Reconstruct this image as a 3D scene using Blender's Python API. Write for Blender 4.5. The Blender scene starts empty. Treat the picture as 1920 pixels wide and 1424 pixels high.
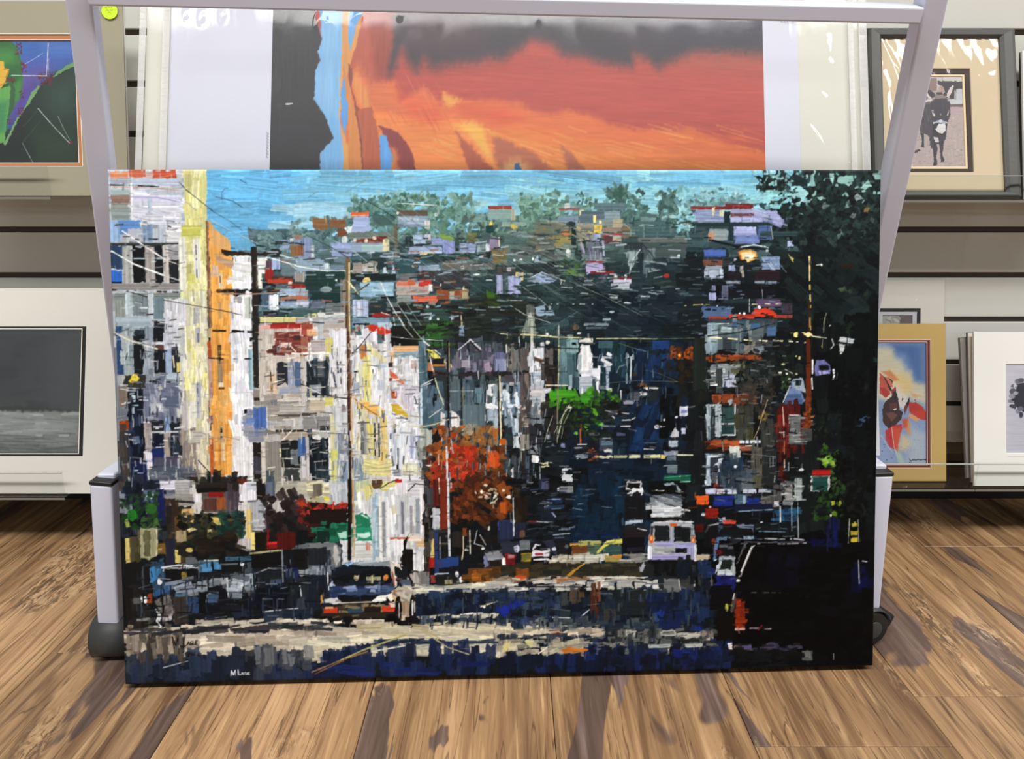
import bpy, bmesh, math, random
import numpy as np
from mathutils import Vector, Matrix

# ------------------------------------------------------------------ camera, world, lamps, exposure
scene = bpy.context.scene
F, TILT, CAM_Z = 1387.0, 0.2553, 0.5778          # focal length in pixels of a 1920 wide frame, tilt down, height
cam_data = bpy.data.cameras.new('camera')
cam_data.sensor_fit = 'HORIZONTAL'; cam_data.sensor_width = 36.0; cam_data.lens = F / 1920 * 36
cam_data.clip_start = 0.01
cam = bpy.data.objects.new('camera', cam_data)
scene.collection.objects.link(cam)
cam.location = (0, 0, CAM_Z); cam.rotation_euler = (math.pi / 2 - TILT, 0, 0)
scene.camera = cam

world = bpy.data.worlds.new('world'); scene.world = world; world.use_nodes = True
world.node_tree.nodes['Background'].inputs['Color'].default_value = (0.95, 0.97, 1.0, 1)
world.node_tree.nodes['Background'].inputs['Strength'].default_value = 0.22

def area_lamp(loc, sx, sy, power, col=(1.0, 0.98, 0.96)):      # ceiling troffers of the shop
    d = bpy.data.lights.new('ceiling_lamp', 'AREA'); d.shape = 'RECTANGLE'; d.size, d.size_y = sx, sy
    d.energy = power; d.color = col
    o = bpy.data.objects.new('ceiling_lamp', d); scene.collection.objects.link(o); o.location = loc
    return o
for lx, ly, sy, pw in ((-2.4, -0.45, 0.5, 70), (0.0, -0.45, 0.5, 92), (2.4, -0.45, 0.5, 100), (-2.4, -10.0, 3.0, 280), (2.4, -10.0, 3.0, 280)):
    area_lamp((lx, ly, 2.75), 2.2, sy, pw)

vs = scene.view_settings
vs.view_transform = 'Standard'; vs.look = 'None'; vs.gamma = 1.0; vs.use_curve_mapping = False
vs.exposure = -0.22
PRINT_GAIN, CANVAS_GAIN = .74, .92
random.seed(5)

# ------------------------------------------------------------------ flat prints: a small stroke painter
def smooth_noise(rng, h, w, sy, sx):
    gy, gx = max(2, int(h / sy) + 3), max(2, int(w / sx) + 3)
    g = rng.standard_normal((gy, gx))
    yy = np.linspace(0, gy - 1.001, h); xx = np.linspace(0, gx - 1.001, w)
    y0 = yy.astype(int); x0 = xx.astype(int)
    fy = (yy - y0)[:, None]; fx = (xx - x0)[None, :]
    fy = fy * fy * (3 - 2 * fy); fx = fx * fx * (3 - 2 * fx)
    a = g[y0][:, x0]; b = g[y0][:, x0 + 1]; c = g[y0 + 1][:, x0]; d = g[y0 + 1][:, x0 + 1]
    return (a * (1 - fx) + b * fx) * (1 - fy) + (c * (1 - fx) + d * fx) * fy

def hexcol(s):
    if len(s) == 3:
        s = s[0] * 2 + s[1] * 2 + s[2] * 2
    return np.array([int(s[i:i + 2], 16) / 255.0 for i in (0, 2, 4)])

class Painter:
    """Draws flat print on a raster; the frame maps the coordinates used in the lists to raster pixels."""
    def __init__(self, w, h, hom=None, seed=1, streak=0.07, rough=0.5, base='101418'):
        self.w, self.h = w, h
        self.rng = np.random.default_rng(seed)
        self.img = np.ones((h, w, 3)) * hexcol(base)
        self.hgt = np.zeros((h, w))
        self.hom = np.eye(3) if hom is None else hom
        self.o = (0.0, 0.0, 1.0)
        self.streak, self.rough = streak, rough
        r = self.rng
        self.hn = smooth_noise(r, h, w, 1.6, 26) * .7 + smooth_noise(r, h, w, 4, 60) * .5
        self.vn = smooth_noise(r, h, w, 26, 1.6) * .7 + smooth_noise(r, h, w, 60, 4) * .5
        self.wx = smooth_noise(r, h, w, 5, 5); self.wy = smooth_noise(r, h, w, 5, 5)
    def T(self, x, y):
        ox, oy, s = self.o
        X, Y = ox + x / s, oy + y / s
        q = self.hom @ np.array([X, Y, 1.0])
        return q[0] / q[2], q[1] / q[2]
    def box(self, x0, y0, x1, y1, m=3):
        a, b = max(0, int(x0 - m)), min(self.w, int(x1 + m) + 1)
        c, d = max(0, int(y0 - m)), min(self.h, int(y1 + m) + 1)
        return (a, b, c, d) if b > a and d > c else None
    def put(self, bx, m, col, var, relief=1.0):
        a, b, c, d = bx
        m = np.clip(m, 0, 1)[..., None]
        cc = np.clip(col * (1 + var[..., None]), 0, 1)
        self.img[c:d, a:b] = self.img[c:d, a:b] * (1 - m) + cc * m
        hh = self.hgt[c:d, a:b]
        m0 = m[..., 0]
        self.hgt[c:d, a:b] = hh * (1 - m0) + (self.rng.uniform(-.5, .5) + var * 5) * relief * m0
    def stroke(self, cx, cy, L, W, ang, col, alpha=1.0, streak=None, rough=None):
        streak = self.streak if streak is None else streak
        rough = self.rough if rough is None else rough
        R = 0.5 * (abs(L) + abs(W)) + 2
        bx = self.box(cx - R, cy - R, cx + R, cy + R)
        if not bx: return
        a, b, c, d = bx
        X = np.arange(a, b)[None, :] + .5 - cx; Y = np.arange(c, d)[:, None] + .5 - cy
        ca, sa = np.cos(ang), np.sin(ang)
        s = X * ca + Y * sa; t = -X * sa + Y * ca
        n = max(4, int(W / 1.7) + 2)
        ne = max(3, int(W / 6) + 2)
        nz = self.rng.standard_normal(n); nz2 = np.abs(self.rng.standard_normal(ne)); nz3 = np.abs(self.rng.standard_normal(ne))
        tt = (t / W + .5) * (n - 1); xs = np.arange(n); te = (t / W + .5) * (ne - 1); xe = np.arange(ne)
        e1 = np.interp(te, xe, nz2); e2 = np.interp(te, xe, nz3)
        k = rough * min(W * .22, L * .12, 5)
        lim1 = L / 2 - k * e1; lim2 = L / 2 - k * e2
        wob = self.wy[c:d, a:b] * min(.9, W * .1) * rough
        m = np.clip(lim1 - s + .5, 0, 1) * np.clip(s + lim2 + .5, 0, 1) * np.clip(W / 2 - np.abs(t + wob) + .5, 0, 1)
        var = np.interp(tt, xs, nz) * streak + self.wx[c:d, a:b] * streak * .3
        self.put(bx, m * alpha, col, var)
    def rect(self, x0, y0, x1, y1, col, alpha=1.0, **k):
        p = [self.T(x0, y0), self.T(x1, y0), self.T(x1, y1), self.T(x0, y1)]
        xa = (p[0][0] + p[3][0]) / 2; xb = (p[1][0] + p[2][0]) / 2
        ya = (p[0][1] + p[1][1]) / 2; yb = (p[2][1] + p[3][1]) / 2
        w, h = abs(xb - xa), abs(yb - ya)
        if w >= h: self.stroke((xa + xb) / 2, (ya + yb) / 2, w, h, 0, col, alpha, **k)
        else: self.stroke((xa + xb) / 2, (ya + yb) / 2, h, w, np.pi / 2, col, alpha, **k)
    def poly(self, pts, col, alpha=1.0, soft=0.6, warp=1.0, streak=None):
        streak = self.streak if streak is None else streak
        P = np.array([self.T(*q) for q in pts])
        bx = self.box(P[:, 0].min(), P[:, 1].min(), P[:, 0].max(), P[:, 1].max(), 4 + soft * 2)
        if not bx: return
        a, b, c, d = bx
        X = np.arange(a, b)[None, :] + .5 + self.wx[c:d, a:b] * warp
        Y = np.arange(c, d)[:, None] + .5 + self.wy[c:d, a:b] * warp
        inside = np.zeros(X.shape, bool); dist = np.full(X.shape, 1e9)
        for i in range(len(P)):
            x1, y1 = P[i]; x2, y2 = P[(i + 1) % len(P)]
            cond = (y1 > Y) != (y2 > Y)
            inside ^= cond & (X < (x2 - x1) * (Y - y1) / ((y2 - y1) if y2 != y1 else 1e-9) + x1)
            dx, dy = x2 - x1, y2 - y1
            u = np.clip(((X - x1) * dx + (Y - y1) * dy) / (dx * dx + dy * dy + 1e-9), 0, 1)
            dist = np.minimum(dist, np.hypot(X - x1 - u * dx, Y - y1 - u * dy))
        sd = np.where(inside, dist, -dist)
        m = np.clip(sd / (2 * soft) + .5, 0, 1)
        if soft > 2: m = m * m * (3 - 2 * m)
        wide = np.ptp(P[:, 0]) >= np.ptp(P[:, 1])
        self.put(bx, m * alpha, col, (self.hn if wide else self.vn)[c:d, a:b] * streak)
    def line(self, pts, w, col, alpha=1.0, dash=0.0):
        P = np.array([self.T(*q) for q in pts]); w = w / self.o[2]
        for i in range(len(P) - 1):
            (x1, y1), (x2, y2) = P[i], P[i + 1]
            bx = self.box(min(x1, x2) - w, min(y1, y2) - w, max(x1, x2) + w, max(y1, y2) + w)
            if not bx: continue
            a, b, c, d = bx
            X = np.arange(a, b)[None, :] + .5; Y = np.arange(c, d)[:, None] + .5
            dx, dy = x2 - x1, y2 - y1; L = np.hypot(dx, dy) + 1e-9
            u = np.clip(((X - x1) * dx + (Y - y1) * dy) / (L * L), 0, 1)
            di = np.hypot(X - x1 - u * dx, Y - y1 - u * dy)
            n = max(3, int(L / 7) + 2); q = self.rng.standard_normal(n)
            ww = w / 2 * (1 + (.2 if w < 4 else .08) * np.interp(u * (n - 1), np.arange(n), q))
            m = np.clip(ww - di + .5, 0, 1) * min(1, w * 1.2)
            if dash:
                q2 = self.rng.standard_normal(n)
                m = m * np.clip((np.interp(u * (n - 1), np.arange(n), q2) + 1.3 - dash * 1.3) * 3, 0, 1)
            self.put(bx, m * alpha, col, np.zeros(m.shape), .6)
    def ell(self, cx, cy, rx, ry, col, alpha=1.0, soft=.6, ang=0.0):
        n = 18
        a = np.arange(n) / n * 2 * np.pi
        xs, ys = rx * np.cos(a), ry * np.sin(a)
        self.poly([(cx + x * np.cos(ang) - y * np.sin(ang), cy + x * np.sin(ang) + y * np.cos(ang)) for x, y in zip(xs, ys)], col, alpha, soft, .6)
    def run(self, text):
        for ln in text.strip().splitlines():
            t = ln.split('#')[0].split()
            if not t: continue
            k = t[0]
            if k == 'o': self.o = (float(t[1]), float(t[2]), float(t[3]))
            elif k == 'r':                       # r x0 y0 x1 y1 colour [alpha]
                v = [float(q) for q in t[1:5]]
                self.rect(*v, hexcol(t[5]), float(t[6]) if len(t) > 6 else 1.0)
            elif k in 'pg':                      # p colour x,y ... / g alpha soft colour x,y ...
                if k == 'p': self.poly([tuple(map(float, q.split(','))) for q in t[2:]], hexcol(t[1]))
                else: self.poly([tuple(map(float, q.split(','))) for q in t[4:]], hexcol(t[3]), float(t[1]), float(t[2]), 1.5)
            elif k in 'ld':                      # l colour width x,y ...   d: broken
                self.line([tuple(map(float, q.split(','))) for q in t[3:]], float(t[2]), hexcol(t[1]), 1.0, .75 if k == 'd' else 0)
            elif k == 'e':                       # e cx cy rx ry colour [angle]
                self.ell(*[float(q) for q in t[1:5]], hexcol(t[5]), ang=np.radians(float(t[6])) if len(t) > 6 else 0)
            elif k in 'fb':                      # f x0 y0 x1 y1 n length width angle colours   b x0 y0 x1 y1 n size colours
                x0, y0, x1, y1 = map(float, t[1:5]); n = int(t[5]); s = self.o[2]
                if k == 'f': Lm, Wm, an = float(t[6]) / s, float(t[7]) / s, np.radians(float(t[8])); cols = t[9:]
                else: Lm = float(t[6]) / s; Wm = Lm * .5; an = None; cols = t[7:]
                for _ in range(n):
                    x, y = self.T(self.rng.uniform(x0, x1), self.rng.uniform(y0, y1))
                    q = self.rng.uniform(.5, 1.4)
                    ang = self.rng.uniform(0, np.pi) if an is None else an + self.rng.normal() * .1
                    c = hexcol(cols[self.rng.integers(len(cols))]) * self.rng.uniform(.92, 1.08)
                    self.stroke(x, y, Lm * q, max(1.2, Wm * self.rng.uniform(.5, 1.3)), ang, np.clip(c, 0, 1), self.rng.uniform(.75, 1), rough=1.3 if an is None else .8)
            elif k == 'q':                       # q n alpha: small dabs that drag the paint already there
                src = self.img.copy()
                for _ in range(int(t[1])):
                    x, y = self.rng.uniform(2, self.w - 3), self.rng.uniform(2, self.h - 3)
                    sx, sy = np.clip(x + self.rng.normal() * 5, 0, self.w - 1), np.clip(y + self.rng.normal() * 4, 0, self.h - 1)
                    c0 = src[int(sy), int(sx)]; jt = .04 + min(.2, np.abs(c0 - src[int(y), int(x)]).mean() * 1.5)
                    c = np.clip(c0 * (1 + jt * self.rng.uniform(-1, 1.1)), 0, 1)
                    a_ = 0 if self.rng.random() < .55 else np.pi / 2
                    self.stroke(x, y, self.rng.uniform(5, 20), self.rng.uniform(1.3, 3.6), a_ + self.rng.normal() * .12, c, float(t[2]) * self.rng.uniform(.5, 1.2), streak=.03)
            elif k == 'x':                       # scratches: x x0 y0 x1 y1 n length width angle alpha colours
                x0, y0, x1, y1 = map(float, t[1:5]); n = int(t[5]); s = self.o[2]
                Lm, wd, an, al = float(t[6]), float(t[7]), np.radians(float(t[8])), float(t[9])
                for _ in range(n):
                    x, y = self.rng.uniform(x0, x1), self.rng.uniform(y0, y1)
                    q = Lm * self.rng.uniform(.3, 1.2); aa = an + self.rng.normal() * .03
                    c = hexcol(t[10 + self.rng.integers(len(t) - 10)])
                    self.line([(x, y), (x + q * np.cos(aa), y + q * np.sin(aa))], wd, c, al)
    def sample(self, nx, ny):
        """colour and relief on a grid of nx by ny points, row 0 at the bottom"""
        yy = np.linspace(self.h - 1, 0, ny); xx = np.linspace(0, self.w - 1, nx)
        y0 = np.minimum(yy.astype(int), self.h - 2); x0 = np.minimum(xx.astype(int), self.w - 2)
        fy = (yy - y0)[:, None]; fx = (xx - x0)[None, :]
        def bil(A):
            f2, g2 = (fx[..., None], fy[..., None]) if A.ndim == 3 else (fx, fy)
            return (A[y0][:, x0] * (1 - f2) + A[y0][:, x0 + 1] * f2) * (1 - g2) + (A[y0 + 1][:, x0] * (1 - f2) + A[y0 + 1][:, x0 + 1] * f2) * g2
        return bil(self.img), bil(self.hgt)

def homography(src, dst):
    A = []
    for (x, y), (u, v) in zip(src, dst):
        A.append([x, y, 1, 0, 0, 0, -u * x, -u * y, -u]); A.append([0, 0, 0, x, y, 1, -v * x, -v * y, -v])
    return np.linalg.svd(np.array(A, float))[2][-1].reshape(3, 3)

STREET = '''
o 0 0 1
f 205 300 1670 640 500 120 40 0 1e2c2e 243438 182226
f 205 640 1670 1290 500 120 50 0 12181c 0e1418 161e24
p 68b6e4 390,300 700,300 700,480 520,480 440,460 395,440
p 7dc2e4 640,300 1070,300 1070,430 640,430
p 8ccadb 1040,300 1500,300 1500,440 1040,440
f 395 300 640 470 60 90 26 0 64b4e4 6ab7e5 70bbe6 68b6e5
f 600 300 1000 420 80 100 20 0 7ac0e3 80c3e3 76bde1 88c8e2
f 960 310 1480 420 90 100 18 0 86c7dc 8dccdc 80c3da 92cfdc
f 640 310 1420 345 40 120 12 0 74bbde 7cc0e0 70b8dc
f 520 380 660 440 24 60 22 0 94c6de 9ccade 8cc3e0
b 900 360 1420 420 60 26 98cfd8 8cc8d4 a4d4da 80bccc
p b4bac4 205,295 388,295 395,640 205,640
p 7c8490 205,640 345,640 345,960 205,960
p c8c8c0 335,640 480,640 480,960 335,960
p b4b4b0 470,600 780,600 790,960 470,960
p c8ccd0 640,640 800,640 800,1060 640,1060
f 480 430 960 640 260 60 18 0 4a6468 3c5458 5a7478 2f4448 68808a
f 900 400 1320 520 200 60 16 0 56706c 486060 64807c 3c5454
f 1280 400 1500 520 120 60 16 0 3a5458 486468 2c4448
f 900 500 1340 640 220 70 20 0 283c40 1e3034 324a4c 243438
f 820 540 1000 660 60 50 18 0 1c2422 262c26 20282a
f 1120 540 1340 700 100 70 24 10 16262c 1c2e36 10202a
f 1280 480 1560 640 120 60 20 0 141e22 1a262a 10181c
f 1460 340 1662 700 200 40 22 40 101a1c 162424 0b1214 1c2c2a
f 1540 600 1660 1260 160 60 30 90 06090b 0a0e10 040607
f 830 640 1000 900 80 40 30 90 36444c 2a363e 4a5862
f 990 640 1220 900 120 50 26 0 141c20 1c262a 0e1418
f 1080 660 1300 1080 140 60 40 100 0c1c2c 102436 0a1622 142a3e
f 1300 640 1560 1040 140 50 34 90 12181a 1a2022 0c1012
f 1340 1030 1650 1260 120 90 40 0 030406 05070a 020304
b 670 362 880 440 120 24 54807a 628c84 4a7068 6e968c
b 860 360 900 420 20 20 6a938a 7ca49c
b 590 400 700 450 60 20 587a7c 66888a 4c6c6e
b 490 420 600 470 60 20 5a7e84 6c8e92 4a6a70
b 980 370 1080 440 60 22 628a7c 74a090 54786c
b 1080 380 1180 420 40 20 5a807c 6c9490
b 1150 345 1220 420 50 20 486c66 5a807a 3c5c56
b 1240 360 1290 440 50 20 4a6c68 5a7c78 3c5c58
b 1300 370 1430 420 60 18 648c90 7aa4a6 54787c
b 900 390 960 430 30 18 6c9490 84aca8
b 1440 330 1662 460 160 26 1a2a2a 243634 122020 2e4440
o 200 300 4.45
f 55 40 690 490 60 140 50 0 c4cad8 b6c0d0 cfd4e0 a9b9c8 d6dae4
f 55 480 690 1424 60 120 60 90 9aa4a8 a9adac 8a969a b4b8ba
r 60 28 215 82 d98a60
r 218 24 365 76 c4674a
r 360 36 420 92 b8a298
r 415 28 620 104 c0563c
l e08a68 6 430,84 600,60
r 60 78 240 128 9fa9b8
r 240 86 650 140 b9c6d8
d 201c1c 9 65,138 210,142 330,150 470,158
l c09878 6 90,156 360,164 640,190
r 60 172 240 230 a7bcc0
r 60 226 235 292 8d7468
r 60 292 240 380 8f938c
r 65 340 240 440 8b9a98
r 230 120 252 450 dcdfe4
r 250 230 660 300 c6c6dc
l 9090c4 6 230,240 440,246 640,290
r 240 290 660 460 d0d3de
r 375 260 410 380 a9c0d6
f 250 320 660 460 14 200 14 10 dfe0e8 bcc2d2
r 60 430 150 630 8fb0d4
r 130 440 330 560 5f8cc8
r 200 510 340 560 b4bccc
r 330 470 420 630 7c97b4
r 410 500 520 640 b9c4d0
r 520 480 680 640 d8dade
r 70 634 640 658 383e42
r 70 650 160 860 2c4464
r 160 660 240 980 a9aba8
r 245 650 350 975 17191c
r 350 660 430 980 a19c98
r 430 650 500 980 1b1e22
r 500 650 548 1000 b9b5b0
r 548 660 640 1000 23262a
r 520 650 680 780 d0d0d4 .7
l 50545a 6 520,690 640,720
l 50545a 5 530,720 640,735
r 75 860 155 975 2f6fd0
r 75 960 155 976 102040
r 250 760 350 772 a8c4cc
r 430 762 500 774 a8bcc4
r 640 640 690 1050 cfd2d2
r 60 978 650 1032 8d8c88
d 2a2a2a 13 80,1030 500,1050 620,1056
r 80 1060 650 1150 7f8a86
l 24282a 7 190,1045 290,1068 380,1100
r 90 1100 180 1420 8c948f
r 180 1050 240 1240 b7c9d0
r 240 1080 380 1260 76868a
r 375 1060 415 1280 c3cfd8
r 415 1080 510 1290 6f848c
r 90 1262 410 1370 a0b2bc
r 90 1370 500 1424 27333c
r 420 1290 510 1424 23282e
r 510 1100 690 1424 c7c9d0
f 520 1150 690 1420 22 80 34 90 d8d8dc b9bcc6 cdd2d8
p d5d38c 680,30 872,30 865,1424 700,1424 685,480
f 700 40 850 1424 50 120 60 90 d8d690 cfcb86 dcdca8 c9c884
r 650 490 830 580 c7c860
r 630 580 690 1040 d6d8cc
r 755 600 812 940 dcdcd6
d 3a3c40 7 775,660 782,930
r 710 900 765 1040 c9c870
r 690 1040 862 1424 d3d2b8
f 690 1040 862 1424 14 120 30 90 dcdcc4 c8c8b4 d8d49c
r 750 1180 800 1330 a8a8ac
r 640 1050 690 1120 d0d4a0
r 868 450 906 1424 9c7458
f 868 450 906 1424 14 60 26 90 6a5648 a87850 b88460 7a5c48
p e4a450 882,440 940,520 1060,630 1082,780 1082,1424 905,1424
p d8a868 905,500 1065,640 1070,700 960,690 905,640
p b89878 930,740 1100,800 1080,860 950,800
r 905 860 1080 1424 eaa84c
f 912 860 1070 1420 24 140 28 90 f0b050 e09a44 e8b468 eab25c
r 905 830 965 930 cdb096
r 965 900 995 1030 d8c8a8
d 5a4030 8 975,910 978,1000
r 960 1140 985 1290 b89060
p e4e8ec 1090,740 1240,750 1240,1040 1075,1040
f 1095 760 1230 1030 12 120 30 0 eef0ee dce0e4 e6e8e4
r 1060 1080 1235 1400 e2e4ea
f 1065 1080 1230 1400 12 120 40 90 eceef2 d6d8de e4e4e8
r 1085 1100 1160 1150 9a9aa0
r 1180 1100 1230 1290 b8c0b8
r 1290 760 1372 910 e8ece8
r 1290 900 1330 1050 e0e4d8
r 1240 676 1292 1424 2c2824
l 6a5c48 8 1284,800 1280,1020
p 2c2420 988,698 1250,732 1490,718 1490,768 1250,752 1010,748
d 241f1c 28 955,1050 1240,1050 1495,1052
d 201c1a 20 915,1385 1240,1398 1510,1412
l b08878 8 1010,1072 1240,1080 1480,1070
r 1478 620 1562 705 8fa4c4
r 1562 640 1691 762 8a6a48
r 1560 610 1600 650 c8d4dc
r 1400 700 1480 772 252c2e
b 1290 560 1500 680 26 44 5f8080 7a9898 5a7a7c
b 1560 450 1691 640 16 50 5f8080 7a9898 86a4a4
r 1350 850 1425 985 9a2a28
r 1360 790 1410 860 5a4a54
r 1410 770 1480 885 9fb2d8
r 1480 770 1691 960 6a8088
r 1400 930 1590 972 5a3a34
r 1370 958 1580 992 c0442c
r 1545 980 1580 1004 f0d8cc
r 1550 1000 1691 1032 b02820
l eef4f0 9 1370,770 1480,800 1691,865
l e8f0ee 8 1480,750 1560,775 1691,790
l d0dcdc 6 1560,830 1691,930
e 1640 800 34 24 c0d4dc
r 1320 1080 1382 1222 4a6478
r 1385 1080 1462 1222 dfe6ec
r 1470 1040 1691 1200 9eb4cc
r 1480 1100 1691 1142 b07a60
r 1480 1150 1691 1172 90a8d0
r 1330 1230 1460 1262 20282c
r 1300 1280 1691 1322 d9d690
r 1330 1326 1691 1402 8e2a26
r 1300 1340 1340 1424 d8b8b0
r 1300 1400 1691 1424 c8b8b0
l 3a4a58 6 640,120 700,190 810,280 930,380
l 4a6070 4 930,380 1080,470 1165,540
l 8fa0a0 5 700,290 780,365
l 3a5a78 6 945,250 1090,290 1170,345
l 507088 4 990,225 1020,180 1050,180
l 3a5a78 6 1150,108 1205,140
l a8c8d8 5 900,440 1100,560 1290,650
l 708890 4 905,470 1080,550 1250,640
l 2c3030 6 500,1120 700,1160 880,1195 1040,1228 1160,1258
l 3a5a68 10 1215,515 1245,550
l f4f4f0 10 160,530 330,650 520,780
l d8d4c0 7 520,780 640,825
l f0f6f4 12 70,700 250,810 500,910
l c8ccc8 7 500,910 630,955
o 560 310 4.45
b 480 220 1000 480 110 60 4f7a72 6a938c 3f6660 5c8474 54807c
b 860 200 1390 480 110 56 55806e 6a9388 456c5c 7ca294 60886c
b 480 170 1390 330 50 46 86b2b4 7aa8a8 94bcb8 6c9c98
b 1300 380 1691 640 60 44 486458 5a7464 3c544c 6c8878
b 0 400 470 640 60 40 4a6a70 5c7c80 3f5c60 6a8a8c
r 150 400 292 492 8a6540
r 290 410 432 482 8a5e40
r 360 490 440 556 7d4a34
p 9fb0d8 500,390 620,385 650,500 560,530 440,530 480,470
r 472 348 628 386 d4673a
l e8b890 7 480,382 620,378
p cfe0e0 415,490 490,460 470,540
r 650 380 850 465 4a6a68
r 450 524 850 584 6d7c74
r 510 580 780 616 7a3a2c
r 660 558 780 600 6c2c28
e 505 590 14 15 e8d8c8
e 600 595 14 15 e8d8c8
e 670 572 18 14 e0c8b8
r 450 612 780 692 8ba0b8
r 555 628 760 686 9ab8bc
r 740 576 792 690 d0c89c
e 420 585 26 30 c0d4d4
r 858 392 1132 482 8fa6bc
f 860 400 1130 480 8 140 14 4 7a90a8 a4b8cc
r 1090 430 1136 500 c8c8c4
r 850 340 1122 390 5f5648
r 835 450 862 740 6b5f4c
l dce4e0 8 870,280 1190,302
e 865 366 10 11 e6f0f0
e 1185 382 14 16 e6f0f0
e 1460 460 9 9 e0ecec
r 925 560 992 640 27383c
r 990 550 1102 632 9fb6d4
r 1095 545 1142 602 c9bccc
r 1010 626 1132 646 1c2428
r 945 650 1240 712 9db2d8
p 8c98d0 1240,580 1340,610 1340,700 1290,760 1240,700
p 7aa040 1210,540 1330,570 1325,604 1240,592
r 1045 698 1180 722 d4c8a0
r 1140 580 1240 640 8c9cc8
r 1370 630 1520 702 98a8d0
r 1520 640 1640 702 8ca0a4
r 1600 630 1642 690 c8d0d8
r 1440 540 1530 620 6a7048
e 1650 465 22 18 d8b850
r 1100 715 1640 760 24403e
r 0 560 150 752 8494b8
r 0 620 72 722 8a5c38
r 0 540 60 575 9a7860
r 135 630 166 732 c0ccd8
r 300 610 482 722 8ea0c8
r 110 735 180 760 9a6038
r 0 740 262 852 8ca4b8
r 0 850 80 940 9a9690
l eef0dc 9 0,800 250,845 450,850 700,862
r 250 780 292 880 c0d0d4
r 480 780 700 872 9a948c
r 560 770 690 860 b0aca0
p c0ccdc 590,820 616,872 560,872
p c8d4e0 760,815 784,876 735,872
p b4c4dc 825,800 850,880 806,876
r 850 770 1110 885 34565c
r 1030 812 1216 882 7f9cb8
r 1230 785 1691 850 6a6c68
l b0b0a0 6 1240,800 1400,798
r 870 880 1022 942 6f7478
r 1020 860 1480 1000 3a3c42
r 470 878 852 934 1e2a2c
e 600 932 34 28 e0c878
e 988 820 9 11 e8f0f0
e 1405 830 14 16 e8e0d0
r 0 955 122 988 a83024
r 0 990 116 1050 9aaec0
r 0 1050 112 1092 b06a50
r 0 1090 116 1152 b0b8cc
r 82 850 420 1010 24403c
e 345 928 11 11 d8e8e8
e 260 1005 50 26 8ca0a4
r 120 1030 400 1140 1e3a3c
r 120 1090 262 1162 6a7488
r 250 1120 440 1200 70787c
r 380 920 440 1200 8a847c
r 540 950 832 1072 8fb4cc
r 640 990 822 1082 9cc4d8
r 700 1068 832 1086 15181c
r 560 1070 720 1120 5a7478
r 620 1100 800 1230 26363a
r 840 950 1132 1062 b8aca4
r 850 942 1002 982 c47860
r 935 930 1010 975 d06a48
r 1030 932 1142 986 c8382c
r 980 1068 1202 1132 d8684a
r 840 1062 982 1132 8f9894
r 1120 970 1152 1032 d8e0e0
r 760 1120 1000 1200 5a6868
r 1000 1130 1180 1190 8a8c88
r 1180 1020 1292 1102 8c4c2c
r 1290 1030 1342 1102 b0a488
r 1335 1020 1412 1102 985434
r 1400 1010 1452 1102 a8a080
r 1180 1110 1442 1202 24383a
r 480 1090 612 1252 aebcd8
r 520 1110 550 1240 c8d4e4
r 470 1250 802 1332 7c9cb4
r 640 1210 802 1246 9c2c28
l e8ecec 6 720,1205 820,1240 835,1320
r 480 1295 622 1312 141414
r 100 1208 182 1246 e0d890
r 0 1240 432 1292 b8b8b8
r 180 1200 430 1240 d0d0cc
r 0 1290 142 1424 8a3a30
r 90 1340 182 1390 e0a080
r 140 1290 432 1424 b8b0a8
f 470 1320 640 1424 14 60 26 90 d0d0d4 a8b0b8 b87858
f 840 1130 1691 1424 110 110 30 0 1e2422 26302c 1a1e20 2c342c
r 1070 1180 1290 1290 36524e
f 1080 1290 1290 1424 22 90 30 0 2c5a28 3a6a30 244a24
p 4a8a30 1640,1040 1691,1065 1691,1110 1650,1080
p d83820 610,1330 680,1310 830,1360 800,1380 720,1400 640,1360
r 1370 1320 1412 1424 8aa0b4
l d0b8a0 10 1388,1240 1395,1330
p b8c4d8 1300,1250 1318,1232 1335,1270 1310,1280
e 1130 1262 12 14 d8e4e0
e 1195 1268 10 12 d8e4e0
e 1110 1160 12 16 d0dcd8
e 1218 978 9 11 f0f0ee
e 1410 1010 9 18 e8d8b0
l f0f0f0 7 1166,905 1166,940
l e8f0f0 12 1500,895 1545,892
l 7a6248 40 445,760 440,1424
l 5a3e2c 14 430,1150 425,1424
l e4d8a0 11 456,780 452,1100 456,1424
p e8e0b0 430,920 470,950 540,1060 500,1020
l 4a3828 8 490,1050 620,960
x 560 230 1100 560 34 520 3 36 .45 c8d4d0 20302e dce4e0
x 900 560 1500 900 40 420 3 34 .4 a8b4b0 121c1c c8d0c0
x 1250 560 1640 760 30 320 3 32 .45 c8ccb0 20302e 8c98a0
l 2a3a40 6 560,230 700,310 850,410
l 3a4a4c 7 100,540 330,660 450,740
l b0c0c0 5 330,590 520,700 700,850
l e4ecea 7 720,950 770,1080 840,1210 970,1410
l c8d0cc 6 860,1140 920,1230 1040,1424
l a8b8b0 4 930,1130 1060,1330 1130,1424
l 7c98a0 6 600,80 520,130 430,180
l 7c98a0 5 120,220 200,170
o 920 310 4.45
b 300 200 620 440 46 52 64907c 7aa494 547c6c 8cb4a8
b 760 220 940 330 18 44 486a58 5c7c68 3c5c54
p 3f6258 1060,220 1130,140 1180,220 1150,260 1090,270
b 1040 180 1180 300 18 36 446a60 35584e 588074
b 1190 250 1330 400 22 40 5c8480 78a09c 4a706c
b 1450 190 1620 480 46 46 4a6c66 5c807a 3a5a54 6c928c
b 1440 420 1691 560 30 50 7cacb4 94c0c4 5c8488
r 20 312 222 342 a04838
r 15 345 240 430 86a4a0
r 215 340 245 440 b8b49c
e 45 468 14 24 e0c050
p c8b450 200,480 250,450 270,500 240,520
r 0 480 70 540 1e4444
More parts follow.
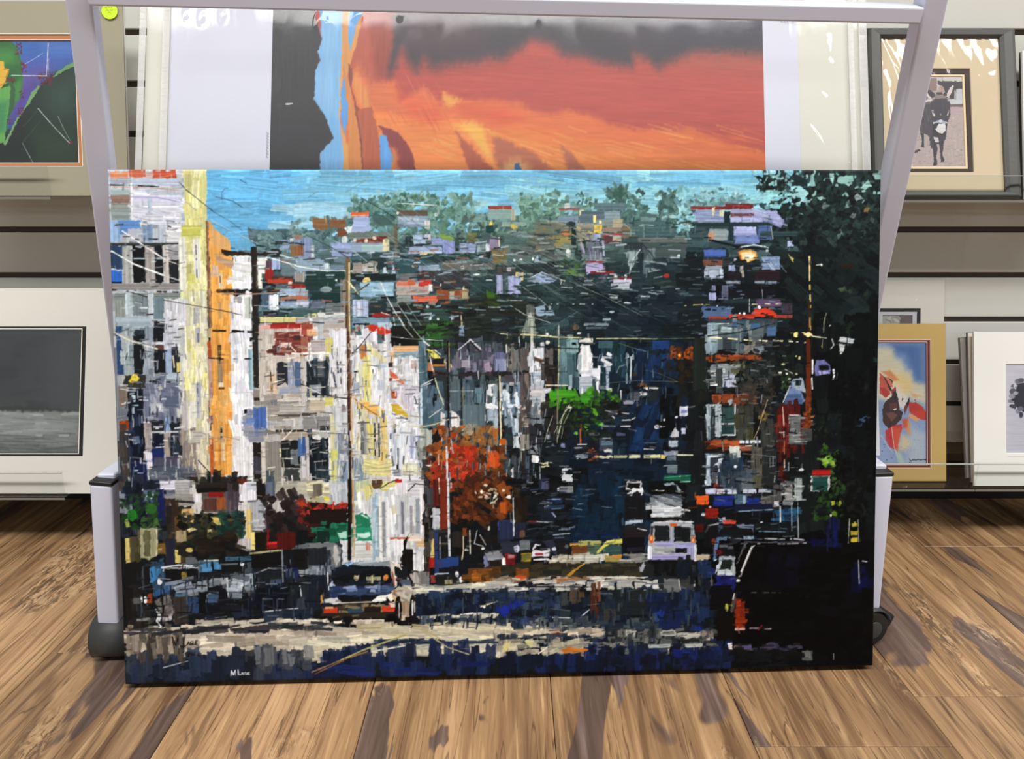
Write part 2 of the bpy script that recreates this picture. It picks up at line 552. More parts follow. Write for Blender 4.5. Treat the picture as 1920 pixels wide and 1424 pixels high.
f 100 430 560 560 20 90 30 0 6c8c7c 84a094 5c7c70
r 610 340 790 358 9a4848
r 660 300 710 340 b8c8c8
r 590 410 780 482 7c90a8
r 785 355 822 478 dcd4b0
r 780 370 1000 470 586c78
r 900 400 924 470 e0d090
r 900 300 1180 360 5c7880
r 990 370 1130 440 88a0ac
r 920 440 1120 520 7c8c84
r 1060 440 1150 510 a49c84
r 400 460 720 540 707868
r 350 540 720 680 56645c
f 380 470 730 680 30 100 26 6 6a7468 5a665c 7c8270 8a8050
e 670 548 38 24 c87848
r 560 580 720 660 8c8450
r 640 640 760 680 6c8478
r 715 490 755 660 1e2c30
e 715 478 40 26 28383a
r 760 470 910 620 8c8c7c
f 765 500 910 620 16 120 12 28 c0b070 9c9c88 7c8078
r 905 480 970 560 d8b850
e 958 465 12 20 f0e0b8
r 890 560 960 632 9cacc8
r 970 510 1140 545 8c7c6c
r 970 555 1240 582 9c4c40
r 970 582 1120 650 5a3c3c
r 1060 580 1140 622 b0a490
r 1130 500 1250 600 6c6454
l b0a890 5 1160,480 1230,540 1260,590
r 1210 460 1610 590 486868
f 1210 460 1691 600 26 70 16 90 50706c 3c5c5c 648480
r 1270 600 1691 640 6c7470
r 1150 640 1320 720 2c3c40
r 1310 650 1691 780 485858
p 8ca0a0 1150,720 1270,700 1270,780 1200,880 1180,760
l c8d4d0 8 1290,700 1230,780 1200,900
r 1270 720 1320 870 1e2e34
f 1320 700 1440 870 12 130 24 90 6c8084 586c70
r 790 620 960 640 1c2426
f 790 640 990 790 20 130 14 80 9c9cb8 6c6c84 2c3438 84849c
r 830 788 985 808 8c2838
p b0a8d4 840,805 950,805 1000,860 900,880 840,910
r 870 878 1072 904 8c2830
r 920 876 1000 888 e0d8d8
r 1060 930 1220 952 7c2034
r 1060 950 1216 990 b8b4c8
r 1040 985 1200 1030 a8b4bc
e 1085 925 16 22 e0e4e4
r 1155 910 1175 960 e0e0e4
f 760 910 1060 1000 26 50 14 0 8490a4 5c6878 3c4850
e 690 720 22 40 b0bcb8
e 690 705 20 14 dce8e8
p 3c6c34 650,860 740,850 830,900 700,920
b 600 790 830 920 26 44 34542c 486c34 2c4830
p 5c8430 650,870 720,870 770,910 680,910
f 240 640 640 780 30 110 24 8 56605c 646c68 444e4c
r 0 640 30 700 dce4ec
r 30 580 110 700 8c84a0
l e8dcb8 8 110,580 112,680
r 40 680 190 800 7c7048
r 0 700 40 760 1c2c2c
r 90 830 250 900 4c4c4c
e 238 778 10 9 f0f4f4
e 290 772 14 8 f0f4f4
e 392 768 10 14 e8f0f0
p a8bccc 400,790 430,735 445,780 470,790
r 170 835 210 870 c8c0cc
f 280 790 640 900 26 80 24 0 2c3838 364444 202c2c
r 242 876 310 952 e8d078
r 85 900 135 1070 a4acd0
r 135 890 185 1070 3c5458
r 182 900 290 1070 a8b0d8
p a0b4dc 340,940 460,890 600,950 520,975 400,970
l b8c8d4 9 340,940 465,882 660,960
r 620 950 660 990 d0d4c0
r 632 958 652 980 283030
f 260 980 680 1120 40 90 22 10 2c4444 243838 344c4c
p 3c6c20 0,1020 110,1080 120,1120 0,1080
f 0 1090 180 1180 14 80 26 10 34481c 2c3c20
r 330 1150 400 1300 5c6460
p 90a8bc 400,1180 520,1150 570,1250 420,1250
r 490 1150 520 1210 1c2424
p 8c948c 360,1210 400,1270 420,1400 290,1400 330,1290
p b0b8a8 365,1220 385,1260 400,1400 345,1400
l e8e8c8 7 75,1395 300,1412 540,1420
d c8ccc0 7 540,1150 700,1155 890,1158
l d0d4c8 6 170,1115 300,1120
r 1030 1095 1100 1116 a8b8b8
e 1180 1150 30 7 c0ccd0
e 1050 1225 22 10 a8c0c8
r 970 1280 1040 1300 98acb0
r 810 1320 1020 1342 7c949c
r 830 1352 960 1368 647c84
e 745 1352 22 24 9c7858
e 770 1404 14 10 e0e4e4
e 680 1412 14 10 e0e4e4
e 1505 925 26 18 9c3824
e 1610 755 14 12 d8e8e8
f 1380 780 1691 900 18 100 30 0 1e3038 283c44
x 0 560 700 760 44 360 3 28 .45 b8c0b0 161e1e 9098a8
x 150 760 700 1000 34 420 3 36 .45 b8c4c0 101818
x 500 900 1100 1200 24 500 3 30 .35 98a498 0c1414
l 283438 7 1300,640 1380,730 1460,860
l 9ca89c 5 300,1000 460,1120 540,1200
l c8d0c8 6 200,1160 320,1240 530,1310
l 101818 8 560,800 900,1040 1250,1230
l 8c9890 4 700,960 1000,1100 1300,1260
l 707c78 4 760,1220 560,1340
o 1280 310 4.45
b 0 180 160 560 60 60 98d0d8 84c0c8 a8d8dc 6ca8b0
b 120 190 380 340 36 44 5c8c90 78a8ac 486c70 8cbcc0
b 370 240 620 330 22 40 5c8088 7ca4a8
f 600 220 1080 360 40 110 26 -6 8cccd4 a4dadc 98d4d8 80c0c8
p 9ed6dc 950,180 1060,170 1100,240 1060,300 960,280
b 640 60 1120 180 40 44 9cd0d0 7cb4b4 2c4444 a8d8d8
b 820 280 1690 620 150 66 14201f 1c2c2a 101819 223432
b 1100 60 1700 400 130 70 1c2c2c 263a38 122020 304844
b 640 60 1700 330 46 40 8cc0bc a4d0cc 70a09c 9cc8c4
b 840 180 1000 290 16 34 1c3434 2c4848
p 8cbcb4 1350,100 1470,90 1480,140 1400,170 1340,140
p 9cccc4 1540,200 1600,130 1630,190 1580,220
p 8c9c9c 1480,280 1510,240 1560,290 1500,310
p 8cb0ac 1640,80 1700,70 1700,130 1660,140
p 9cc8c4 1280,70 1320,80 1310,170 1295,150
p 84b4b0 1120,90 1150,80 1160,180 1120,180
p 9cc0bc 1170,270 1250,280 1200,300
p 7c9894 1410,330 1440,300 1440,370 1410,370
p 6c8080 1210,360 1240,310 1280,350 1230,380
p 66726e 1440,440 1470,405 1505,430 1480,460
p 8c7044 1565,400 1580,355 1615,370 1600,412
p 445050 1615,490 1630,440 1650,470 1635,505
p 5c6c6c 1340,600 1360,530 1390,590 1350,640
p 101818 640,80 740,110 720,160 690,110
p 183030 1110,240 1080,120 1000,80 960,120
r 110 340 420 366 7c2828
l 9c3c38 10 120,355 340,345
r 400 320 640 368 782828
l 9c4038 10 480,335 600,345
r 145 366 395 480 8c9cc0
f 145 380 395 480 10 160 14 4 7c8cb0 9cacc8
p dcd8a8 290,350 325,350 300,430
r 355 372 395 430 c8d0b4
r 395 380 445 500 182c34
r 445 366 640 402 9ca8cc
r 445 402 650 436 7c4448
r 445 430 720 480 a4acd4
p 9ca4d0 650,370 830,380 890,470 880,510 800,500 780,440 650,430
f 640 380 880 500 12 130 12 20 8c98c8 acb4d8
r 110 480 780 515 24383c
r 100 520 250 600 3c5458
r 258 532 430 630 8c9ca0
r 260 560 310 640 c0906c
r 432 510 470 640 20343c
r 470 516 670 592 a4acd8
r 480 590 690 660 7488c4
r 670 510 800 630 50689c
r 690 560 1010 600 30484c
l b8c0c4 7 785,520 800,620
r 920 640 970 698 a8b4dc
e 985 660 24 22 101820
l 101c20 20 270,625 500,685 740,710
l c4d4d8 12 530,690 640,672 740,690
r 742 695 764 735 d0d8e0
l 1c2c30 9 700,700 870,725 940,790 1060,830
p c8b868 920,755 960,780 975,820 955,810
r 215 706 410 770 4c6cb8
r 215 775 440 850 30383c
r 215 795 380 850 80503c
r 222 845 382 955 8c9ca8
r 222 870 250 955 b4c0d0
r 355 870 382 950 b4c0d0
e 300 910 40 36 a8b4c4
e 482 795 12 12 a8b4cc
r 426 838 482 896 9cacd4
p e0a040 510,730 560,705 660,725 670,790 600,815 530,790
p f4e4a0 530,740 600,725 655,745 640,790 590,808 545,785
e 600 765 34 26 f8f0d0
l c04020 8 505,730 530,795
r 690 772 862 882 7c94b8
f 690 780 860 880 8 130 8 50 a0b4cc 6078a0
p a8a49c 515,880 545,840 565,950 545,945
r 405 975 525 1022 8c98a4
r 640 975 732 1018 7c8c98
r 735 982 830 1014 8894a4
r 410 900 530 975 201c24
r 640 890 860 975 2c1c24
r 380 1000 830 1130 10141c
r 285 1010 318 1060 7c84a4
r 258 1070 320 1140 a0a8d0
r 365 1010 420 1140 606880
r 320 1010 365 1160 080c12
r 650 1130 865 1200 5c4868
l 9ca0a8 6 705,1055 708,1130
d e0c880 7 60,1180 200,1172 330,1176
d e8d8a0 9 620,1176 880,1172 990,1162
l c8d0d8 9 330,1180 318,1222
l b8c0c8 7 598,1130 598,1240
r 190 1190 450 1282 4c6890
d 101420 14 230,1215 450,1210
r 250 1275 410 1296 b04030
p d83c20 600,1280 650,1215 760,1210 830,1270 830,1290
r 420 1260 640 1296 d04028
r 820 1270 960 1296 a04030
e 680 1204 12 14 ffffff
e 552 1252 12 12 ffffff
e 515 1252 8 8 f0f0f0
r 860 1170 960 1260 403848
r 240 1300 830 1424 3c4c54
r 240 1330 440 1424 708890
r 440 1320 580 1424 40607c
r 600 1340 700 1424 3c5878
r 740 1360 820 1424 405c84
l c8d8d8 8 245,1340 420,1335
l c89c50 14 1104,780 1105,900
l f0dc98 9 1102,780 1104,980
d d8c070 12 1105,1020 1108,1200
d b89848 12 1106,1200 1105,1400
l 3c2018 18 1095,1150 1095,1424
d 787868 8 1240,1260 1220,1340 1215,1424
p 3c4c38 1340,1050 1400,1030 1420,1070 1360,1080
e 1440 1075 18 14 344834
p 243428 1550,1100 1590,1060 1580,1150
b 1400 1340 1480 1420 10 40 14241c 1a2c20
l c8c8c0 7 1160,850 1210,845
e 1205 850 7 11 e8e8e0
b 1100 520 1680 1000 60 60 0e1618 141e1e 0a1012 182422
e 1420 860 60 24 281c14
o 210 600 4.45
r 60 0 120 420 2c4a74
r 110 0 210 420 8c9ca0
f 110 60 210 420 10 120 40 90 a0acaa 7c8c94 b0bcc0
r 200 70 300 420 1c2022
r 300 0 375 440 8894a0
f 300 40 375 430 8 120 40 90 9ca8b4 707c88 a8aeb8
r 370 0 465 410 181c22
r 350 140 470 166 d8dce0
r 360 166 470 210 5a3c34
r 465 0 600 400 c0c4d0
f 465 0 600 200 12 120 30 90 d4d6de b4b8c4 c8ccd4
r 465 200 520 410 9cb0cc
r 520 180 590 410 2c3038
r 560 310 600 400 c4bc60
r 590 0 650 900 cacbc8
f 590 100 650 900 14 130 30 90 d8d8d4 b4b8b8 c4c8c4
r 620 400 650 660 8c8c90
r 640 0 835 880 dcdab4
f 645 0 830 900 40 130 50 90 e0dcb8 d4cfa0 e6e4cc ccca9c e4e090
r 720 20 760 160 a8a8b0
d 444850 10 740,40 742,150
r 720 480 765 800 b0b4bc
d 5c6068 8 735,500 738,690
r 740 690 765 800 c8c8cc
r 820 30 870 110 a8987c
r 822 130 862 290 b05028
r 826 290 860 700 b49080
r 826 700 860 900 5c4848
f 826 290 860 900 12 60 26 90 c09888 a88070 88685c
r 862 0 1020 1280 eaa64a
f 862 100 1015 1280 40 160 34 90 f0b058 e49c40 e8ac54 f0b868 dc9448
r 905 170 935 310 5a4c34
r 905 310 945 520 988468
d 3c3020 10 918,180 920,400
r 910 490 950 530 e8dcc4
r 910 535 962 550 4a3018
r 920 570 1000 700 d0a868 .5
r 915 860 945 1010 c8b484
d 2c2420 14 930,880 930,960
r 930 1000 960 1160 d8c8a0
r 1020 0 1200 960 e2e6ec
f 1020 60 1190 940 30 140 50 90 eef0f4 d6dae4 e6eaea dcdee8
l c0c4c0 5 1020,575 1190,580
r 1165 210 1200 560 90b0bc
r 1020 940 1200 1424 dedee0
f 1020 940 1200 1424 14 120 40 90 eaeaec ccccd0 d8d8dc
r 1200 0 1255 545 2c2a26
r 1200 545 1270 700 8c847c
r 1200 625 1255 650 201c18
r 1250 100 1280 700 e8e4dc
r 1200 700 1310 960 4a70b8
r 1110 700 1200 960 9ca0a8
f 1120 740 1300 980 16 120 30 0 5c7cc0 8890a8 a0a4b0
p dce0e8 1110,700 1200,700 1200,715 1130,720 1130,780 1110,780
r 1122 722 1145 760 14181c
r 1150 900 1300 1000 8c90a0
l e4e4e0 9 1310,700 1312,860 1300,960
r 1195 1000 1262 1424 201c18
r 1200 1120 1262 1280 40404c
r 1262 1000 1295 1424 d0c8bc
p 201c1a 1175,110 1200,110 1200,140 1180,140
d 1c1816 17 870,50 1200,66 1460,74
l b8b8a8 14 50,60 200,130 410,205
l e8ecdc 8 60,70 200,140 400,200
d 303438 13 410,205 640,255 830,270
d 1c1816 11 830,282 950,292 1200,294
l 1c1c1c 9 1245,300 1340,375 1400,405
l 1c2024 14 1330,365 1350,385
l 303030 8 1490,460 1560,500 1691,555
l ecece8 9 1250,295 1691,305
r 65 420 130 510 a0a4a4
r 110 420 310 530 343430
p d8c030 160,470 200,405 245,440 240,480 180,490
e 210 440 30 30 e8d040
r 300 415 600 490 8894a0
r 470 410 580 460 a8bcc8
d 1c2024 16 330,475 600,488
r 290 490 590 620 707890
f 290 490 600 800 24 120 60 90 788098 606880 8890a0 9498a8
p c8c8a0 400,545 420,500 440,545
r 70 510 160 700 807468
r 70 700 160 800 6c7480
r 75 800 160 890 a04418
r 80 890 160 1424 3a3838
f 80 900 160 1424 8 120 50 90 403c3c 2c3038 4c4440
r 160 530 290 1424 131a28
f 160 560 290 1400 20 110 40 90 101828 1c2c44 243450 0c1220
p b8ccd4 180,590 215,595 210,650 190,640
r 185 670 240 685 8cacb8
r 185 690 205 750 b0c4d0
r 180 940 250 1000 5c6c84
r 330 660 450 740 b0b8c0
r 370 665 425 720 d4d8dc
r 290 620 330 780 747c98
r 450 600 580 700 5c6880
r 330 800 450 920 24262c
r 345 910 450 1050 12182c
r 345 1040 450 1180 1a2a64
r 455 780 500 900 88a4d0
r 450 900 500 1200 a0948c
r 500 820 605 1120 202830
f 500 820 605 1110 8 140 30 90 1c242c 2c3440
r 340 898 610 914 b8bcc0
r 290 810 345 1060 a89c9c
f 290 830 345 1200 8 100 30 90 b4a8a4 948c90
r 295 1070 350 1220 dcd8e4
r 350 1120 600 1220 4c4c60
r 600 780 720 1290 8c807c
f 600 880 740 1290 16 140 34 90 8c7c74 787070 a09488
r 600 640 660 900 b8b4b8
r 640 900 780 1000 b8b8ac
r 650 640 720 880 d8d8cc
r 720 1000 760 1170 d0c8b4
r 760 950 830 1280 cfc8ac
f 760 940 830 1280 8 120 30 90 d8d0b0 bcb498
r 832 960 865 1280 b85420
f 832 960 865 1280 6 60 26 90 8c4020 c87030
l 24282c 9 735,1150 780,1200 830,1255
l 9c8c70 6 640,905 760,915 870,960 1010,985
l 8c7c60 5 870,1000 950,950 1080,980
r 320 1220 620 1424 5a6270
f 320 1220 640 1400 14 140 60 0 5c6474 4c5868 686c7c
r 170 1140 305 1424 16224c
r 410 1320 570 1390 d8d8e4
r 540 1312 660 1424 a8a8a8
p 2c2824 570,1290 1140,1290 1140,1424 720,1424 700,1320
f 700 1290 1140 1424 18 120 50 90 2c2c28 403c34 1c1c1c
r 1060 1310 1140 1400 6c3018
r 740 1390 1060 1424 141414
r 85 1370 400 1424 243048
r 120 1380 280 1400 c0c4cc
r 1255 0 1691 640 c4bcb4
r 1330 0 1691 40 9c2420
r 1260 10 1350 40 d8a098
r 1250 90 1400 620 c8c0b4
f 1260 120 1400 620 16 120 40 90 d4ccc4 b4aca4 c0b8b0
r 1330 420 1395 600 d8bca0
d 4a3828 12 1345,400 1355,560
r 1380 70 1691 250 7c3c34
f 1370 90 1691 260 20 110 34 0 94483c 6c302c a86c5c 583434
r 1430 160 1530 200 d4b0a8
r 1540 100 1640 140 4c2c2c
l e8e0d8 8 1410,190 1500,170 1560,240
r 1590 40 1691 80 d8a078
l f0ece4 10 1530,250 1691,262
r 1400 320 1490 530 282c34
r 1490 320 1560 540 9ca4bc
r 1550 320 1610 540 4c6488
r 1610 280 1650 640 d0d0cc
r 1650 320 1691 560 2c3840
r 1400 540 1600 620 a0a8b8
r 1280 600 1691 780 a49c94
f 1280 600 1691 980 44 150 30 0 b0a8a0 8c8884 9c948c c4bcb0 78746c
r 1395 640 1691 660 d0ccc4
r 1410 680 1640 760 acaca4
r 1380 770 1691 790 50504c
r 1380 900 1660 920 2c2c28
r 1420 920 1691 980 a89c8c
l e8e4d8 9 1290,1120 1390,1030 1480,950 1520,905
r 1300 990 1430 1424 8c8880
r 1430 980 1590 1230 1c2020
r 1505 1060 1570 1200 6c7478
r 1440 1230 1590 1340 3c4040
r 1570 970 1640 1130 4870a8
r 1640 970 1680 1130 b0bccc
r 1590 1130 1670 1280 ccc8c8
r 1660 1160 1691 1340 202c34
r 1300 1240 1370 1380 40505c
r 1600 1290 1670 1400 d4d0c4
r 1390 1350 1691 1424 b4b8a4
o 570 600 4.45
f 0 0 480 1424 70 130 44 90 c8ccd0 d8dade b4bcc4 e0e0e0
r 0 0 110 100 a84c3c
r 50 50 140 110 e0b088
r 0 110 60 280 a06050
r 75 140 215 240 b0a8a8
r 205 120 270 280 cfc878
r 270 40 385 300 dadce4
r 0 245 240 262 e8e8e0
r 45 310 225 620 242c34
f 50 320 225 620 16 100 30 90 1c242c 303c48 48545c
r 140 320 190 460 586068
r 60 520 170 590 909ca8
r 0 310 40 720 bcb8b4
r 240 240 385 610 d8d8dc
d 3c4454 14 300,300 310,420
d 4c5464 14 270,420 290,540
d 4c5464 12 330,330 335,560
r 50 630 240 650 dcdccc
r 190 630 270 700 cfca70
r 60 650 200 760 c4b8a4
r 0 760 130 784 4c4440
r 0 790 270 900 8c8c8c
l e8e8e8 9 20,905 240,920
r 150 870 240 910 2c2c2c
r 240 780 275 1424 d4d0a0
r 275 700 385 960 c8ccd0
r 335 690 365 760 8c8488
r 60 965 225 1340 141c24
f 60 970 225 1340 14 140 30 90 101820 202c34 2c3c44
l d8dcdc 8 90,1010 150,1005
r 225 970 245 1290 e0e0e0
r 0 960 35 1120 3c5c98
r 35 960 62 1340 c4c0c0
r 0 1130 62 1300 ccc8cc
r 300 930 385 1120 788090
f 290 960 385 1150 8 120 26 90 8890a0 a8b0b8
r 240 1070 300 1170 ccd070
r 245 1180 290 1424 c8ca80
r 320 1160 385 1424 7c90a4
r 0 1300 80 1424 b8b4b4
r 80 1350 250 1372 e8e4d0
r 90 1370 190 1424 6c6c68
r 160 1380 240 1424 c8c060
r 412 100 640 640 d8dce0
r 430 140 500 400 dcdee2
f 415 160 590 1100 44 140 40 90 e0e2e4 ccd0d4 e6e4cc c8d0d8
r 495 180 550 310 d08850
r 510 40 640 180 d8d8e0
r 520 300 580 680 d4cc78
f 520 300 580 680 10 120 30 90 d8d080 ccc468 e0dc98
r 440 408 480 422 181c20
r 440 500 490 600 a0a8b4
p d8d4a0 550,160 600,200 700,300 710,350 640,310 560,240
p b8b4b8 560,140 640,190 720,290 700,290 600,190
r 590 360 730 700 dfe2e6
f 600 370 730 700 16 120 30 90 e8eaec d0d4dc dcdee0
p b0c4e0 600,360 690,360 720,380 650,390
r 640 480 690 580 c4ccd8
r 640 0 770 40 a8bccc
r 700 30 750 280 c4c4cc
r 680 100 700 160 3c3c3c
r 690 160 720 290 e4e4e8
p d83c24 560,40 600,20 680,50 780,70 760,90 690,110 640,60
e 600 45 36 30 c83020
l 2c2828 8 590,80 500,190 430,260
r 750 30 1050 210 1c201c
r 755 130 930 200 101414
f 1000 60 1240 200 20 100 24 0 244c20 306428 1e3c1c
r 770 200 990 260 d8a878
r 745 230 780 350 e0b488
r 780 250 1000 300 7c9cac
r 770 300 1000 560 dadce0
f 780 310 990 550 16 120 40 90 e4e4e6 ccd0d6 c8c8d0
r 920 320 970 400 b8a8a0
r 730 345 768 380 382820
p d86848 735,400 800,450 885,540 820,510 750,470
r 735 470 760 500 7c4430
p e4e4e4 780,510 960,590 960,620 860,590 780,550
r 780 550 1000 760 c8c4d4
f 780 560 990 740 14 110 40 90 d8d8e0 b8b4c4 c4c0cc
r 752 580 800 650 b85830
r 760 590 790 600 702c18
p f0b858 480,650 600,690 690,740 690,830 620,790 500,740
p e8c880 430,640 520,680 560,760 480,740
l 8c5c34 7 440,640 560,740 640,790
r 690 680 760 830 e4e4e4
p cfb030 755,690 820,700 890,790 880,810 760,760
p e8ecf0 755,760 890,815 890,850 755,800
l 7880b0 12 760,775 885,825
r 480 800 620 1140 d0ccb0
f 480 820 720 1150 40 150 26 90 dcd8b0 c8c49c e4e0c8 d4c870 b8b8b0
r 495 830 525 1120 6c7478
r 520 840 545 1120 9c9c94
r 560 860 600 1130 d4c868
r 605 850 620 1130 383430
r 640 850 655 1170 383430
r 620 850 640 1130 d0c8b0
r 660 800 720 1150 e0c474
r 720 840 1010 1424 dcdee2
f 720 850 1000 1200 36 160 30 90 e8eaee d4d8e0 c4ccd8 e4e6e4
r 770 860 790 940 585c64
r 800 880 860 1060 d0d8e0
r 905 930 940 1160 b0b8d8
f 900 930 990 1170 12 150 14 90 8c94b8 c8ccdc a8b0cc
r 740 1070 750 1100 101418
d 383c40 8 720,1130 780,1130
l 282c30 8 805,1070 805,1240
r 790 1205 804 1250 1c2024
r 430 1160 510 1424 8094a4
f 430 1170 510 1424 8 140 30 90 7088a0 8c9cac 9caab4
r 500 1160 760 1300 dcd490
l a8a078 5 510,1180 640,1210 760,1190
l a8a078 5 510,1210 650,1240 760,1220
r 640 1140 700 1200 e0c880
r 760 1250 830 1310 a0a4b0
r 830 1200 1000 1290 d8dab8
r 580 1310 740 1350 c0b4b0
l ecece8 10 745,1305 870,1325
r 590 1350 660 1400 5c4428
p d8d080 650,1424 660,1360 780,1350 760,1390 700,1424
r 780 1330 838 1362 b82820
r 775 1362 840 1424 e4e4e8
r 840 1320 1040 1424 d8d8dc
l 303438 7 660,1400 730,1365 800,1340
l 404448 7 900,1424 960,1370 1040,1400
r 985 160 1060 560 54707c
f 985 160 1060 880 20 150 30 90 607c88 48606c 7c949c 3c5460
r 1000 560 1100 900 5c7488
f 1000 550 1220 900 36 120 40 90 607888 506878 708898 44606c
r 990 560 1012 880 c0d0dc
r 960 1000 1090 1140 a8b0a8
r 1010 900 1090 1060 a8b0a8
r 970 1060 1060 1180 90988c
r 1000 1160 1060 1424 3c3c38
f 1000 1060 1100 1424 14 80 30 90 50504c 686860 2c2c2a
p d8d060 1050,225 1100,240 1240,360 1180,330 1100,300
l e8e8dc 9 1030,165 1170,280
r 1100 310 1205 360 1c1c1c
r 1090 360 1210 380 b87838
r 1060 340 1100 420 c88050
l e0dcd0 10 1080,290 1100,400 1120,450
p d8d090 1250,350 1290,410 1250,420
r 1100 380 1240 450 34444c
f 1240 220 1691 440 40 90 40 90 585868 6c6c80 484858 7c7890 404450
r 1340 330 1420 390 98909c
p a890a8 1510,420 1540,360 1570,340 1600,400 1590,430
r 1620 260 1691 430 64688c
r 1300 250 1340 400 6c6878
l c8c8cc 12 1320,240 1420,155 1510,240
l 1c1c20 10 1420,170 1490,250
f 1060 200 1240 260 6 60 20 0 282c28 1c201c
r 1100 430 1691 465 30262a
f 1090 430 1691 475 20 60 20 0 241c20 3c3034
f 1240 470 1540 900 40 140 36 90 4c606c 3c4c58 607480 586c70
r 1240 480 1330 760 586c74
r 1340 480 1350 900 1c2024
l 8c8c5c 6 1352,560 1352,880
r 1550 480 1560 890 14181c
r 1560 500 1650 720 4c5c5c
p e0e4e4 1560,530 1640,545 1620,600 1600,640 1560,620
p e8ecec 1530,700 1691,700 1691,745 1540,740
r 1555 740 1640 860 a0b4c0
l f0f0f0 8 1555,500 1550,700 1555,860
r 1620 570 1650 700 d4d8d8
l d8d8b8 7 1656,480 1656,1050
l 101418 12 1650,470 1650,1000
l b8c0bc 6 1240,590 1440,590
r 1450 560 1530 700 64808c
r 1350 700 1540 900 5c7078
p d8d4d4 1165,770 1200,780 1200,1000 1170,1030
p dcd8d8 1245,750 1320,800 1330,900 1250,900
r 1195 470 1240 760 2c3434
l 1c1818 18 1232,170 1228,480 1230,1050
l d8c890 5 1240,180 1240,420
l 303030 9 1085,462 1690,440
l d8dcd8 9 905,520 990,545 1100,490
l c8d4d8 8 1000,550 1080,520
l d8dca8 10 1120,480 1150,590 1190,700
l c0ccd0 8 1180,730 1070,810
l 201c1c 10 1180,820 1300,815
l c8c890 8 890,880 1000,890 1110,870 1230,830
l d8dcdc 4 750,120 900,140 1190,160
l c8ccc8 5 850,20 940,130
l b8bcb8 6 900,0 1000,130 1080,200
d c8b878 10 1350,0 1360,120
r 1330 30 1355 130 8098b0
f 1060 1140 1250 1424 40 80 40 60 7c2c1c 94341c 5c2018 3c2018
b 1080 900 1691 1424 190 80 8c4c1c a05820 7c3c18 6c3414 b86428 94441a
b 1220 1060 1460 1400 90 76 b83018 c83c18 a02c18 d04820 8c2814
b 1090 1180 1260 1424 40 60 a0281c b0301c 7c1c18
b 1300 900 1640 1040 46 70 98622c 8c7040 7c5830 a87840
b 1480 1060 1691 1424 50 80 6c3818 582c14 8c4c20 4c2812
b 1540 1080 1640 1230 14 60 d85018 e06020 c84818
p d85820 1540,1070 1600,1120 1630,1190 1590,1210 1560,1150
p 9c3818 1250,940 1310,940 1290,1000 1260,980
b 1420 1290 1600 1424 24 60 34200f 281a10 482c14
b 1340 880 1460 960 16 50 a8a088 8c8470
l d8d4d8 16 1210,1060 1215,1250 1212,1424
d 241c1c 14 1235,900 1230,1424
d d8d4d8 9 1250,900 1246,1100
l e0dcd0 9 1142,1130 1144,1210
l e0dcd0 7 1144,1330 1146,1424
e 1060 1216 24 7 d8d8d8
r 740 340 770 350 3a2a22
l 54382c 26 398,80 396,620
l 4c2c22 26 398,620 398,900
l 36281f 24 400,880 402,1424
d a0622c 10 412,100 418,640
l d8a460 10 415,640 420,900 424,1424
l 302420 9 0,515 130,580 280,630 390,642
l e0e0dc 9 20,530 160,595
o 930 600 4.45
f 0 0 260 260 30 90 40 90 202a30 182226 2c3438
r 20 260 130 430 64688c
r 25 320 110 430 8890b4
r 130 230 220 430 707478
f 130 240 300 430 14 140 36 90 646460 7c7870 4c4c4a
r 220 230 305 430 5c5450
r 0 430 310 470 242224
r 100 460 310 520 4c4850
p 788478 285,0 350,0 385,120 260,120
r 320 0 345 240 a8b0a0
p d8dce0 330,160 360,230 420,240 430,400 440,480 400,440 310,450 310,260
f 310 250 430 460 14 110 40 90 e0e4ea c4c8d0 d0d4dc
p 5c4430 345,310 435,330 435,360 345,345
r 430 230 510 400 605c5c
r 440 400 500 600 38302c
l 4c2c18 20 470,520 470,590
r 315 440 435 560 a8b8c8
f 310 450 435 720 20 90 30 0 b8c0c8 98a8b8 c8c8cc a0a4ac
r 310 560 430 640 c0bcc0
r 320 640 440 740 a8b4bc
p c8ccd0 400,640 440,560 440,720 410,700
r 315 740 420 880 7c8890
f 310 740 420 900 12 90 26 90 7c848c 9c9a9c 5c646c
r 380 760 415 800 c8bcb4
r 190 520 300 550 d8dce0
r 135 520 180 550 a8a8a8
r 0 540 50 1000 8c98a4
f 0 560 230 950 40 130 30 90 94a8b4 7088a0 a8b8c4 5c7080 c8d4dc
p d8e4ec 80,600 100,575 135,620 150,700 190,720 130,745 100,680
p d8e4ec 180,610 205,600 225,700 220,900 205,760 180,720
l e8ecf0 26 0,720 80,745
p c0d0d8 180,830 210,830 215,950 180,940
p c0c8cc 170,980 210,980 220,1080 170,1080
r 230 480 310 900 544c4c
f 225 480 305 1000 18 120 30 90 5c5450 403c3c 746a64
f 225 720 300 900 14 30 20 0 9c948c b4a8a0 6c645c
r 225 960 300 1110 8c8880
p c8d0cc 245,1080 295,1095 290,1110 250,1095
r 0 900 50 1000 b86c28
r 300 880 420 1060 2c2c34
r 310 1060 390 1130 7c8088
r 318 1138 378 1208 e4e8ec
r 240 1120 300 1424 4c5c70
f 160 1100 310 1424 16 100 26 90 302c2c 201e22 44484c
l a8b0a0 7 235,1100 232,1190
f 420 380 540 1000 20 120 40 90 2c2826 382e28 201e1e
r 560 150 700 560 5c7c80
f 560 160 720 560 24 130 36 90 648488 507078 84a0a4 486468
r 620 160 720 280 7ca0a0
r 620 280 700 560 44646c
r 640 480 730 580 384c58
p e8eaec 740,225 800,225 835,290 840,420 740,420 730,320
f 735 240 835 420 10 120 40 90 f0f0f0 dcdee0
r 725 160 845 190 dcdcd4
r 760 195 840 215 1c2c30
r 665 190 705 212 080c10
r 720 290 745 460 a8bcc4
r 740 410 920 480 c8ccd4
